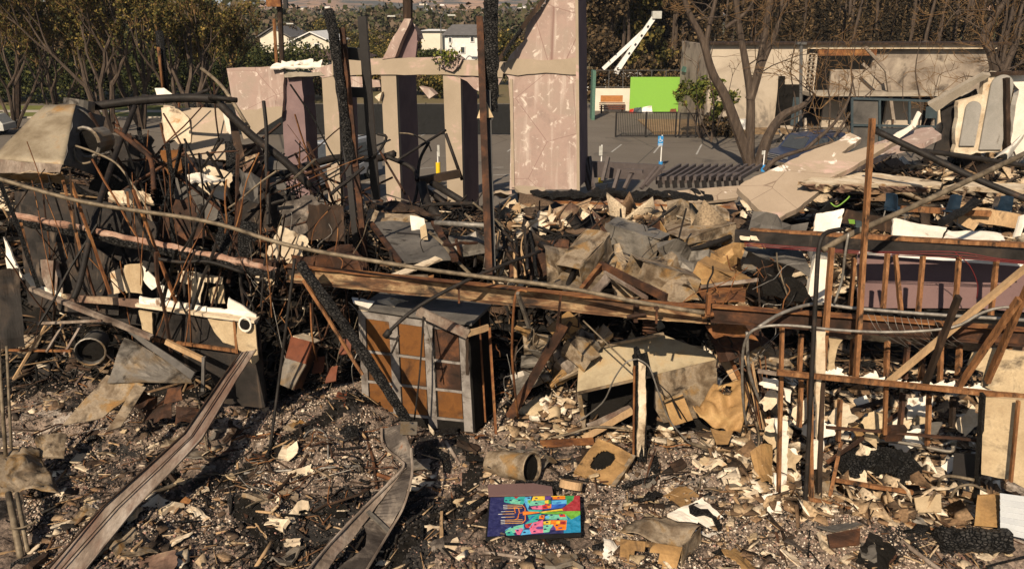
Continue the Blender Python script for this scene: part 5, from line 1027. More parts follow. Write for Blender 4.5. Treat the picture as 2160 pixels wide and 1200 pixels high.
def pv(u, v, l): return c00+(c10-c00)*u+(c01-c00)*v+(c11-c10-c01+c00)*(u*v)+pn*(.0006*l)
def pp(col, pts, l): m.add([pv(x, y, l) for x, y in pts], [tuple(range(len(pts)))], keys.index(col))
# coordinates from the zoom: u 0..1 left-right, v 0..1 bottom-top
def zz(pts):
    out = []
    for x, y in pts:
        v = 1-(y-300)/ (975-300); xl = 190+ (265-190)*v; xr = 1868; out.append(((x-xl)/(xr-xl), max(.012, min(.988, v+.0))))
    return out
E = .018
pp('navy', [(E, .02), (1-E, .02), (1-E, .98), (E, .98)], 1)
pp('sky', zz([(1560, 620), (1860, 600), (1860, 960), (1560, 960)]), 2); pp('lgreen', zz([(1100, 590), (1860, 590), (1860, 660), (1700, 740), (1600, 650), (1200, 625)]), 3)
pp('green', zz([(1600, 290), (1780, 290), (1740, 400), (1620, 480)]), 2); pp('crimson', zz([(1765, 290), (1860, 290), (1860, 600), (1480, 580), (1640, 470), (1740, 390)]), 3)
pp('teal', zz([(540, 310), (900, 310), (900, 400), (850, 460), (640, 430), (530, 400)]), 2); pp('mint', zz([(620, 390), (700, 350), (820, 390), (800, 440), (650, 430)]), 3); pp('crimson', zz([(700, 310), (790, 310), (740, 350)]), 3)
pp('lblue', zz([(900, 320), (1010, 310), (980, 400), (940, 560), (880, 400)]), 3); pp('yellow', zz([(1040, 310), (1250, 300), (1240, 380), (1010, 390)]), 4); pp('violet', zz([(1240, 310), (1360, 305), (1340, 370), (1240, 370)]), 4)
pp('orange', zz([(1380, 310), (1600, 305), (1600, 370), (1380, 370)]), 4); pp('yellow', zz([(1350, 290), (1600, 290), (1590, 315), (1360, 325)]), 5); pp('mint', zz([(960, 390), (1250, 385), (1240, 470), (980, 480), (930, 420)]), 4)
pp('lgreen', zz([(930, 380), (1000, 370), (980, 440)]), 5); pp('yellow', zz([(1240, 390), (1310, 380), (1310, 450), (1240, 440)]), 5); pp('green', zz([(1305, 385), (1345, 385), (1345, 450), (1305, 450)]), 5)
pp('lblue', zz([(1360, 390), (1625, 385), (1625, 450), (1360, 465)]), 4); pp('blueP', zz([(1350, 465), (1625, 450), (1560, 520), (1180, 560), (1350, 530)]), 4); pp('pinkp', zz([(990, 500), (1200, 470), (1200, 550), (1020, 540)]), 5); pp('redp', zz([(1195, 470), (1290, 455), (1280, 540), (1195, 545)]), 5); pp('orange', zz([(1285, 460), (1355, 455), (1350, 530), (1285, 535)]), 5)
pp('teal', zz([(950, 545), (1200, 560), (1150, 590), (950, 580)]), 4); pp('orange', zz([(850, 575), (1130, 590), (1150, 605), (850, 640)]), 6); pp('yellow', zz([(1150, 590), (1540, 545), (1560, 575), (1200, 605)]), 5)
pp('teal', zz([(930, 640), (1180, 620), (1100, 760), (880, 790), (960, 720)]), 3); pp('blueP', zz([(950, 720), (1020, 660), (1080, 640), (1000, 700), (930, 770)]), 4)
pp('mint', zz([(1290, 640), (1600, 650), (1640, 740), (1240, 720)]), 4); pp('lblue', zz([(1250, 660), (1320, 670), (1300, 710), (1230, 700)]), 5); pp('redp', zz([(1480, 640), (1580, 640), (1610, 690), (1500, 690)]), 5); pp('orange', zz([(1140, 655), (1230, 650), (1220, 720), (1130, 710)]), 5)
pp('redp', zz([(880, 800), (1010, 770), (1000, 860), (900, 850)]), 5); pp('pinkp', zz([(1000, 775), (1200, 730), (1200, 940), (990, 950), (960, 880)]), 4); pp('yellow', zz([(1205, 760), (1340, 740), (1330, 810), (1205, 810)]), 5); pp('orange', zz([(1340, 740), (1620, 750), (1600, 910), (1420, 910), (1340, 810)]), 4); pp('yellow', zz([(1430, 760), (1500, 760), (1500, 800), (1430, 800)]), 5)
pp('mint', zz([(1200, 820), (1380, 810), (1340, 880), (1300, 935), (1200, 940)]), 5); pp('violet', zz([(1380, 820), (1430, 900), (1310, 905)]), 6); pp('crimson', zz([(1500, 760), (1600, 765), (1600, 820), (1500, 815)]), 5)
pp('mint', zz([(530, 900), (640, 830), (800, 800), (860, 790), (870, 870), (700, 920), (560, 960)]), 3); pp('pinkp', zz([(700, 880), (800, 850), (860, 860), (790, 960), (740, 950)]), 4); pp('lblue', zz([(850, 880), (960, 880), (1010, 950), (800, 965)]), 4); pp('teal', zz([(540, 920), (640, 890), (700, 960), (580, 965)]), 4)
def strk(col, pts, w_, l):
    P2 = zz(pts)
    for (a, b) in zip(P2, P2[1:]):
        A = pv(*a, l); Bq = pv(*b, l); d = (Bq-A).normalized(); s = d.cross(pn)*w_; m.add([A-s-d*w_*.5, Bq-s+d*w_*.5, Bq+s+d*w_*.5, A+s-d*w_*.5], [(0, 1, 2, 3)], keys.index(col))
for y, x0 in ((460, 560), (490, 560), (520, 560), (570, 520), (612, 470), (665, 520), (715, 510), (742, 510), (770, 510)):
    strk('goldp', [(x0, y), (840 if abs(y-612) > 60 else 700, y)], .006, 8); strk('whitep', [(x0-45, y+2), (x0+20, y)], .006, 9)
for q in ([(840, 460), (890, 520), (890, 600)], [(700, 500), (720, 600)], [(720, 500), (780, 520), (790, 600), (950, 600)], [(840, 770), (890, 720), (890, 600)], [(700, 715), (760, 690), (780, 610)]): strk('orange', q, .006, 7)
for q in ([(900, 340), (890, 400), (950, 560)], [(540, 880), (640, 830)], [(860, 790), (850, 870), (720, 870)], [(1020, 780), (960, 860)]): strk('lblue', q, .006, 9)
for (x, y) in [(565, 380), (640, 380), (795, 380), (1095, 345), (1065, 392), (1090, 440), (965, 342), (1100, 505), (1235, 508), (1310, 475), (1350, 655), (1465, 725), (1530, 655), (1185, 678), (1090, 720), (955, 808), (1060, 808), (1270, 775), (1270, 838), (1235, 888), (1045, 918), (600, 920), (750, 893), (870, 925), (655, 838), (1440, 832), (1480, 345)]:
    pp('navy', zz([(x-22, y+10), (x-22, y-6), (x, y-14), (x+22, y-6), (x+22, y+10)]), 9)
pp('violet', zz([(1060, 860), (1110, 840), (1195, 840), (1195, 885), (1100, 885)]), 9); pp('blueP', zz([(1440, 430), (1530, 428), (1520, 445), (1450, 448)]), 9); pp('violet', zz([(1460, 870), (1530, 865), (1530, 890), (1470, 890)]), 9)
cv = obj('canvas', m, ['paint_'+k_ for k_ in keys], t)
B('brick_plank', 'pink-brown flat stone strip lying along the top edge of the painting', 'plank', 'brick' if False else 'pinkbrick' if 'pinkbrick' in MATS else 'maroon', (1030, 1036, 10.35), (1165, 1033, 10.4), .28, .06, 6, .01)
mb = MB(); c = GZ(1203, 1030, 1.38); mb.tube([c, c+Vector((.02, .05, .10))], .17, 20); one('wood_disc', 'round pale wooden disc at the top right corner of the painting', 'disc', mb, 'woodpale')
log('charred_log', 'short charred log between the painting and the cone of duct', 'log', 'charlog', [(1090, 1022, 10.6), (1185, 1024, 10.5)], .07, jit=.4)
# duct cone
t = thing('duct_cone', 'tan conical duct piece lying on its side with its round mouth to the right', 'duct', G(1080, 1010))
a = C(1035, 975, 11.2); b = C(1122, 988, 10.75); d = (b-a).normalized(); m = MB(); n = 22; vs = []; fs = []; x_ = d.cross(Vector((0, 0, 1))).normalized(); y_ = x_.cross(d)
for i in range(9):
    q = a.lerp(b, i/8); r = .17+.05*(i/8)+(.02 if i in (3, 8) else 0)
    for k in range(n):
        an = 2*math.pi*k/n; sq = 1+.12*(1-i/8)*abs(math.cos(2*an)); vs.append(q+(x_*math.cos(an)+y_*math.sin(an))*r*sq+noise.noise_vector(q*3+Vector((an, 0, 0)))*.012)
vs += [v+(b-a)*.0 for v in []]
for i in range(8):
    for k in range(n): fs.append((i*n+k, i*n+(k+1) % n, (i+1)*n+(k+1) % n, (i+1)*n+k))
m.add(vs, fs); obj('duct_body', m, 'duct', t, True); m = MB(); m.tube([b-d*.05, b-d*.04], .205, 20); obj('inside_shade', m, 'soot', t)  # black disc just within the mouth paints its dark hollow
m = MB(); m.tube([b+(x_*math.cos(k*.3142)+y_*math.sin(k*.3142))*.235 for k in range(21)], .014, 5, caps=False); obj('rim', m, 'duct', t)
S('duct_flange', 'crumpled grey duct flap behind the cone of duct', 'sheet', 'ductgrey', [(1040, 962, 11.6), (1130, 945, 11.8), (1165, 985, 11.2), (1140, 1000, 11.0)], .12, .01)
S('thin_ash_sheet', 'curled pale scrap right of the cone of duct', 'sheet', 'ductgrey', [(1128, 950, 11.4), (1160, 965, 11.3), (1170, 990, 11), (1150, 985, 11)], .12, .01)
# rusty box with a hole
t = thing('rusty_oven', 'tipped rusty metal box with a torn hole in its face near the plaster post', 'box', G(1270, 1030))
P4 = [C(1262, 922, 11.5), C(1336, 962, 11.2), C(1292, 1028, 10.6), C(1212, 992, 10.9)]
m = MB(); m.sheet(P4, 30, 26, .03, .02, 2.5, hole=lambda u, v: ((u-.42)/.24)**2+((v-.45)/.30)**2 < 1+.35*math.sin(9*u+7*v)); obj('face', m, 'ochre', t)
n_ = (P4[1]-P4[0]).cross(P4[3]-P4[0]).normalized(); n_ = n_ if n_.z < 0 else -n_
m = MB(); m.sheet([P4[1], P4[2], P4[2]+n_*.26, P4[1]+n_*.26], 8, 4, .03, .015); m.sheet([P4[2], P4[3], P4[3]+n_*.26, P4[2]+n_*.26], 8, 4, .03, .015); obj('side', m, 'ochre', t)
m = MB(); m.sheet([p+n_*.05 for p in P4], 6, 6, .0, .01); obj('inside', m, 'soot', t)  # black sheet behind the hole paints the dark interior
m = MB(); m.bar(P4[1]-n_*.02, P4[2]-n_*.02, .07, .03, n=6, amp=.01); obj('rim', m, 'duct', t)
B('channel', 'orange and white rusted channel lying left of the rusty box', 'channel', 'rust', (1140, 936, 12.0), (1252, 930, 11.9), .16, .05, 8, .01)
P('curved_strip', 'thin curved pale pipe running from the orange channel to the plaster post', 'pipe', 'pipe', [(1085, 925, 12), (1150, 925, 12), (1200, 915, 12), (1255, 900, 12), (1330, 905, 11.9)], .022, 6)
# plaster post at centre right
t = thing('plaster_pillar', 'burnt upright timber with peeling cream plaster in front of the big metal box', 'post', G(1350, 970))
m = MB(); m.tube([C(1348, 750, 11.5), C(1350, 830, 11.5), C(1352, 968, 11.4)], .10, 8, 6); m.v = [tuple(Vector(v)+noise.noise_vector(Vector(v)*9)*.02) for v in m.v]; obj('timber', m, 'char', t)
m = MB(); m.prism(jag([C(1347, 762, 11.36), C(1362, 772, 11.36), C(1363, 860, 11.36), C(1358, 962, 11.32), C(1343, 962, 11.32), C(1348, 860, 11.36)], .015, .05), (0, .05, 0)); obj('plaster', m, 'plaster', t)
m = MB(); m.tube([C(1338, 772, 11.36), C(1336, 960, 11.32)], .018, 6); obj('pipe', m, 'rust', t)
m = MB(); m.tube([C(1343, 735, 11.45), C(1350, 775, 11.45)], .05, 6, r2=.09); m.tube([C(1360, 745, 11.5), C(1368, 790, 11.5)], .06, 6, r2=.05); m.v = [tuple(Vector(v)+noise.noise_vector(Vector(v)*12)*.03) for v in m.v]; obj('charred_tip', m, 'char', t)
P('arched_conduit', 'thin conduit arching left from the plaster pillar down to the rubble', 'conduit', 'conduit', [(1345, 757, 11.3), (1320, 765, 11.3), (1295, 800, 11.5), (1270, 850, 11.8), (1215, 892, 12.2)], .013, 5)
P('arched_conduit', 'thin conduit arching right from the plaster pillar', 'conduit', 'conduit', [(1345, 757, 11.3), (1370, 775, 11.3), (1390, 830, 11.3), (1415, 890, 11.5), (1460, 940, 11.6)], .013, 5)
P('stiff_wire', 'thin straight tan wire slanting down to the plaster pillar', 'wire', 'pipe', [(1230, 676, 11.9), (1330, 772, 11.5)], .014, 5, 0)
P('stiff_wire', 'dark wire slanting right behind the plaster pillar', 'wire', 'pipedk', [(1358, 780, 11.6), (1412, 830, 11.6), (1450, 890, 11.7)], .010, 5, 0)
# big metal box
t = thing('metal_hood', 'big tan metal kitchen hood lying tipped behind the plaster pillar', 'hood', G(1370, 905))
pl = [(1224, 743, 13.0), (1509, 750, 12.9), (1217, 829, 12.2)]
m = slabpoly([(1224, 741), (1300, 728), (1400, 706), (1441, 722), (1480, 735), (1509, 750), (1512, 758), (1440, 775), (1383, 790), (1300, 810), (1217, 829), (1220, 780)], pl, .02, 0); obj('top_face', m, 'ductcream', t)
pf = [(1217, 829, 12.2), (1512, 758, 12.65), (1380, 880, 12.35)]
m = slabpoly([(1383, 790), (1512, 759), (1513, 822), (1480, 880), (1400, 892), (1380, 860)], pf, .02, .01); obj('front_panel', m, 'duct', t)
m = slabpoly([(1217, 829), (1227, 833), (1236, 905), (1238, 915), (1231, 915)], pf, .03, 0); obj('frame_strip', m, 'duct', t)
m = MB(); m.prism([C(1220, 800, 13.4), C(1510, 760, 13.4), C(1510, 905, 13.2), C(1235, 915, 13.1)], (0, .03, 0)); obj('inside', m, 'soot', t)  # black back sheet paints the hood's dark interior
m = MB(); m.bar(C(1224, 739, 13.0), C(1400, 704, 13.15), .05, .05); m.bar(C(1217, 829, 12.17), C(1383, 791, 12.35), .03, .04); obj('rim', m, 'duct', t)
B('scrap_board', 'yellow-brown board slanting up inside the tipped metal hood', 'board', 'woodpale', (1230, 925, 12.0), (1335, 865, 12.1), .05, .10, 6, .01)
B('scrap_board', 'grey board above the yellow-brown board inside the metal hood', 'board', 'woodgrey', (1240, 900, 12.1), (1330, 860, 12.2), .05, .10, 6, .02)
S('rusty_crate', 'square rusty panel leaning on the right part of the metal hood', 'panel', 'ochre', [(1398, 848, 11.9), (1440, 830, 12.0), (1462, 885, 11.8), (1415, 900, 11.6)], .02, .02)
for k, (a_, b_) in enumerate([((1398, 848), (1440, 828)), ((1418, 842), (1442, 895))]): B('crate_strap', ['thin rib along the top of the square rusty panel', 'thin dark rib down the middle of the square rusty panel'][k], 'rib', ['duct', 'pipedk'][k], (*a_, 11.8), (*b_, 11.75), .03, .03)
mb = MB(); mb.sheet([C(1460, 870, 12.0), C(1515, 815, 12.5), C(1585, 830, 12.2), C(1560, 915, 11.5)], 22, 18, .20, .012, 2.2, hole=lambda u, v: ((u-.80)/.10)**2+((v-.35)/.16)**2 < 1); one('crumpled_sheet', 'crumpled ochre metal sheet with a torn hole, right of the metal hood', 'sheet', mb, 'ochre', None, True)
S('crumpled_sheet', 'small ochre scrap below the crumpled ochre sheet', 'sheet', 'ochre', [(1498, 905, 11.6), (1545, 915, 11.5), (1535, 940, 11.3), (1510, 942, 11.3)], .05, .01)
S('leaning_board', 'pale leaning board behind the crumpled ochre sheet', 'board', 'woodpale', [(1515, 755, 12.9), (1532, 752, 12.9), (1575, 815, 12.5), (1555, 820, 12.5)], .01, .03)
B('leaning_rod', 'rusty rod with a white tip behind the crumpled ochre sheet', 'rod', 'rust', (1530, 735, 12.8), (1568, 812, 12.4), .05, .05, 4, .01)
S('rust_flap', 'torn rusty flap hanging under the scorched I-beam', 'sheet', 'rust', [(1488, 682, 11.6), (1570, 690, 11.4), (1600, 712, 11.4), (1510, 706, 11.6)], .06, .01, rag=.05)
P('spring', 'coiled dark metal spring under the I-beam joint', 'spring', 'rustdk', [C(1380+ (14*math.cos(k*.9)), 672+k*1.1, 11.8) + Vector((0, .12*math.sin(k*.9), 0)) if False else (1370+14*math.cos(k*.9), 672+k*1.0, 11.8+.1*math.sin(k*.9)) for k in range(32)], .018, 5, 2)
# scorched plank and junk below the I-beam
B('scorched_plank', 'reddish scorched plank leaning from the rubble up to the I-beam', 'plank', 'rustdk', (1075, 880, 12.2), (1190, 685, 12.4), .07, .13, 10, .012)
B('scorched_plank', 'thinner split plank beside the reddish scorched plank', 'plank', 'wooddk', (1090, 850, 12.5), (1205, 680, 12.7), .04, .06, 8, .012)
random.seed(9)
for k, (x, y, s, mm) in enumerate([(1130, 720, 26, 'duct'), (1155, 745, 22, 'ductgrey'), (1190, 755, 30, 'woodgrey'), (1215, 735, 28, 'duct'), (1245, 715, 26, 'ductgrey'), (1170, 790, 22, 'ochre'), (1120, 760, 20, 'ductgrey'), (1200, 700, 20, 'ochre'), (1270, 705, 18, 'duct'), (1105, 690, 16, 'ochre'), (1195, 780, 24, 'duct')]):
    lab = ['tan', 'grey', 'long grey', 'twisted tan', 'dark grey', 'small ochre', 'leftmost grey', 'upper ochre', 'rightmost tan', 'tiny rusty', 'lowest tan'][k]+' crushed box among the junk under the I-beam'
    Y = 13.1; an = random.uniform(-1, 1); dx, dy = math.cos(an)*s, math.sin(an)*s; ex, ey = -dy*.5, dx*.5
    mb = MB(); mb.sheet([C(x-dx-ex, y-dy-ey, Y), C(x+dx-ex, y+dy-ey, Y+.1), C(x+dx+ex, y+dy+ey, Y-.25), C(x-dx+ex, y-dy+ey, Y-.25)], 6, 5, .04, .05, 3, rag=.05); mb.sheet([C(x-dx+ex, y-dy+ey, Y-.25), C(x+dx+ex, y+dy+ey, Y-.25), C(x+dx+ex*1.3, y+dy+ey+s*.5, Y-.1), C(x-dx+ex*1.3, y-dy+ey+s*.5, Y-.1)], 6, 3, .03, .03, 3); one('crushed_box', lab, 'box', mb, mm)
# centre heap above the I-beam: sheets, frame
t = thing('metal_tray', 'open rusty metal bin lying on the heap right of centre', 'bin', C(1400, 520, 17)); m = MB()
Bk = [C(1322, 535, 16.4), C(1398, 520, 17.2), C(1392, 468, 17.6), C(1318, 488, 16.9)]
m.sheet([C(1322, 488, 16.8), C(1392, 466, 17.3), C(1398, 515, 17.2), C(1322, 530, 16.9)], 8, 6, .03, .015); obj('back', m, 'rustdk', t)
m = MB(); m.sheet([C(1390, 466, 17.2), C(1420, 520, 16.4), C(1350, 532, 16.2), C(1318, 488, 16.9)], 8, 6, .0, .015); 
m = MB(); m.sheet([C(1392, 466, 17.3), C(1425, 522, 16.3), C(1400, 530, 16.4), C(1396, 516, 17.1)], 6, 4, .01, .015); m.sheet([C(1318, 488, 16.8), C(1324, 530, 16.8), C(1352, 540, 16.0), C(1350, 536, 16.0)], 6, 4, .01, .015); m.sheet([C(1352, 538, 15.9), C(1425, 524, 16.2), C(1396, 515, 17.1), C(1324, 530, 16.9)], 6, 4, .02, .015); obj('sides', m, 'ochre', t)
S('metal_sheet', 'broad flat tan sheet right of the open rusty bin', 'sheet', 'duct', [(1400, 470, 18), (1510, 455, 18.4), (1538, 500, 16.6), (1425, 530, 15.8)], .06, .015, 16, 10, curl=.08)
P('rolled_edge', 'black curled lower rim of the broad tan sheet', 'rim', 'pipedk', [(1360, 560, 15.3), (1420, 540, 15.6), (1500, 515, 16), (1540, 500, 16.4)], .06, 6)
S('metal_sheet', 'tall tan sheet standing above the I-beam left of the rusty frame', 'sheet', 'duct', [(1232, 497, 15.6), (1310, 545, 14.8), (1262, 620, 13.0), (1165, 600, 13.2)], .08, .015, 16, 12)
P('sheet_edge', 'thick dark rolled edge on the tall tan sheet', 'rim', 'pipedk', [(1232, 497, 15.6), (1290, 528, 15.2), (1330, 545, 14.9)], .06, 6)
S('metal_sheet', 'crumpled tan sheet to the right of the rusty inverted V frame', 'sheet', 'duct', [(1310, 545, 14.8), (1372, 545, 14.8), (1475, 635, 12.6), (1400, 640, 12.6)], .12, .015, 18, 12)
S('metal_sheet', 'wrinkled grey-brown sheet below the broad tan sheet', 'sheet', 'ductgrey', [(1372, 545, 15), (1420, 560, 14.6), (1480, 635, 12.8), (1440, 632, 12.8)], .12, .012, 14, 10)
B('angle_iron', 'left leg of the rusty inverted V frame above the I-beam', 'frame', 'rust', (1268, 560, 13.6), (1222, 618, 12.2), .07, .10, 6, .01)
B('angle_iron', 'long right leg of the rusty inverted V frame above the I-beam', 'frame', 'rustdk', (1266, 558, 13.6), (1405, 628, 12.3), .08, .12, 8, .01)
B('angle_iron', 'inner thin leg of the rusty inverted V frame', 'frame', 'woodgrey', (1275, 575, 13.4), (1365, 628, 12.2), .04, .06, 6, .01)
S('folded_board', 'folded tan board inside the rusty inverted V frame', 'board', 'woodgrey', [(1240, 620, 12.6), (1275, 578, 13.2), (1288, 590, 13.0), (1262, 622, 12.5)], .03, .03)
S('rusty_plate', 'rust-orange panel lying right of the wrinkled sheets', 'panel', 'rust', [(1470, 606, 13.4), (1575, 582, 13.8), (1572, 640, 12.4), (1490, 636, 12.3)], .03, .02)
B('pale_plank', 'pale plank on the top of the rust-orange panel', 'plank', 'woodgrey', (1478, 604, 13.2), (1600, 590, 13.0), .05, .05, 6, .01)
S('black_cloth', 'black drooping sheet right of the rust-orange panel', 'sheet', 'soot', [(1595, 560, 14), (1690, 600, 13.2), (1720, 640, 12.4), (1610, 620, 13)], .1, .02)
# open door-like panel at x 780-960
t = thing('fallen_hatch', 'dark-framed pale metal door panel lying open left of the rusty post', 'door', C(860, 540, 15.4)); qq = [(778, 468, 16.6), (915, 470, 16.4), (952, 545, 14.4), (838, 552, 14.4)]
m = MB(); m.sheet([C(*q) for q in qq], 10, 8, .02, .05); obj('panel', m, 'greypanel', t)
m = MB(); m.bar(C(782, 470, 16.5), C(842, 552, 14.3), .09, .07); m.bar(C(915, 470, 16.3), C(960, 548, 14.3), .12, .09); obj('frame', m, 'rustdk', t)
m = MB()
for (x0, y0, x1, y1) in [(835, 490, 900, 496), (808, 484, 826, 486), (845, 518, 850, 530)]: m.bar(C(x0, y0, 15.8), C(x1, y1, 15.7), .02, .02)
obj('mouldings', m, 'darkmetal', t)
S('scorched_sheet', 'scorched tan sheet on top of the open door panel', 'sheet', 'duct', [(768, 466, 16.8), (862, 470, 16.4), (900, 458, 16.6), (780, 446, 17.2)], .06, .02)
S('curled_board', 'curled brown board above the open door panel', 'board', 'wooddk', [(770, 425, 18), (880, 438, 17.8), (930, 455, 17.4), (790, 450, 17.4)], .1, .03, curl=.12)
S('white_scrap', 'crumpled white sheet at the upper right of the open door panel', 'scrap', 'plasterwhite', [(866, 458, 15.6), (895, 462, 15.5), (898, 482, 15.4), (868, 486, 15.3)], .06, .02)
S('cream_scrap', 'cream flap hanging below the crumpled white sheet', 'scrap', 'drywalltan', [(886, 480, 15.3), (898, 472, 15.3), (902, 506, 15.2), (888, 505, 15.2)], .03, .01)
P('white_pipe', 'short grey-white pipe running from the door panel to the rusty post', 'pipe', 'conduit', [(918, 470, 15.2), (1026, 476, 14.6)], .05, 8, 0)
B('white_plank', 'pale plank slanting above the long pipe at centre', 'plank', 'plaster', (828, 584, 13.2), (925, 545, 14.0), .2, .03, 8, .02)
S('rusty_bit', 'small rust-orange plate behind the I-beam at centre', 'plate', 'rust', [(866, 585, 13.2), (915, 578, 13.4), (912, 595, 13.0), (870, 595, 13.0)], .02, .02)
P('angled_bar', 'rusty dark bar slanting right behind the rusty post', 'rod', 'pipedk', [(880, 385, 20), (966, 450, 19)], .06, 6, 0)
B('box_beam', 'short brown-topped black box beam in front of the second pink column', 'beam', 'wooddk', (886, 382, 19.6), (970, 366, 19.8), .2, .18)
P('angled_bar', 'black leg under the short box beam', 'rod', 'pipedk', [(890, 388, 19.5), (900, 430, 19), (935, 470, 18)], .12, 6, 0)
P('angled_bar', 'black bar from the short box beam towards the third pink column', 'rod', 'pipedk', [(910, 385, 19.6), (1000, 440, 19)], .09, 8, 0)
for k, (pts, r, m_, lab) in enumerate([([(815, 330, 20), (870, 355, 20), (880, 380, 19.6)], .06, 'pipedk', 'black bent pipe left of the short box beam'), ([(836, 340, 20), (900, 300, 20.5), (940, 275, 21)], .035, 'pipedk', 'thin black rod rising right between the pink columns'),
       ([(843, 281, 20), (870, 284, 20), (900, 300, 20), (910, 320, 20)], .02, 'pipe', 'thin tan rod curving in front of the second pink column'), ([(940, 282, 20), (975, 380, 20)], .045, 'pipedk', 'black rod leaning across the third pink column'),
       ([(800, 320, 20), (815, 290, 20), (796, 283, 20)], .04, 'pipedk', 'short hooked black rod at the left of the second column'), ([(802, 320, 20), (855, 410, 19)], .03, 'rustdk', 'thin rusty rod slanting down before the second column'),
       ([(905, 300, 20), (885, 340, 20), (880, 400, 19.5), (870, 440, 19)], .04, 'pipedk', 'dark bent rod beside the short box beam'), ([(560, 380, 19), (700, 335, 20), (790, 335, 20.5), (830, 325, 20)], .10, 'pipedk', 'thick burnt bundle of wiring crossing the pink columns')]):
    P('bent_rod', lab, 'rod', m_, pts, r, 6)
# spiky burnt stump at centre
for k in range(26):
    random.seed(500+k); x = 1075+random.gauss(0, 26); y = 500+random.uniform(-30, 60); P('charred_strip', 'charred strip in the shaggy burnt cluster right of the rusty post', 'strip', random.choice(['pipedk', 'char', 'wooddk', 'woodpale', 'pipedk']), [(x, y, 14.8), (x+random.uniform(-12, 12), y+30, 14.5), (x+random.uniform(-20, 20), y+random.uniform(50, 90), 13.8)], random.uniform(.012, .04), 4, 3, group='charred strips in the shaggy cluster right of the rusty post')
S('shaggy_board', 'ragged scorched board sticking up right of the rusty post', 'board', 'woodpale', [(1072, 440, 19), (1095, 425, 19), (1100, 455, 18.5), (1075, 462, 18.4)], .08, .03, rag=.15)
for k, (a_, b_, Y, lab) in enumerate([((1135, 440), (1240, 478), 19, 'first dark sheet among the junk below the black pipe'), ((1130, 500), (1200, 540), 16.5, 'dark drum-like panel below the black pipe'), ((1145, 515), (1215, 545), 16, 'dark rusty panel above the tall tan sheet')]):
    S('dark_sheet', lab, 'sheet', ['brick', 'rustdk', 'greypanel'][k], [(a_[0], a_[1], Y), (b_[0], a_[1]+10, Y), (b_[0], b_[1], Y-.6), (a_[0]+10, b_[1], Y-.6)], .08, .03)
for k, (pts, r, lab) in enumerate([([(1245, 495, 15.5), (1215, 560, 14), (1190, 620, 13)], .05, 'black pipe leaning left of the tall tan sheet'), ([(1140, 515, 15.8), (1200, 545, 15), (1250, 560, 14.6)], .07, 'short black cylinder below the black pipe'), ([(1165, 520, 15), (1180, 500, 15.5), (1230, 497, 15.6), (1290, 505, 15.6)], .02, 'thin curving rod over the tall tan sheet')]):
    P('heap_pipe', lab, 'pipe', 'pipedk', pts, r, 7)
# ---------------- cabinet
t = thing('cabinet', 'tall scorched cabinet with mustard panels and pale stiles under the I-beam', 'cabinet', G(880, 905))
TL, TR, BR, BL = W(757, 655, 13.0), W(990, 690, 12.4), W(1003, 912, 12.35), W(768, 890, 12.95)
dv = Vector((.30, .80, 0)); fn = (TR-TL).cross(BL-TL).normalized(); fn = fn if fn.y < 0 else -fn
m = MB(); m.hexa([BL, BR, BR+dv, BL+dv, TL, TR, TR+dv, TL+dv]); obj('body', m, 'soot', t)
def cf(u, v, o=0): return TL.lerp(TR, u).lerp(BL.lerp(BR, u), v)+fn*o
us = [0, .062, .285, .36, .60, .675, .905, .985]; vs_ = [0, .05, .335, .365, .60, .63, .885, .90]
rows = [(.06, .33), (.36, .60), (.63, .875)]
for ci, (u0, u1) in enumerate([(.07, .28), (.37, .59), (.69, .90)]):
    for ri, (v0, v1) in enumerate(rows):
        m = MB(); m.prism([cf(u0, v0, .01), cf(u1, v0, .01), cf(u1, v1, .01), cf(u0, v1, .01)], -fn*.01); obj('panel', m, 'maroonburn' if False else ('mustard' if ci < 2 or ri == 2 else 'rustdk'), t)
for (u0, u1) in [(.0, .062), (.285, .36), (.60, .675), (.91, .985)]:
    m = MB(); m.prism([cf(u0, .03, .03), cf(u1, .03, .03), cf(u1, .99, .03), cf(u0, .99, .03)], -fn*.03); obj('stile', m, 'cabgrey', t)
for (v0, v1) in [(.0, .055), (.335, .355), (.605, .625), (.88, .90)]:
    m = MB(); m.prism([cf(.0 if v0 == 0 else .063, v0, .026), cf(.985 if v0 == 0 else .908, v0, .026), cf(.985 if v0 == 0 else .908, v1, .026), cf(.0 if v0 == 0 else .063, v1, .026)], -fn*.026); obj('rail', m, 'cabgrey', t)
m = MB(); m.prism([TL+Vector((0, 0, .02)), TR+Vector((.04, 0, .02)), TR+dv*1.1+Vector((.04, 0, .06)), TL+dv+Vector((0, 0, .04))], (0, 0, .06)); obj('top', m, 'greypanel', t)
m = MB(); m.bar(C(1032, 690, 12.9), C(1046, 915, 12.6), .04, .06); m.bar(TR+dv*.5, BR+dv*.5+Vector((.01, 0, 0)), .03, .06); obj('side_strip', m, 'rust', t)
B('board', 'scorched grey board slanting across the cabinet top', 'board', 'woodgrey', (880, 655, 12.3), (988, 705, 12.15), .05, .16, 8, .01)
B('board', 'scorched board end sticking right from the cabinet top', 'board', 'woodpale', (986, 704, 12.15), (1030, 690, 12.4), .04, .10, 4, .01)
B('board', 'scorched upright strip hanging at the cabinet right edge', 'board', 'wooddk', (985, 705, 12.2), (986, 790, 12.15), .05, .05, 8, .015)
S('debris_sheet', 'pile of pale plaster crust on the cabinet top', 'plaster', 'plaster', [(760, 655, 13.0), (870, 660, 12.8), (865, 638, 13.3), (765, 640, 13.4)], .12, .04, rag=.08)
S('white_strip', 'thin white sheet end left on the cabinet top', 'sheet', 'plasterwhite', [(742, 628, 13.2), (790, 634, 13.1), (778, 648, 12.9), (745, 640, 13.0)], .03, .01)
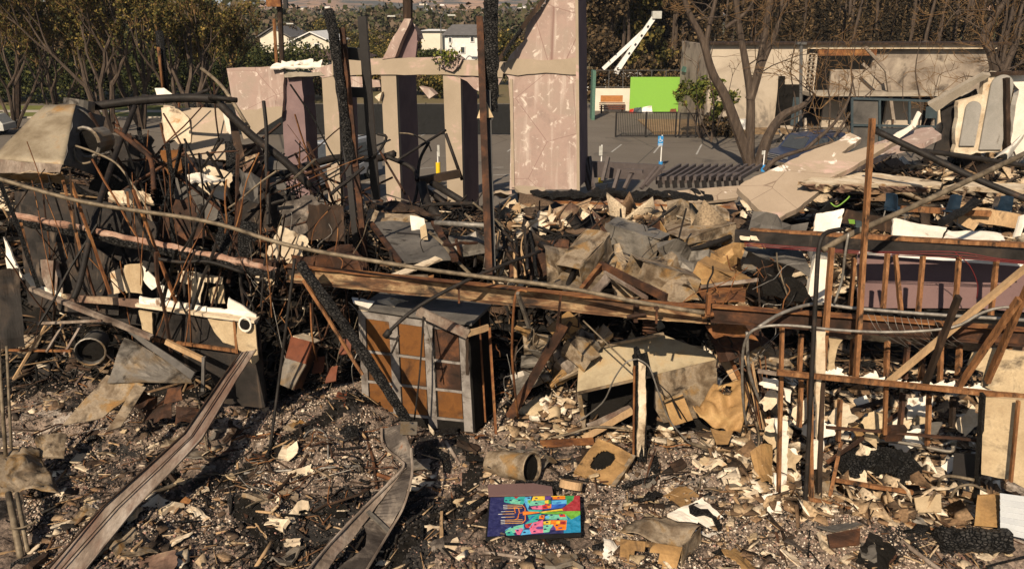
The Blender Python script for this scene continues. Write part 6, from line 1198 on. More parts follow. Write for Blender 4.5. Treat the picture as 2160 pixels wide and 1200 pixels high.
P('thin_pipe', 'thin dark pipe hanging over the mustard panels of the cabinet', 'pipe', 'pipedk', [(893, 668, 12.2), (890, 720, 12.2), (884, 800, 12.1), (874, 885, 12.0)], .016, 6)
P('thin_pipe', 'thin grey wire hanging by the second stile of the cabinet', 'pipe', 'conduit', [(897, 678, 12.2), (912, 740, 12.25), (918, 800, 12.2)], .012, 5)
P('dangling_hook', 'short black hook dangling below the long black rod', 'hook', 'pipedk', [(818, 712, 11.0), (835, 715, 11), (842, 708, 11), (826, 745, 11)], .018, 6)
# charred diagonal log
log('charred_log', 'thick alligator-charred log leaning down across the cabinet', 'log', 'charlog', [(632, 556, 12.1), (700, 650, 11.8), (770, 750, 11.7), (862, 892, 11.6)], .085, jit=.22)
B('log_splint', 'brown uncharred strip along the left side of the diagonal log', 'strip', 'wood', (640, 590, 11.95), (765, 790, 11.7), .03, .05, 10, .01)
log('charred_log', 'charred stub lying in the shadow right of the twisted beam end', 'log', 'charlog', [(898, 940, 11.6), (935, 965, 11.4), (942, 1000, 11.1)], .07, jit=.4)
# twisted steel beam
t = thing('twisted_beam', 'twisted steel channel snaking from the cabinet foot to the bottom edge', 'beam', G(760, 1100))
def ribbon(pts, w0, th, m_, nm, sub=6):
    mb = MB(); L_ = [pt(q[:3]) for q in pts]; Rr = [pt(q[3:]) for q in pts]; LL = []; RR = []
    for A, O in ((L_, LL), (Rr, RR)):
        for i in range(len(A)-1):
            p0 = A[max(i-1, 0)]; p1 = A[i]; p2 = A[i+1]; p3 = A[min(i+2, len(A)-1)]
            for k in range(sub):
                tt = k/sub; O.append(.5*((2*p1)+(p2-p0)*tt+(2*p0-5*p1+4*p2-p3)*tt*tt+(3*p1-p0-3*p2+p3)*tt**3))
        O.append(A[-1])
    n = len(LL); vv = []; ff = []
    for l, r in zip(LL, RR):
        vv += [l, r, r+Vector((0, .02, -th)), l+Vector((0, .02, -th))]
    for i in range(n-1):
        o = i*4
        for j in range(4): ff.append((o+j, o+(j+1) % 4, o+4+(j+1) % 4, o+4+j))
    vv = [v+noise.noise_vector(v*2.6)*.02+noise.noise_vector(v*8)*.016 for v in vv]
    ff += [(3, 2, 1, 0), (n*4-4, n*4-3, n*4-2, n*4-1)]; mb.add(vv, ff); return obj(nm, mb, m_, t)
ribbon([(806, 903, 10.7, 848, 893, 10.7), (812, 935, 10.6, 852, 905, 10.6), (834, 962, 10.4, 866, 945, 10.4), (845, 985, 10.2, 868, 985, 10.2), (805, 1030, 9.9, 866, 1010, 9.9), (775, 1075, 9.6, 850, 1065, 9.6), (768, 1105, 9.4, 822, 1110, 9.4), (768, 1150, 9.0, 800, 1155, 9.0), (690, 1215, 8.4, 772, 1215, 8.4)], 0, .015, 'steeldark', 'web')
ribbon([(845, 990, 10.15, 858, 985, 10.15), (772, 1062, 9.6, 795, 1066, 9.6), (725, 1110, 9.25, 755, 1120, 9.25), (685, 1155, 8.85, 718, 1165, 8.85), (640, 1215, 8.35, 680, 1215, 8.35)], 0, .015, 'woodgrey', 'flange')
for pts in ([(805, 902, 10.65), (809, 940, 10.5), (842, 968, 10.3), (848, 990, 10.1), (773, 1065, 9.55), (710, 1130, 9.05), (640, 1212, 8.3)], [(867, 945, 10.35), (869, 1000, 9.9), (852, 1066, 9.5), (822, 1120, 9.25), (774, 1200, 8.5)]):
    m = MB(); m.tube([C(*q) for q in pts], .018, 5, 6); obj('flange_lip', m, 'woodgrey', t)
m = MB(); m.box(C(862, 903, 10.5), (.24, .06, .20), Euler((.2, .1, .15)).to_matrix()); obj('end_plate', m, 'signgrey' if False else 'ductgrey', t)
for (x, y) in ((866, 890), (868, 904)): m = MB(); q = C(x, y, 10.44); m.tube([q, q+Vector((0, -.03, .01))], .014, 8); obj('bolt', m, 'darkmetal', t)
m = MB(); m.bar(C(775, 1078, 9.5), C(822, 1122, 9.3), .06, .03); obj('clip', m, 'ductgrey', t)
# long pale plank from partition to lower left
t = thing('long_plank', 'long weathered steel-grey board running from the partition to the lower left corner', 'board', G(300, 1050))
ribbon([(508, 742, 12.2, 540, 738, 12.2), (469, 797, 11.63, 500, 797, 11.63), (388, 915, 10.57, 425, 925, 10.5), (305, 990, 9.97, 364, 990, 9.97), (215, 1070, 9.37, 285, 1070, 9.37), (88, 1215, 8.45, 165, 1215, 8.45)], 0, .03, 'woodgrey', 'board', 1)
for f_ in (.42,):
    m = MB(); Q_ = [(508, 742, 540, 738, 12.15), (469, 797, 500, 797, 11.58), (388, 915, 425, 925, 10.5), (305, 990, 364, 990, 9.92), (215, 1070, 285, 1070, 9.32), (75, 1215, 170, 1215, 8.4)]
    m.tube([C(a1+(c1-a1)*f_, b1+(d1-b1)*f_, y1) for a1, b1, c1, d1, y1 in Q_], .011, 4); obj('ridge', m, ['wooddk', 'woodgrey'][f_ > .5], t)
m = MB(); m.tube([C(508, 741, 12.15), C(469, 796, 11.6), C(388, 914, 10.54), C(305, 989, 9.94), C(215, 1069, 9.34), C(92, 1210, 8.4)], .016, 5); obj('lip', m, 'wooddk', t)
m = MB(); m.tube([C(540, 737, 12.15), C(500, 797, 11.6), C(425, 924, 10.47), C(364, 990, 9.94), C(285, 1070, 9.34), C(172, 1210, 8.4)], .016, 5); obj('lip', m, 'woodgrey', t)
P('torn_edge', 'torn pink-brown strip peeling below the long weathered board', 'strip', 'brick', [(245, 1110), (230, 1150), (190, 1180), (150, 1210)], .05, 5)
# ================================================================ LEFT
# hood
t = thing('exhaust_hood', 'large crushed tan sheet-metal exhaust hood at the left', 'hood', C(110, 400, 14.6))
A, B_, C_, D_ = C(95, 222, 15.3), C(160, 220, 15.2), C(133, 348, 13.9), C(-20, 335, 14.0)
m = MB(); m.sheet([A, B_, C_, D_], 14, 10, .012, .015, 2.0); obj('front', m, 'hoodmetal', t, True)
m = MB(); m.sheet([B_, C(222, 248, 16.0), C(200, 372, 15.4), C_], 10, 10, .03, .015, 2.5); obj('side', m, 'greypanel', t)
m = MB(); m.sheet([D_, C_, C(127, 364, 13.85), C(-20, 366, 13.9)], 14, 3, .02, .02, 3); obj('skirt', m, 'woodgrey', t)
m = MB(); m.sheet([C(-20, 366, 13.9), C(127, 364, 13.85), C(150, 388, 14.4), C(-20, 372, 14.4)], 14, 3, .05, .02, 3); obj('skirt', m, 'duct', t)
m = MB(); m.tube([C(166, 236, 15.7), C(168, 212, 15.75)], .27, 20); obj('round_collar', m, 'ductgrey', t)
m = MB(); c = C(185, 300, 14.9); m.tube([c+Vector((math.cos(k*.33)*.24, -.05, math.sin(k*.33)*.27)) for k in range(19)], .035, 6, caps=False); m.tube([c+Vector((.02, -.02, 0)), c+Vector((.10, .4, 0))], .235, 16, caps=False); obj('elbow', m, 'ductgrey', t)
m = MB(); m.tube([c+Vector((.03, -.04, 0)), c+Vector((.03, -.03, 0))], .215, 16); obj('elbow_shade', m, 'soot', t)  # black disc paints the shade inside the elbow
P('curved_strap', 'curved pale metal strap below the hood elbow', 'strap', 'pipe', [(155, 310, 14.6), (160, 335, 14.4), (175, 345, 14.4), (192, 342, 14.4)], .022, 5)
P('long_conduit', 'tan conduit swooping from the hood elbow down to the burnt wall', 'conduit', 'pipe', [(160, 308, 14.5), (200, 322, 14.3), (245, 345, 14.2), (280, 390, 14), (310, 440, 13.8), (325, 480, 13.6)], .02, 6)
P('curved_strap', 'second pale strap on the shaded hood side', 'strap', 'conduit', [(160, 228, 15.2), (180, 238, 15.3), (196, 254, 15.4)], .02, 5)
# big black pipe and braces
P('black_pipe', 'long thick black pipe crossing above the left wreckage', 'pipe', 'pipedk', [(195, 225, 16), (300, 212, 16), (400, 207, 16), (455, 210, 16)], .085, 10)
P('black_pipe', 'long thick black pipe slanting down right behind the pink wall end', 'pipe', 'pipedk', [(462, 218, 16), (530, 285, 16), (600, 340, 16), (655, 395, 16)], .08, 10)
P('black_pipe', 'thin black brace slanting down from the long thick pipe', 'pipe', 'pipedk', [(285, 225, 15.8), (262, 280, 15.2), (235, 350, 14.4), (200, 460, 13), (170, 590, 12.2), (155, 630, 12)], .05, 8)
P('black_pipe', 'slim grey brace crossing in front of the pink wall', 'pipe', 'pipe', [(425, 145, 18), (470, 185, 17.5), (525, 270, 17)], .04, 7)
P('pipe_coupling', 'black knob at the junction of the two thick black pipes', 'pipe', 'pipedk', [(440, 205, 15.9), (500, 212, 15.9)], .05, 8, 0)
P('black_pipe', 'black pipe lying flat under the pink wall, pointing right', 'pipe', 'pipedk', [(300, 203, 16.4), (380, 208, 16.2), (440, 190, 16)], .035, 6)
P('rusty_brace', 'rusty brace slanting left of the grey wall fragment', 'rod', 'rustdk', [(245, 275, 15.2), (290, 310, 14.8), (318, 338, 14.5), (325, 400, 14)], .045, 7)
P('coiled_spring', 'tall coiled spring standing on the left heap', 'spring', 'rustdk', [(322+4.5*math.cos(k*1.1), 345+k*1.15, 14.4+.06*math.sin(k*1.1)) for k in range(64)], .012, 4, 2)
PL('wall_fragment', 'upright grey and cream wall fragment with torn edges left of centre', 'wall', 'drywalltan' if False else 'tanwall', [(345, 222), (395, 228), (470, 228), (485, 290), (484, 340), (440, 338), (395, 332), (385, 310), (368, 290), (352, 300), (340, 270)], [(345, 222, 18), (470, 228, 17.6), (440, 338, 17.2)], .12, .05)
PL('wall_fragment', 'scorched cream strip on the left edge of the grey wall fragment', 'wall', 'plaster', [(340, 228), (375, 230), (398, 250), (402, 300), (386, 316), (368, 295), (350, 300)], [(340, 228, 17.7), (398, 250, 17.6), (386, 316, 17.4)], .04, .05)
PL('wall_fragment', 'white peeling strip on the right edge of the grey wall fragment', 'wall', 'plasterwhite', [(468, 230), (484, 250), (488, 290), (470, 310), (478, 275)], [(468, 230, 17.4), (484, 250, 17.4), (470, 310, 17.3)], .03, .04)
S('white_lump', 'white lump on top of the grey wall fragment', 'plaster', 'plasterwhite', [(330, 190, 17.5), (348, 188, 17.5), (372, 205, 17.4), (334, 208, 17.4)], .05, .08)
S('brown_box_side', 'flat brown cardboard-like panel under the grey wall fragment', 'panel', 'mustard', [(336, 318, 16), (378, 316, 16), (386, 365, 15.6), (355, 370, 15.6)], .03, .02)
S('dark_sheet', 'dark blue-grey panel under the grey wall fragment', 'panel', 'darkmetal', [(390, 330, 16.6), (470, 345, 16.4), (470, 375, 16), (395, 365, 16)], .03, .03)
S('white_heap', 'white plaster crust hanging below the grey wall fragment', 'plaster', 'plasterwhite', [(395, 372, 15.5), (435, 362, 15.6), (470, 372, 15.6), (405, 392, 15)], .12, .04, rag=.1)
S('wire_mesh', 'tall rolled screen of dark mesh right of the grey wall fragment', 'mesh', 'wooddk', [(482, 245, 17), (498, 250, 17), (520, 350, 16.4), (500, 355, 16.4)], .06, .02)
S('green_grey_panel', 'drab olive panel low behind the slanting black pipe', 'panel', 'greypanel', [(535, 330, 18), (605, 328, 18), (608, 358, 17.6), (540, 362, 17.6)], .03, .02)
S('green_grey_panel', 'second drab olive panel beneath the first behind the black pipe', 'panel', 'greypanel', [(550, 378, 17.6), (605, 378, 17.6), (605, 416, 17.2), (555, 412, 17.2)], .03, .02)
S('grey_cloth', 'ragged grey rag hanging below the slanting black pipe', 'rag', 'greypanel', [(515, 368, 15.5), (548, 372, 15.4), (540, 425, 15.0), (505, 440, 15.0)], .16, .02, rag=.12, fr=4)
B('black_wall', 'black upright plank left of the first pink wall core', 'plank', 'char', (490, 300, 16.8), (498, 400, 16.2), .3, .1, 6, .02)
# near left walls
PL('soot_wall', 'long dark soot-stained wall behind the charred beam at left', 'wall', 'sootwall', [(30, 405), (75, 400), (240, 430), (330, 470), (330, 690), (200, 680), (60, 640)], [(30, 405, 14), (330, 470, 13.6), (60, 640, 13.4)], .1, .04)
PL('soot_wall', 'dark stained wall lower band left of the cream torn panels', 'wall', 'sootwall', [(75, 510), (190, 515), (250, 560), (250, 665), (125, 655), (90, 610)], [(75, 510, 13.3), (250, 560, 13.2), (90, 610, 13.1)], .05, .02)
for k, (pp_, m_, lab) in enumerate([([(85, 548), (125, 552), (132, 622), (100, 616), (88, 585)], 'woodgrey', 'whitish wall patch at the far left of the burnt wall'), ([(48, 580), (62, 575), (75, 600), (130, 618), (128, 630), (70, 612)], 'plasterwhite', 'white torn plaster edge sweeping down at far left'),
       ([(232, 575), (262, 565), (268, 612), (240, 620)], 'plaster', 'first cream plaster patch under the charred beam'), ([(300, 560), (330, 590), (372, 625), (350, 628), (335, 600), (320, 612), (302, 590)], 'plasterwhite', 'bright cream triangle under the charred beam'),
       ([(375, 572), (470, 585), (468, 600), (430, 595), (422, 640), (402, 650), (404, 600), (380, 595)], 'plaster', 'torn cream plaster with dark gaps under the charred beam'), ([(262, 560), (300, 555), (300, 620), (265, 618)], 'drywalltan', 'tan panel strip between two cream patches under the charred beam'),
       ([(440, 610), (470, 600), (475, 640), (445, 640)], 'drywalltan', 'small tan patch above the partition ledge')]):
    PL('plaster_patch', lab, 'plaster', m_, pp_, [(75, 510, 13.15), (250, 560, 13.05), (90, 610, 12.95)] if k < 2 else [(232, 575, 13.0), (470, 585, 12.9), (300, 640, 12.9)], .03, .03, .07)
PL('wall_block', 'brown lower wall with small square tiles under the cream patches', 'wall', 'brick', [(130, 620), (300, 632), (380, 640), (375, 655), (300, 650), (130, 634)], [(130, 620, 12.8), (380, 640, 12.7), (300, 650, 12.7)], .1, .02)
t = thing('charred_beam', 'long charred beam with a peeled orange-pink top at the left', 'beam', C(300, 500, 12.7)); Q = [C(30, 462, 13.0), C(160, 487, 12.9), (C(330, 522, 12.8)), C(470, 552, 12.6), C(585, 578, 12.5)]
m = MB(); m.tube(Q, .095, 10, 8); m.v = [tuple(Vector(v)+noise.noise_vector(Vector(v)*6)*.03) for v in m.v]; obj('timber', m, 'charlog', t)
m = MB(); m.tube([q+Vector((0, -.03, .07)) for q in Q], .06, 8, 8); m.v = [tuple(Vector(v)+noise.noise_vector(Vector(v)*5)*.03) for v in m.v]; obj('peeled_face', m, 'peel', t)
P('black_bar', 'black metal rail lying along the lower right of the charred beam', 'rod', 'pipedk', [(330, 545, 12.4), (380, 553, 12.4), (440, 552, 12.4), (515, 575, 12.4)], .03, 6)
B('steel_channel', 'brown steel channel end above the right end of the charred beam', 'channel', 'rustdk', (445, 545, 12.9), (585, 558, 12.7), .12, .10, 4, .005)
# partition with dark panel
t = thing('partition', 'waist-high burnt partition with a dark panel and torn cream top', 'wall', G(430, 860))
m = slabpoly([(300, 650), (545, 682), (562, 862), (470, 850), (445, 790), (330, 760)], [(300, 650, 12.8), (545, 682, 12.5), (562, 862, 12.5)], .06, .02); obj('dark_panel', m, 'sootwall', t)
m = MB(); m.bar(C(292, 640, 12.75), C(542, 675, 12.45), .20, .05, n=12, amp=.015); obj('ledge', m, 'plaster', t)
m = MB(); m.prism(jag([C(294, 645, 12.7), C(294, 625, 12.7), C(330, 630, 12.7), C(400, 642, 12.65), C(440, 650, 12.6), C(480, 652, 12.6), C(482, 628, 12.6), C(540, 665, 12.5), C(542, 684, 12.5), C(490, 678, 12.5), C(400, 664, 12.6)], .03, .06), (0, .04, 0)); obj('torn_top', m, 'plasterwhite', t)
m = slabpoly([(438, 672), (496, 680), (496, 730), (470, 722), (452, 700)], [(300, 650, 12.72), (545, 682, 12.42), (562, 862, 12.42)], .03, .02, .06); obj('cream_board', m, 'drywalltan', t)
m = slabpoly([(500, 680), (538, 684), (545, 760), (535, 770), (498, 732)], [(300, 650, 12.70), (545, 682, 12.40), (562, 862, 12.40)], .03, .01, .06); obj('cream_board', m, 'drywalltan', t)
q = C(517, 684, 12.36); m = MB(); m.tube([q+Vector((math.cos(k*.42)*.095, 0, math.sin(k*.42)*.12)) for k in range(16)], .02, 5, caps=False); obj('hole_rim', m, 'plasterwhite', t)
m = MB(); m.tube([q+Vector((0, -.02, 0)), q+Vector((0, -.01, 0))], .085, 16); obj('hole_shade', m, 'soot', t)  # black disc on the board paints the hole's dark depth
m = MB(); m.bar(C(322, 716, 12.6), C(500, 740, 12.45), .05, .05, n=6, amp=.008); m.bar(C(494, 676, 12.5), C(500, 745, 12.45), .04, .04); obj('rail', m, 'wood', t)
m = slabpoly([(292, 655), (320, 660), (322, 705), (300, 695)], [(300, 650, 12.70), (545, 682, 12.40), (562, 862, 12.40)], .04, .02, .06); obj('cream_post', m, 'drywalltan', t)
B('fallen_strip', 'long brown steel strip slanting from far left under the partition', 'strip', 'woodgrey', (65, 608, 12.6), (320, 712, 12.2), .10, .06, 10, .01)
B('fallen_strip', 'tan channel continuing right at the partition foot', 'strip', 'woodpale', (350, 720, 12.1), (432, 760, 12.0), .06, .08, 4, .008)
B('fallen_strip', 'short grey upright end of the tan channel', 'strip', 'greypanel', (430, 752, 12.0), (428, 825, 11.9), .05, .06, 4, .008)
# far left edge
S('white_sheet', 'dark torn wall edge at the far left border', 'wall', 'sootwall', [(-20, 570, 12.4), (40, 565, 12.6), (52, 730, 12.2), (-20, 740, 12)], .06, .04, rag=.03)
S('white_sheet', 'upright cream torn strip at the far left border above the white wall', 'wall', 'plasterwhite', [(5, 500, 13), (40, 570, 12.8), (50, 590, 12.8), (20, 590, 12.8)], .05, .03, rag=.05)
B('stud', 'orange upright stud under the left end of the charred beam', 'stud', 'wood', (42, 470, 12.7), (70, 580, 12.5), .06, .06)
for k, (a_, b_, Y, lab) in enumerate([((133, 380), (170, 530), 12.9, 'first brown slat leaning over the soot-stained wall'), ((150, 385), (232, 620), 12.8, 'second brown slat leaning over the soot-stained wall'), ((281, 400), (372, 640), 12.6, 'long rusty slat crossing the charred beam'), ((268, 405), (275, 470), 14.0, 'short brown slat behind the long pipe at left')]):
    B('leaning_batten', lab, 'slat', ['wood', 'rust', 'rust', 'wood'][k], (*a_, Y), (*b_, Y-.3), .04, .04, 4, .008)
t = thing('ridged_radiator', 'rusty ribbed plaster-topped block behind the long pipe at left', 'radiator', C(270, 480, 14.6))
for k in range(7):
    m = MB(); m.bar(C(232+k*13, 408+abs(k-3)*3, 14.6), C(240+k*13, 480, 14.3), .07, .06, n=4, amp=.01); obj('rib', m, ['brick', 'woodgrey'][k % 2], t)
m = MB(); m.sheet([C(226, 402, 14.6), C(318, 412, 14.5), C(322, 428, 14.3), C(232, 424, 14.4)], 16, 5, .10, .06, 5, rag=.1); obj('crust', m, 'plaster', t)
# lower left: duct transition, bucket, ladder-like strips
t = thing('duct_transition', 'grey sheet-metal duct transition with two legs lying at lower left', 'duct', G(270, 880))
m = MB(); m.sheet([C(262, 712, 12.4), C(402, 790, 11.9), C(405, 810, 11.6), C(225, 806, 11.6)], 14, 10, .03, .015, 2, curl=.03); obj('body', m, 'ductgrey', t)
m = MB(); m.sheet([C(225, 790, 11.8), C(305, 812, 11.6), C(218, 880, 11.1), C(132, 900, 11.0)], 12, 8, .03, .015, 2); obj('leg', m, 'duct', t)
m = MB(); m.sheet([C(285, 812, 11.5), C(308, 816, 11.5), C(255, 900, 10.9), C(224, 912, 10.8)], 10, 4, .02, .015, 2); obj('leg', m, 'duct', t)
m = MB(); m.sheet([C(268, 700, 12.5), C(290, 704, 12.4), C(410, 785, 11.8), C(402, 800, 11.7)], 14, 3, .02, .02, 3); obj('folded_edge', m, 'greypanel', t)
t = thing('bucket', 'black crushed bucket lying on its side with its mouth to the viewer', 'bucket', G(195, 765)); m = MB(); a_, b_ = C(205, 718, 12.9), C(190, 742, 12.35); m.tube([a_, a_.lerp(b_, .9), b_], .20, 18, caps=False, r2=.23); obj('shell', m, 'greypanel', t, True)
m = MB(); d = (b_-a_).normalized(); m.tube([b_-d*.12, b_-d*.1], .21, 16); obj('inside_shade', m, 'soot', t); x_ = d.cross(Vector((0, 0, 1))).normalized(); y_ = x_.cross(d); m = MB(); m.tube([b_+(x_*math.cos(k*.35)+y_*math.sin(k*.35))*.235 for k in range(19)], .016, 5, caps=False); obj('rim', m, 'ductgrey', t)  # black disc within the mouth paints the bucket's dark hollow
for k, (a_, b_, m_, lab) in enumerate([((75, 680), (12, 738), 'woodpale', 'first pale slat of the fan of slats at far left'), ((100, 680), (28, 800), 'woodpale', 'second pale slat of the fan of slats at far left'), ((135, 682), (98, 742), 'woodgrey', 'third slat of the fan above the black bucket'),
      ((172, 685), (135, 748), 'woodgrey', 'fourth slat of the fan beside the black bucket'), ((75, 682), (215, 676), 'woodgrey', 'top rail over the fan of slats'), ((15, 738), (150, 740), 'rust', 'thin rusty rail under the fan of slats'), ((175, 790), (160, 810), 'woodgrey', 'short slat below the black bucket')]):
    B('pale_batten', lab, 'slat', m_, (*a_, 12.6), (*b_, 12.1), .035, .035, 4, .006)
P('upright_pipe', 'thin dark upright pipe planted in the rubble left of the diagonal log', 'pipe', 'pipedk', [(622, 545, 12.2), (605, 680, 12.0), (585, 830, 11.9), (568, 958)], .026, 7)
t = thing('red_white_cabinet', 'small tilted metal cabinet, red-brown above and white below', 'cabinet', G(625, 825))
m = MB(); m.sheet([C(612, 708, 12.9), C(660, 722, 12.6), C(645, 768, 12.4), C(602, 755, 12.6)], 8, 6, .02, .03); obj('red_face', m, 'brickred', t)
m = MB(); m.sheet([C(602, 755, 12.6), C(645, 768, 12.4), C(618, 822, 12.2), C(585, 808, 12.4)], 8, 6, .02, .03); obj('white_face', m, 'plasterwhite' if False else 'ductgrey', t)
m = MB(); m.sheet([C(660, 722, 12.6), C(672, 735, 12.9), C(640, 818, 12.5), C(618, 822, 12.2)], 6, 6, .02, .02); obj('side', m, 'rustdk', t)
m = MB(); m.sheet([C(618, 708, 12.95), C(660, 722, 12.65), C(675, 720, 13.1), C(640, 704, 13.3)], 6, 4, .03, .02); obj('lid', m, 'plaster', t)
for k, (x, y, Y) in enumerate([(700, 790, 13), (718, 842, 12.7), (672, 770, 13.1), (728, 730, 13)]):
    S('brick_red_scrap', ['red-brown scrap leaning left of the cabinet', 'small red-brown scrap at the cabinet foot', 'red-brown scrap behind the red-and-white cabinet', 'upper red-brown scrap left of the cabinet'][k], 'scrap', 'brickred', [(x-14, y+18, Y-.1), (x+10, y+14, Y-.1), (x+14, y-18, Y+.1), (x-6, y-14, Y+.1)], .03, .03)
P('arched_pipe', 'thin pipe bent into an upside-down U standing in the rubble', 'pipe', 'conduit', [(640, 975), (641, 925, 11.7), (655, 908, 11.7), (675, 906, 11.7), (690, 925, 11.7), (692, 970)], .016, 6)
for k, (pts, r, m_, lab) in enumerate([([(320, 1040), (380, 1020), (460, 998)], .03, 'pipe', 'olive-brown pipe lying on the rubble beside the long board'), ([(515, 998), (600, 992), (700, 985), (770, 982)], .022, 'conduit', 'braided cable lying across the rubble at centre left'),
     ([(540, 1078), (580, 1083), (600, 1098)], .02, 'woodpale', 'short pale stick crossing another in the ash'), ([(455, 1125), (520, 1112), (600, 1108)], .018, 'woodpale', 'long pale stick lying in the ash at lower left'), ([(540, 1195), (575, 1140)], .03, 'woodpale', 'pale stick pointing up at the bottom of the photo'),
     ([(225, 915), (300, 870), (410, 812)], .035, 'rustdk', 'long dark rusty bar lying right of the duct transition legs'), ([(280, 840), (340, 935)], .03, 'wooddk', 'brown slat crossing under the long dark rusty bar'), ([(305, 855), (365, 910)], .022, 'wooddk', 'thin brown slat beside the crossing brown slat'),
     ([(765, 910), (785, 960), (795, 1030)], .025, 'rustdk', 'dark rod standing left of the twisted beam'), ([(795, 1000), (865, 1022), (930, 1035)], .035, 'rust', 'rusty rod lying through the twisted beam'), ([(565, 1050), (620, 1000), (650, 960)], .03, 'rustdk', 'bundle-like dark strip lying by the braided cable'),
     ([(530, 1058), (590, 1030), (620, 990)], .025, 'wooddk', 'brown strip lying beside the bundle-like strip'), ([(390, 740, 12.6), (395, 690, 12.6), (408, 480, 13)], .01, 'rustdk', 'thin rusty wire hanging in front of the partition, left'), ([(405, 800), (402, 700, 12.3), (396, 560, 12.5)], .01, 'rust', 'thin rusty wire hanging in front of the partition, right'),
     ([(410, 800), (425, 880, 11.9), (440, 975)], .015, 'pipe', 'thin tan rod leaning past the long board'), ([(655, 640, 12.4), (660, 720, 12.2), (680, 800), (705, 860)], .015, 'rust', 'thin rusty cable hanging right of the red-and-white cabinet'), ([(1240, 868), (1290, 950), (1330, 960)], .015, 'wooddk', 'thin stick under the metal hood'),
     ([(1600, 985), (1540, 960), (1440, 930)], .03, 'pipe', 'long curved pipe on the rubble right of the plaster pillar'), ([(1440, 990), (1560, 985), (1600, 940), (1595, 890, 11.6)], .02, 'pipe', 'brown hose curling below the crumpled ochre sheet'), ([(1535, 985), (1618, 1022)], .025, 'wooddk', 'dark stick pointing right below the brown hose'),
     ([(1240, 1070), (1400, 1068)], .05, 'wooddk', 'flat dark stick right of the painting'), ([(1430, 1085), (1460, 1060), (1500, 1040)], .03, 'char', 'charred stick lying over the torn white sheet'), ([(970, 1085), (1025, 1050)], .05, 'char', 'charred stick lying left of the painting'), ([(985, 1105), (1028, 1075)], .035, 'wooddk', 'second dark stick left of the painting'),
     ([(970, 980), (940, 930)], .03, 'woodgrey', 'grey strip pointing at the charred stub'), ([(1035, 1185), (1150, 1182), (1230, 1200)], .03, 'wooddk', 'flat brown strip at the bottom edge below the painting'), ([(1022, 1165), (1080, 1172), (1150, 1185)], .025, 'woodgrey', 'grey strip at the bottom edge below the painting')]):
    P('loose_rod', lab, 'rod', m_, pts, r, 6)
# crumpled sheets at lower left, bamboo-like poles
mb = MB(); mb.sheet([C(-20, 950, 10.9), C(82, 942, 11.2), C(128, 1040, 10.2), C(-20, 1050, 10.0)], 18, 14, .12, .015, 2.4); one('crumpled_sheet', 'crumpled tan metal sheet at the lower left border', 'sheet', mb, 'duct', None, True)
S('crumpled_sheet', 'pale box-like scrap behind the crumpled tan sheet at lower left', 'sheet', 'duct', [(70, 925, 11.4), (140, 918, 11.6), (135, 965, 11.1), (85, 965, 11.1)], .05, .03)
for k, (a_, b_, r, lab) in enumerate([((-4, 720, 11.6), (12, 960, 10.9), .03, 'upper tan pole standing at the left border'), ((14, 730, 11.6), (24, 950, 10.9), .022, 'thinner tan pole standing right of the upper pole'), ((18, 1040, 9.9), (44, 1175, 9.0), .045, 'lower tan pole at the left border'), ((36, 1040, 9.9), (58, 1165, 9.0), .03, 'thin lower tan pole beside the lower pole')]):
    P('tan_pole', lab, 'pole', 'pipe', [a_, b_], r, 8, 0)
P('rope_tie', 'thin binding around the two lower tan poles', 'rope', 'pipe', [(20, 1115, 9.2), (48, 1112, 9.2), (75, 1100, 9.3)], .015, 5)
for k in range(6):
    random.seed(700+k); x = 300+k*22; y = 845+random.uniform(-15, 40)
    S('basket_mesh', ['left', 'second', 'third', 'fourth', 'fifth', 'right'][k]+' piece of rusty wire mesh under the long weathered board', 'mesh', 'rustdk', [(x-18, y+22, 11.5-.1*k), (x+22, y+16, 11.5-.1*k), (x+26, y-14, 11.8-.1*k), (x-10, y-10, 11.8-.1*k)], .08, .01)
mb = MB(); mb.sheet([C(250, 1090, 9.9), C(390, 1080, 10.0), C(420, 1110, 9.7), C(270, 1125, 9.5)], 16, 6, .1, .02, 4, rag=.1); one('mesh_roll', 'pink-brown torn mesh roll right of the long board at lower left', 'mesh', mb, 'brick')
# bottom right metal box and plaster sheets
t = thing('bent_hood_corner', 'bent tan metal casing at the bottom edge right of the painting', 'casing', G(1390, 1180))
a, b, c, d = C(1308, 1138, 8.95), C(1358, 1082, 9.45), C(1480, 1112, 9.2), C(1440, 1150, 8.75)
m = MB(); m.sheet([a, b, c, d], 14, 10, .09, .015, 2.2); obj('top', m, 'duct', t, True)
m = MB(); m.sheet([d, c, c+Vector((0, .05, -.35)), d+Vector((0, 0, -.4))], 8, 4, .03, .015); obj('side', m, 'duct', t)
m = MB(); m.sheet([a, d, d+Vector((-.1, -.1, -.4)), a+Vector((0, -.05, -.4))], 12, 6, .05, .015, hole=lambda u, v: (u-.45)**2/.09+(v-1)**2/.6 < 1); obj('front', m, 'ochre', t)
S('torn_board', 'brown and white torn plasterboard right of the painting', 'board', 'ochre', [(1400, 1045, 10.3), (1438, 1018, 10.7), (1485, 1055, 10.3), (1440, 1080, 10.0)], .05, .03, rag=.05)
S('torn_board', 'large crumpled white plasterboard lower right of the painting', 'board', 'plasterwhite', [(1405, 1085, 9.8), (1480, 1052, 10.1), (1545, 1105, 9.6), (1490, 1135, 9.4)], .07, .05, rag=.06)
S('tan_board', 'tan plaster pieces stacked at the foot of the scorched plank', 'board', 'drywalltan', [(1095, 868, 12.6), (1140, 838, 13), (1150, 872, 12.6), (1120, 882, 12.4)], .06, .05, rag=.06)
S('tan_board', 'curled tan piece right of the stacked plaster pieces', 'board', 'drywalltan', [(1150, 870, 12.7), (1180, 862, 12.7), (1178, 885, 12.4), (1155, 888, 12.4)], .05, .03, curl=.06)
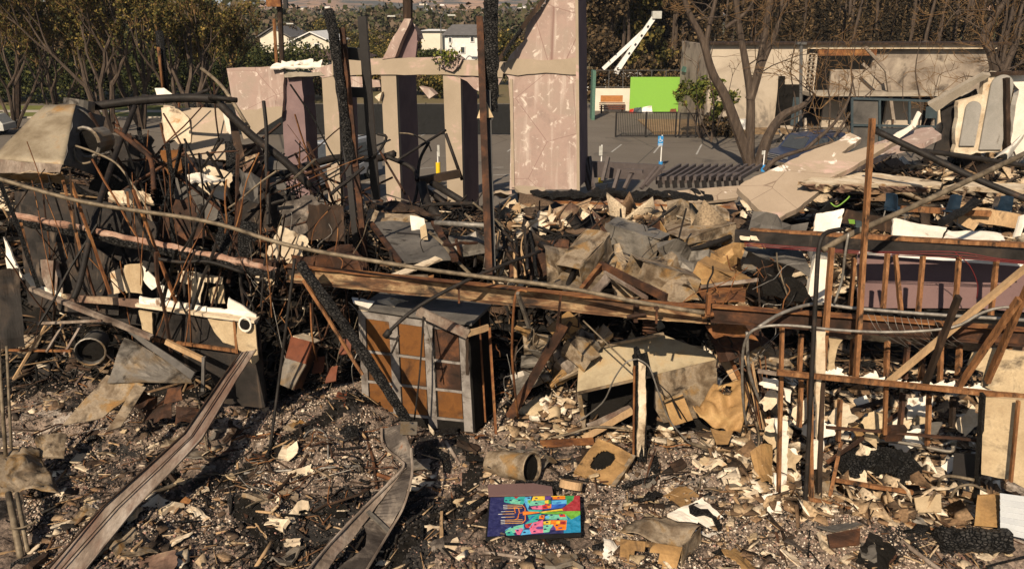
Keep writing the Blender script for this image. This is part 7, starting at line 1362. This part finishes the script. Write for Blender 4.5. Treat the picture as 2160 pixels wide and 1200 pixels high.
S('lone_white_panel', 'white square scrap on the rubble left of the plaster post corner', 'scrap', 'plasterwhite', [(1600, 1045, 10.1), (1640, 1040, 10.1), (1650, 1075, 9.8), (1610, 1080, 9.8)], .05, .03, rag=.06)
S('crumpled_sheet', 'ochre curled scrap left of the plaster-lumped stud', 'sheet', 'ochre', [(1580, 960, 10.9), (1630, 940, 11.1), (1632, 1010, 10.4), (1600, 1015, 10.4)], .08, .015, curl=.08)
log('thin_charred_log', 'thin charred log lying right of the rusty box', 'log', 'charlog', [(1312, 1026), (1390, 1005)], .045, jit=.4)
# ================================================================ SCATTER
rng = np.random.default_rng(21); random.seed(21)
island('crumb_light', [(0, (.18, .125, .09)), (.45, (.40, .305, .23)), (.85, (.58, .475, .37)), (1, (.80, .72, .61))])
island('crumb_mid', [(0, (.03, .025, .022)), (.35, (.13, .095, .075)), (.65, (.28, .20, .15)), (.85, (.34, .19, .15)), (1, (.46, .37, .28))])
island('crumb_dark', [(0, (.008, .007, .007)), (.6, (.03, .027, .025)), (.9, (.075, .06, .05)), (1, (.2, .16, .13))])
island('flake_mix', [(0, (.02, .017, .015)), (.3, (.09, .06, .04)), (.5, (.22, .13, .07)), (.72, (.40, .29, .18)), (.9, (.55, .44, .31)), (1, (.74, .64, .50))])
island('flake_bright', [(0, (.05, .035, .025)), (.3, (.20, .12, .065)), (.6, (.40, .28, .165)), (.85, (.60, .48, .34)), (1, (.80, .70, .56))])
island('flake_dark', [(0, (.006, .006, .006)), (.45, (.03, .025, .022)), (.7, (.09, .055, .035)), (.86, (.20, .14, .09)), (.95, (.42, .33, .23)), (1, (.66, .56, .43))])
island('stick_mix', [(0, (.010, .009, .008)), (.4, (.05, .032, .022)), (.65, (.14, .07, .035)), (.85, (.30, .19, .10)), (1, (.48, .36, .23))])
island('stick_dark', [(0, (.006, .006, .006)), (.6, (.025, .02, .017)), (.85, (.09, .05, .03)), (1, (.26, .17, .09))])
OCT = np.array([(1, 0, 0), (-1, 0, 0), (0, 1, 0), (0, -1, 0), (0, 0, 1), (0, 0, -1)], float)
OF = np.array([(0, 2, 4), (2, 1, 4), (1, 3, 4), (3, 0, 4), (2, 0, 5), (1, 2, 5), (3, 1, 5), (0, 3, 5)])
BOX = np.array([(x, y, z) for x in (-1, 1) for y in (-1, 1) for z in (-1, 1)], float)
BF = np.array([(0, 1, 3, 2), (4, 6, 7, 5), (0, 4, 5, 1), (2, 3, 7, 6), (0, 2, 6, 4), (1, 5, 7, 3)])
def rots(n, tilt=None):
    a = rng.random(n)*2*np.pi
    if tilt is None:
        q = rng.normal(size=(n, 4)); q /= np.linalg.norm(q, axis=1)[:, None]
    else:
        ax = rng.random(n)*2*np.pi; t = rng.normal(size=n)*tilt
        qa = np.stack([np.cos(a/2), 0*a, 0*a, np.sin(a/2)], 1); qb = np.stack([np.cos(t/2), np.cos(ax)*np.sin(t/2), np.sin(ax)*np.sin(t/2), 0*a], 1)
        w1, x1, y1, z1 = qb.T; w2, x2, y2, z2 = qa.T
        q = np.stack([w1*w2-x1*x2-y1*y2-z1*z2, w1*x2+x1*w2+y1*z2-z1*y2, w1*y2-x1*z2+y1*w2+z1*x2, w1*z2+x1*y2-y1*x2+z1*w2], 1)
    w_, x, y, z = q.T
    return np.stack([1-2*(y*y+z*z), 2*(x*y-z*w_), 2*(x*z+y*w_), 2*(x*y+z*w_), 1-2*(x*x+z*z), 2*(y*z-x*w_), 2*(x*z-y*w_), 2*(y*z+x*w_), 1-2*(x*x+y*y)], 1).reshape(-1, 3, 3)
KEEP = [(c00+c11)/2]
def spots(n, y0, y1, test=None, xr=(-1, 1)):
    out = []
    while len(out) < n:
        y = y0*(y1/y0)**random.random(); x = random.uniform(*xr)*(y*.655+.5)
        if abs(x-KEEP[0].x) < .75 and abs(y-KEEP[0].y) < .48: continue
        if test and not test(x, y): continue
        out.append((x, y, hgt(x, y)))
    return np.array(out)
def pieces(name, pts, base, faces, size, tilt, m, jit=.35, lift=0.0):
    n = len(pts); B_ = base[None]*size[:, None, :]*(1+rng.normal(size=(n, len(base), 1))*jit*.5)+rng.normal(size=(n, len(base), 3))*size[:, None, :]*jit*.4
    Rm = rots(n, tilt); V = np.einsum('nij,nkj->nki', Rm, B_)+pts[:, None, :]+np.array([0, 0, lift])
    F = (faces[None]+np.arange(n)[:, None, None]*len(base)).reshape(-1, faces.shape[1])
    return kind(fastmesh(name, V.reshape(-1, 3), F, m), 'stuff')
def nA(x, y): return noise.noise(Vector((x*.55, y*.55, 21)))+.5*noise.noise(Vector((x*1.7, y*1.7, 22)))
ashy = lambda x, y: ((x+1.9)/1.3)**2+((y-9.7)/1.2)**2 < 1
def iso(n, lo, hi, p=2.2): s = lo+(hi-lo)*rng.random(n)**p; return np.stack([s, s*rng.uniform(.6, 1.1, n), s*rng.uniform(.4, .9, n)], 1)
crust = lambda x, y: shadow_dist(x, y) > .24 and (nA(x*1.4, y*1.4) > .14 or ((x+3.2)/1.3)**2+((y-11.4)/1.0)**2 < 1 or ((x-3.0)/2.6)**2+((y-9.9)/1.6)**2 < random.random()*1.6)  # pale crumbs stay out of the painted shadow bands
n = 34000; pieces('plaster_crumbs', spots(n, 8.2, 14.2, lambda x, y: crust(x, y) and (not ashy(x, y) or random.random() < .06)), OCT, OF, iso(n, .005, .032, 2.6), None, 'crumb_light', lift=.003)
n = 34000; pieces('ash_crumbs', spots(n, 8.2, 14.6, lambda x, y: (not ashy(x, y) or random.random() < .4) and (shadow_dist(x, y) > .2 or random.random() < .15)), OCT, OF, iso(n, .006, .034, 2.6), None, 'crumb_mid', lift=.003)
n = 16000; pieces('char_and_shadow_crumbs', spots(n, 8.2, 14.6, lambda x, y: nA(x, y) < .1 or ashy(x, y) or shadow_dist(x, y) < .25), OCT, OF, iso(n, .008, .045), None, 'crumb_dark', lift=.003)  # dark crumbs also fill the painted shadow bands
def plate(n, lo, hi, th=.12, p=2): s = lo+(hi-lo)*rng.random(n)**p; return np.stack([s, s*rng.uniform(.4, 1, n), np.full(n, 1)*np.minimum(s*th, .02)], 1)
n = 2300; pieces('plaster_flakes', spots(n, 8.2, 14.5, lambda x, y: shadow_dist(x, y) > .2 and (not ashy(x, y) or random.random() < .2) and nA(x*1.5, y*1.5) > -.15), BOX, BF, plate(n, .015, .10, .12, 3), .5, 'flake_mix', .5, .015)
n = 2100; pieces('scorched_flakes', spots(n, 9.6, 14.8, lambda x, y: x > 3.2), BOX, BF, plate(n, .03, .17, .1, 2.2), .8, 'flake_bright', .5, .05)
n = 500; pieces('scorched_flakes', spots(n, 12, 13.2, lambda x, y: -.1 < x < 3), BOX, BF, plate(n, .03, .13, .1, 2), .6, 'flake_bright', .5, .05)
n = 6500; pieces('burnt_flakes', spots(n, 14, 27, lambda x, y: y > 15.5 or random.random() < .35), BOX, BF, plate(n, .04, .26, .1, 2.4), .6, 'flake_dark', .5, .06)
n = 2600; pieces('burnt_flakes', spots(n, 15.5, 27, lambda x, y: x > -1 and nA(x*1.7, y*1.7) > -.1), BOX, BF, plate(n, .05, .5, .1, 3), .6, 'flake_mix', .5, .10)
n = 1300; pieces('pale_flakes', spots(n, 15.5, 26, lambda x, y: x > 4 or (x > -3.5 and nA(x*2, y*2) > .1)), BOX, BF, plate(n, .05, .42, .1, 3), .6, 'flake_bright', .5, .12)
def stick(n, l0, l1, r0, r1, p=2): s = l0+(l1-l0)*rng.random(n)**p; r = rng.uniform(r0, r1, n); return np.stack([s, r, r*rng.uniform(.5, 1, n)], 1)
n = 1700; pieces('splinters', spots(n, 8.2, 14.4), BOX, BF, stick(n, .04, .24, .004, .012), .25, 'stick_mix', .1, .025)
n = 6500; pieces('charred_splinters', spots(n, 13.8, 27), BOX, BF, stick(n, .10, .75, .006, .022), .55, 'stick_dark', .1, .10)
n = 1100; pieces('charred_splinters', spots(n, 14.6, 22.5, None, (-1, .0)), BOX, BF, stick(n, .15, .8, .006, .018), 1.1, 'stick_dark', .1, .35)
# left tangle of rods and wires: each its own thing
def zone(px, py):
    a_ = 'at the left edge' if px < 250 else 'behind the long pipe at left' if px < 560 else 'before the pink columns' if px < 820 else 'right of the rusty post' if px < 1300 else 'in the right-hand heap'
    return a_
KI = [('bent_rod', 'thin bent rod', 'rod', 'pipedk'), ('rusty_rod', 'thin rusty rod', 'rod', 'rustdk'), ('burnt_wire', 'fine curling burnt wire', 'wire', 'pipedk'), ('tan_rod', 'thin tan rod', 'rod', 'pipe')]
for k in range(120):
    if k < 75: px = random.uniform(20, 760); py = random.uniform(330, 560)
    else: px = random.uniform(780, 1560); py = random.uniform(440, 580)
    Y = random.uniform(14.2, 18.5); kk = random.choice([0, 0, 1, 1, 2, 2, 3]); nm, ph, cat, m_ = KI[kk]
    p = W(px, py, Y); p.z = max(p.z, hgt(p.x, p.y)); L_ = random.uniform(.5, 2.2)*(1 if k < 75 else .6); d = Vector((random.gauss(0, .55), random.gauss(0, .35), random.choice([1, 1, .2])*random.uniform(.3, 1))).normalized()
    q = [p-d*L_*.6]; bend = .30 if kk == 2 else .03
    for j in range(1, 5): q.append(q[0]+d*L_*j/4+Vector((random.gauss(0, bend), random.gauss(0, bend), random.gauss(0, bend)))*L_*.3)
    mb = MB(); mb.tube(q, .008 if kk == 2 else random.uniform(.015, .035), 5, 3); z_ = zone(px, py)
    one(nm, ph+' sticking out of the burnt heap '+z_, cat, mb, m_, ph+'s sticking out of the heap '+z_)
# boards and torn sheets over the heap
KB = [('charred_board', 'charred black board', 'board', 'char'), ('scorched_board', 'scorched brown board', 'board', 'wooddk'), ('torn_plasterboard', 'torn pale plaster piece', 'plaster', 'plaster'), ('metal_scrap', 'twisted grey metal scrap', 'scrap', 'ductgrey'), ('tan_scrap', 'bent tan metal scrap', 'scrap', 'duct'), ('rusty_scrap', 'rusty metal scrap', 'scrap', 'rust')]
for k in range(150):
    px = random.uniform(0, 2160); py = random.uniform(400, 560) if k < 110 else random.uniform(520, 640)
    if 1540 < px: py = random.uniform(462, 490) if px < 2000 else random.uniform(400, 480)
    g = G(px, py); 
    if g.y > 28: continue
    kk = random.choices(range(6), [4, 3, 1.4, 1.2, 1.2, .8] if px < 900 else [2, 3, 3, 2, 2, 1.3])[0]; nm, ph, cat, m_ = KB[kk]
    s = random.uniform(.18, .5)*(g.y/17); an = random.uniform(0, 6.28); u = Vector((math.cos(an), math.sin(an)*.6, random.uniform(-.3, .5)))*s; v = Vector((-math.sin(an), math.cos(an)*.6, random.uniform(-.2, .5)))*s*random.uniform(.25, .7); g.z += .12
    mb = MB(); mb.sheet([g-u-v, g+u-v, g+u+v, g-u+v], 7, 5, .05*s*2, .02, 3/s*.4, rag=.12); z_ = zone(px, py)
    one(nm, ph+' lying on the burnt heap '+z_, cat, mb, m_, ph+'s on the heap '+z_)
# sticks and plates big enough to single out on the front floor
KF = [('charred_stick', 'charred stick', 'stick', 'char'), ('pale_stick', 'pale wooden stick', 'stick', 'woodpale'), ('rusty_strip', 'rusty metal strip', 'strip', 'rustdk'), ('plaster_piece', 'pale plaster piece', 'plaster', 'plaster'), ('tan_piece', 'tan plaster piece', 'plaster', 'drywalltan'), ('black_flake', 'black charred flake', 'flake', 'char')]
def fz(px, py):
    r = 'at the bottom edge' if py > 1130 else 'in the ash' if py > 980 else 'near the wreckage'
    c_ = 'left of the long weathered board' if px < 260 else 'left of the twisted beam' if px < 760 else 'around the painting' if px < 1300 else 'right of the rusty box' if px < 1680 else 'below the stud frame'
    return c_+' '+r
for k in range(230):
    px = random.uniform(0, 2150); py = random.uniform(900, 1195)
    if 1000 < px < 1260 and 1025 < py < 1145: continue
    g = G(px, py, .02); kk = random.choices(range(6), [3, 2, 2, 2.4, 2, 2])[0]; nm, ph, cat, m_ = KF[kk]; an = random.uniform(0, 6.28)
    if kk < 3:
        L_ = random.uniform(.08, .42); d = Vector((math.cos(an), math.sin(an), random.uniform(-.05, .2)))*L_; mb = MB(); mb.bar(g-d, g+d, random.uniform(.014, .04), random.uniform(.01, .025), n=5, amp=.012)
    else:
        s = random.uniform(.05, .15); u = Vector((math.cos(an), math.sin(an), random.uniform(-.2, .4)))*s; v = Vector((-math.sin(an), math.cos(an), random.uniform(-.1, .5)))*s*random.uniform(.5, .9)
        mb = MB(); mb.sheet([g-u-v, g+u-v, g+u+v, g-u+v], 5, 4, .02, random.uniform(.012, .03), 6, rag=.15)
    one(nm, ph+' lying '+fz(px, py), cat, mb, m_, ph+'s '+fz(px, py))

random.seed(404)
KM = [('metal_scrap', 'crumpled metal scrap', 'scrap', 'duct'), ('metal_scrap', 'crumpled grey metal scrap', 'scrap', 'ductgrey'), ('charred_chunk', 'charred chunk', 'chunk', 'char'), ('torn_plasterboard', 'torn plasterboard piece', 'plaster', 'plaster'), ('rusty_scrap', 'crumpled rusty scrap', 'scrap', 'rust'), ('charred_board', 'charred board', 'board', 'wooddk')]
for k in range(95):
    px = random.uniform(0, 2150); py = random.uniform(880, 1195)
    if 970 < px < 1290 and 980 < py < 1160: continue
    g = G(px, py, .03); nm, ph, cat, m_ = random.choices(KM, [2, 2, 3, 3, 1.5, 3])[0]; an = random.uniform(0, 6.28); s = random.uniform(.10, .24); mb = MB()
    u = Vector((math.cos(an), math.sin(an), random.uniform(-.1, .3)))*s; v = Vector((-math.sin(an), math.cos(an), random.uniform(.0, .6)))*s*random.uniform(.3, .8)
    mb.sheet([g-u-v, g+u-v, g+u+v, g-u+v], 4, 3, .3*s, random.choice([.012, .03, .06]), 5, rag=.2); one(nm, ph+' lying '+fz(px, py), cat, mb, m_, ph+'s '+fz(px, py))
# ---- thickets of rods, pipes and strips: each its own thing
def tangle(n, x0, x1, y0, y1, Y0, Y1, lean, l0, l1, kinds, where, bend=.08, seed=1, ground=False):
    random.seed(seed)
    for k in range(n):
        px, py = random.uniform(x0, x1), random.uniform(y0, y1); nm, ph, cat, m_, r0, r1 = random.choice(kinds)
        p = G(px, py, .06) if ground else C(px, py, random.uniform(Y0, Y1), .1)
        a_ = random.gauss(*lean[:2]); d = Vector((math.sin(a_), random.gauss(0, lean[2]), math.cos(a_)))
        if ground: a_ = random.uniform(0, 6.28); d = Vector((math.cos(a_), math.sin(a_), random.uniform(-.05, .35)))
        d.normalize(); L_ = random.uniform(l0, l1); q = [p-d*L_*.5]
        for j in range(1, 5): q.append(q[0]+d*L_*j/4+Vector((random.gauss(0, bend), random.gauss(0, bend), random.gauss(0, bend)))*L_)
        if ground:
            for v in q: v.z = max(v.z, hgt(v.x, v.y)+.02)
        mb = MB(); r_ = random.uniform(r0, r1)
        if 'strip' in nm or 'lath' in nm:
            for a1, b1 in zip(q, q[1:]): mb.bar(a1, b1, r_*2.6, r_*.8)
        else: mb.tube(q, r_, 5, 3)
        one(nm, ph+' '+where, cat, mb, m_, ph+'s '+where)
RD = [('rusty_rod', 'thin rusty rod', 'rod', 'rustdk', .007, .016), ('black_rod', 'thin black rod', 'rod', 'pipedk', .008, .02), ('burnt_lath', 'narrow burnt lath', 'lath', 'wooddk', .010, .016), ('rusty_rod', 'bright rusty rod', 'rod', 'rust', .006, .011)]
TB = [('burnt_pipe', 'straight burnt pipe', 'pipe', 'pipedk', .02, .04), ('rusty_bar', 'long rusty bar', 'bar', 'rustdk', .018, .035), ('rusty_bar', 'long rusty bar', 'bar', 'rust', .012, .02), ('charred_strip', 'charred timber strip', 'strip', 'char', .02, .035)]
TN = [('tan_rod', 'thin tan rod', 'rod', 'pipe', .006, .012), ('wire', 'grey curling wire', 'wire', 'conduit', .004, .007)]
tangle(64, 20, 600, 420, 660, 12.3, 13.4, (.12, .25, .15), .9, 2.4, RD+RD+TB, 'leaning before the soot-stained left wall', .008, 31)
tangle(50, 520, 780, 480, 760, 12.6, 14.5, (.05, .35, .25), .5, 1.8, RD+TN, 'hanging in the dark gap left of the cabinet', .05, 32)
tangle(60, 220, 740, 300, 450, 15.5, 19, (.2, .6, .3), 1.2, 3.2, RD+TB+TB, 'crossing the wreckage below the pink wall', .008, 33)
tangle(30, 1040, 1240, 670, 830, 12.6, 13.6, (-.3, .6, .3), .3, 1.1, RD+TN, 'in the dark gap right of the cabinet', .06, 34)
tangle(34, 1480, 1720, 560, 780, 11.6, 13.5, (.2, .7, .3), .4, 1.4, RD+TN, 'left of the big conduit loop', .05, 35)
tangle(60, 420, 880, 900, 1060, 0, 0, (0, 1, 1), .25, .9, RD+TN+RD, 'lying tangled in the ash left of the twisted beam', .06, 36, True)
tangle(34, 1240, 1640, 900, 1030, 0, 0, (0, 1, 1), .25, 1.0, RD+TN, 'lying tangled on the rubble right of the rusty box', .07, 37, True)
tangle(30, 0, 260, 700, 900, 0, 0, (0, 1, 1), .25, .9, RD+TN, 'lying around the black bucket at far left', .05, 38, True)
tangle(40, 1720, 2060, 860, 1040, 0, 0, (0, 1, 1), .2, .8, RD+[('pale_lath', 'narrow pale lath', 'lath', 'woodpale', .008, .014)], 'inside the lower right room', .04, 39, True)
BM = [('charred_timber', 'long charred timber', 'timber', 'char'), ('scorched_timber', 'long scorched brown timber', 'timber', 'wooddk'), ('steel_strip', 'long grey steel strip', 'strip', 'steeldark'), ('burnt_pipe', 'long burnt pipe', 'pipe', 'pipedk'), ('pale_plank', 'long pale plank', 'plank', 'woodpale')]
random.seed(77)
for k in range(90):
    px = random.uniform(0, 2100); py = random.uniform(400, 590) if px < 1540 else random.uniform(462, 490)
    g = G(px, py, .15); nm, ph, cat, m_ = random.choices(BM, [4, 3, 2, 2, 1.2])[0]
    if g.y > 27: continue
    a_ = random.uniform(0, 3.14); L_ = random.uniform(.5, 1.5); d = Vector((math.cos(a_), math.sin(a_)*.8, random.gauss(.05, .28))).normalized()*L_; mb = MB(); w_ = random.uniform(.04, .11)
    if cat == 'pipe': mb.tube([g-d, g+Vector((0, 0, random.gauss(0, .08))), g+d], w_*.5, 7, 4)
    elif cat == 'strip': mb.bar(g-d, g+d, w_*1.5, .015, n=6, amp=.04)
    else: mb.bar(g-d, g+d, w_, w_*.8, n=8, amp=.02)
    z_ = zone(px, py); one(nm, ph+' lying across the heap '+z_, cat, mb, m_, ph+'s across the heap '+z_)
# big crumpled metal sheets on the centre pile and among the floor rubble
random.seed(5)
BIG = [(1240, 560, 14.2, .8, 'duct', 'large crumpled brown duct sheet left of the inverted V frame'), (1370, 590, 13.6, .7, 'duct', 'large folded tan duct sheet under the long right leg of the V frame'), (1450, 560, 14.6, .7, 'ductgrey', 'large creased grey duct sheet below the black curled edge'),
       (1560, 545, 14.8, .6, 'ochre', 'creased ochre sheet left of the warped grey sheet'), (1130, 560, 14.4, .5, 'rustdk', 'crumpled rusty sheet right of the shaggy burnt cluster'), (1200, 470, 17.5, .7, 'brick', 'broken scorched wall piece below the short black pipe'),
       (1470, 470, 18, .8, 'duct', 'broad creased sheet at the top of the centre pile'), (1640, 500, 16, .7, 'greypanel', 'dark creased sheet before the huge beige slab'), (1000, 520, 15.5, .5, 'ductgrey', 'bent grey sheet left of the rusty post foot'), (690, 560, 13.6, .6, 'rustdk', 'crumpled rusty sheet above the charred log top'),
       (1120, 800, 12.9, .35, 'ductgrey', 'grey crumpled box in the gap right of the cabinet'), (1560, 720, 12.4, .5, 'rustdk', 'rusty folded plate under the scorched I-beam'), (1620, 760, 12.3, .4, 'duct', 'tan folded plate behind the rod bundle')]
for (px, py, Y, s, m_, lab) in BIG:
    c = C(px, py, Y, .2); a_ = random.uniform(-.5, .5); u = Vector((math.cos(a_), .15, math.sin(a_)*.6))*s; v = Vector((-math.sin(a_)*.5, .55, .55))*s*.6; mb = MB()
    mb.sheet([c-u-v, c+u-v*.8, c+u*.8+v, c-u+v*1.2], 5, 4, .26*s, .012, 2.0/s); mb.sheet([c+u-v*.8, c+u*.8+v, c+u*1.15+v*.5+Vector((0, 0, -.35))*s, c+u*1.2-v+Vector((0, 0, -.4))*s], 3, 3, .1*s, .012, 3)
    one('crumpled_sheet', lab, 'sheet', mb, m_)
for k, (px, py, s, m_, lab) in enumerate([(420, 960, .22, 'ductgrey', 'bent grey plate in the rubble right of the long board'), (620, 900, .2, 'duct', 'tan plate scrap near the upside-down U pipe'), (950, 1150, .25, 'steeldark', 'dark bent plate left of the painting at the bottom'), (700, 1080, .2, 'soot', 'black charred mat in the ash left of the twisted beam'),
      (1180, 900, .2, 'drywalltan', 'tan plaster chunk in front of the junk gap'), (1560, 1180, .22, 'ochre', 'ochre scrap at the bottom edge right of the tan casing'), (1850, 1170, .3, 'soot', 'flat black charred mat at the bottom right'), (1290, 1160, .18, 'plasterwhite', 'white plaster lump left of the tan casing'),
      (180, 1090, .2, 'duct', 'tan scrap near the two lower tan poles'), (330, 1190, .25, 'brick', 'pink-brown lump at the bottom edge left'), (880, 980, .2, 'ductgrey', 'grey plate in the shadow of the twisted beam'), (1690, 1150, .2, 'steeldark', 'dark strip below the tray')]):
    g = G(px, py, .05); a_ = random.uniform(0, 3); u = Vector((math.cos(a_), math.sin(a_), .1))*s; v = Vector((-math.sin(a_), math.cos(a_), .25))*s*.6; mb = MB(); mb.sheet([g-u-v, g+u-v, g+u+v, g-u+v], 10, 8, .14*s, .015, 4, rag=.12); one('floor_scrap', lab, 'scrap', mb, m_)

def boxduct(px, py, Y, l, w_, h_, az, el, m_, lab):
    c = C(px, py, Y, h_*.4); Rm = Euler((0, el, az)).to_matrix(); T = lambda x, y, z: c+Rm @ Vector((x*l/2, y*w_/2, z*h_/2)); mb = MB()
    for q in ([(-1, -1, 1), (1, -1, 1), (1, 1, 1), (-1, 1, 1)], [(-1, -1, -1), (1, -1, -1), (1, -1, 1), (-1, -1, 1)], [(-1, 1, -1), (1, 1, -1), (1, 1, 1), (-1, 1, 1)], [(-1, -1, -1), (1, -1, -1), (1, 1, -1), (-1, 1, -1)]):
        mb.sheet([T(*v) for v in q], 4, 2, .035, .012, 2.2)
    one('duct_section', lab, 'duct', mb, m_)
for a_ in [(1235, 545, 14.0, 1.1, .5, .45, .9, -.4, 'duct', 'open box-shaped duct left of the rusty inverted V frame'), (1395, 585, 13.4, 1.2, .5, .4, .3, .35, 'duct', 'crushed box duct lying against the long leg of the V frame'), (1340, 505, 16.2, 1.2, .6, .5, -.5, .2, 'ductgrey', 'grey box duct behind the rusty inverted V frame'),
           (1480, 505, 16.6, 1.3, .6, .5, .4, -.15, 'duct', 'long box duct at the top of the centre pile'), (1520, 590, 13.6, .9, .4, .4, -.6, .3, 'ochre', 'ochre box duct beside the rust-orange plate'), (1150, 735, 12.9, .5, .3, .28, .9, .8, 'ductgrey', 'upright crushed box duct right of the cabinet'),
           (1225, 745, 12.8, .55, .3, .26, -.7, .5, 'duct', 'tilted tan box duct left of the tipped metal hood'), (1190, 690, 13.1, .5, .26, .24, .3, -.6, 'ochre', 'small ochre box duct just under the I-beam'), (1060, 545, 14.6, .8, .4, .35, 1.1, .2, 'steeldark', 'dark box duct below the shaggy burnt cluster'),
           (1620, 555, 14.4, .9, .45, .35, -.2, .25, 'ductgrey', 'grey box duct under the warped grey sheet'), (860, 600, 13.2, .7, .3, .25, .2, .1, 'duct', 'flat tan box duct behind the I-beam above the cabinet')]: boxduct(*a_)
random.seed(64)
for k, (px, py, Y, s, m_, lab) in enumerate([(280, 330, 17, .8, 'sootwall', 'dark broken wall panel behind the hood elbow'), (420, 420, 16, .8, 'greypanel', 'grey broken panel under the white plaster crust'), (560, 440, 16, .8, 'sootwall', 'dark broken panel in front of the shaded wall core'), (520, 345, 17.5, .7, 'brick', 'scorched masonry piece beneath the slanting black pipe'),
      (380, 470, 14.6, .7, 'rustdk', 'rust-brown panel behind the long sagging pipe'), (640, 460, 15.5, .7, 'steeldark', 'dark steel panel left of the leaning posts'), (500, 500, 14.2, .6, 'char', 'charred panel above the right end of the peeled beam'), (690, 470, 15, .6, 'wooddk', 'burnt board standing by the leaning posts'), (240, 380, 15.5, .6, 'char', 'charred panel under the hood elbow'), (610, 520, 13.8, .5, 'plaster', 'pale broken plaster piece above the I-beam end'), (455, 385, 16, .5, 'plaster', 'cream plaster fragment hanging right of the white crust')]):
    c = C(px, py, Y); a_ = random.uniform(-.5, .5); u = Vector((math.cos(a_), .1, math.sin(a_)))*s*.6; v = Vector((-math.sin(a_), .25, math.cos(a_)))*s*.55; mb = MB(); mb.sheet([c-u-v, c+u-v, c+u*.8+v, c-u+v], 8, 8, .04, .05, 1.5, rag=.12); one('wall_fragment', lab, 'wall', mb, m_)
SD = [(1690, 800, 1686, 900, 'wood', 'short brown stud just left of the black conduit, below the rail'), (1772, 842, 1768, 930, 'wood', 'short stud hanging under the header right of the plaster post'), (1905, 828, 1898, 905, 'rustdk', 'dark rusty stud under the header at mid room'), (1960, 832, 1956, 940, 'wood', 'brown stud under the header left of the dark jamb'),
      (2010, 836, 2008, 900, 'wooddk', 'scorched stud under the header beside the dark jamb'), (2138, 660, 2120, 800, 'wood', 'brown stud behind the leaning studs at the right edge'), (1690, 705, 1686, 790, 'wood', 'short stud above the rail left of the black conduit'), (1915, 720, 1908, 800, 'rustdk', 'rusty stud between the short studs of the lower frame'), (1985, 725, 1982, 806, 'wood', 'upright stud beside the dark brown leaning stud')]
for (x0, y0, x1, y1, m_, lab) in SD: stud(lab, (x0, y0, 10.7), (x1, y1, 10.5), .045, m_)
B('rail', 'thin scorched rail across the middle of the lower right room', 'rail', 'rustdk', (1742, 900, 10.5), (2064, 928, 10.2), .04, .035, 8, .01)
random.seed(88)
for k in range(34):
    px, py = (random.uniform(1730, 2060), random.uniform(850, 1040)) if k < 22 else (random.uniform(1600, 1720), random.uniform(800, 1060)); g = C(px, py, random.uniform(10.4, 11.6), .06); s = random.uniform(.08, .22); an = random.uniform(-1, 1); mb = MB()
    u = Vector((math.cos(an), .1, math.sin(an)))*s; v = Vector((-math.sin(an), .4, math.cos(an)))*s*random.uniform(.4, .9); mb.sheet([g-u-v, g+u-v, g+u+v, g-u+v], 6, 5, .1*s, .02, 5, rag=.2); z_ = 'inside the lower right room' if k < 22 else 'left of the black conduit'
    one('torn_plaster', 'torn cream plaster piece '+z_, 'plaster', mb, random.choice(['plaster', 'plasterwhite', 'drywalltan']), 'torn plaster pieces '+z_)
# burnt bits in front of the far building, a thing each
for k in range(22):
    random.seed(900+k); px = random.uniform(1640, 1990); p = GZ(px, random.uniform(288, 300), 0.05); a_ = random.uniform(-1.2, 1.2); L_ = random.uniform(.6, 1.8); mb = MB()
    mb.bar(p, p+Vector((math.sin(a_), .3, abs(math.cos(a_))*.9))*L_, .14, .1, n=5, amp=.03); one('fallen_timber', 'fallen timber heaped before the burnt two-storey building', 'timber', mb, random.choice(['bwallsoot', 'wooddk', 'char', 'bwall']), 'fallen timbers before the burnt building')
# air
hz = bpy.data.materials.new('air'); hz.use_nodes = True; hn = hz.node_tree; hn.nodes.clear(); ho = hn.nodes.new('ShaderNodeOutputMaterial'); hv = hn.nodes.new('ShaderNodeVolumePrincipled')
hv.inputs['Density'].default_value = .00013; hv.inputs['Color'].default_value = (.78, .86, 1, 1); hn.links.new(hv.outputs[0], ho.inputs['Volume']); MATS['air'] = hz
mb = MB(); mb.box((0, 4000, 150), (9000, 8400, 306)); kind(obj('haze', mb, 'air'), 'stuff')
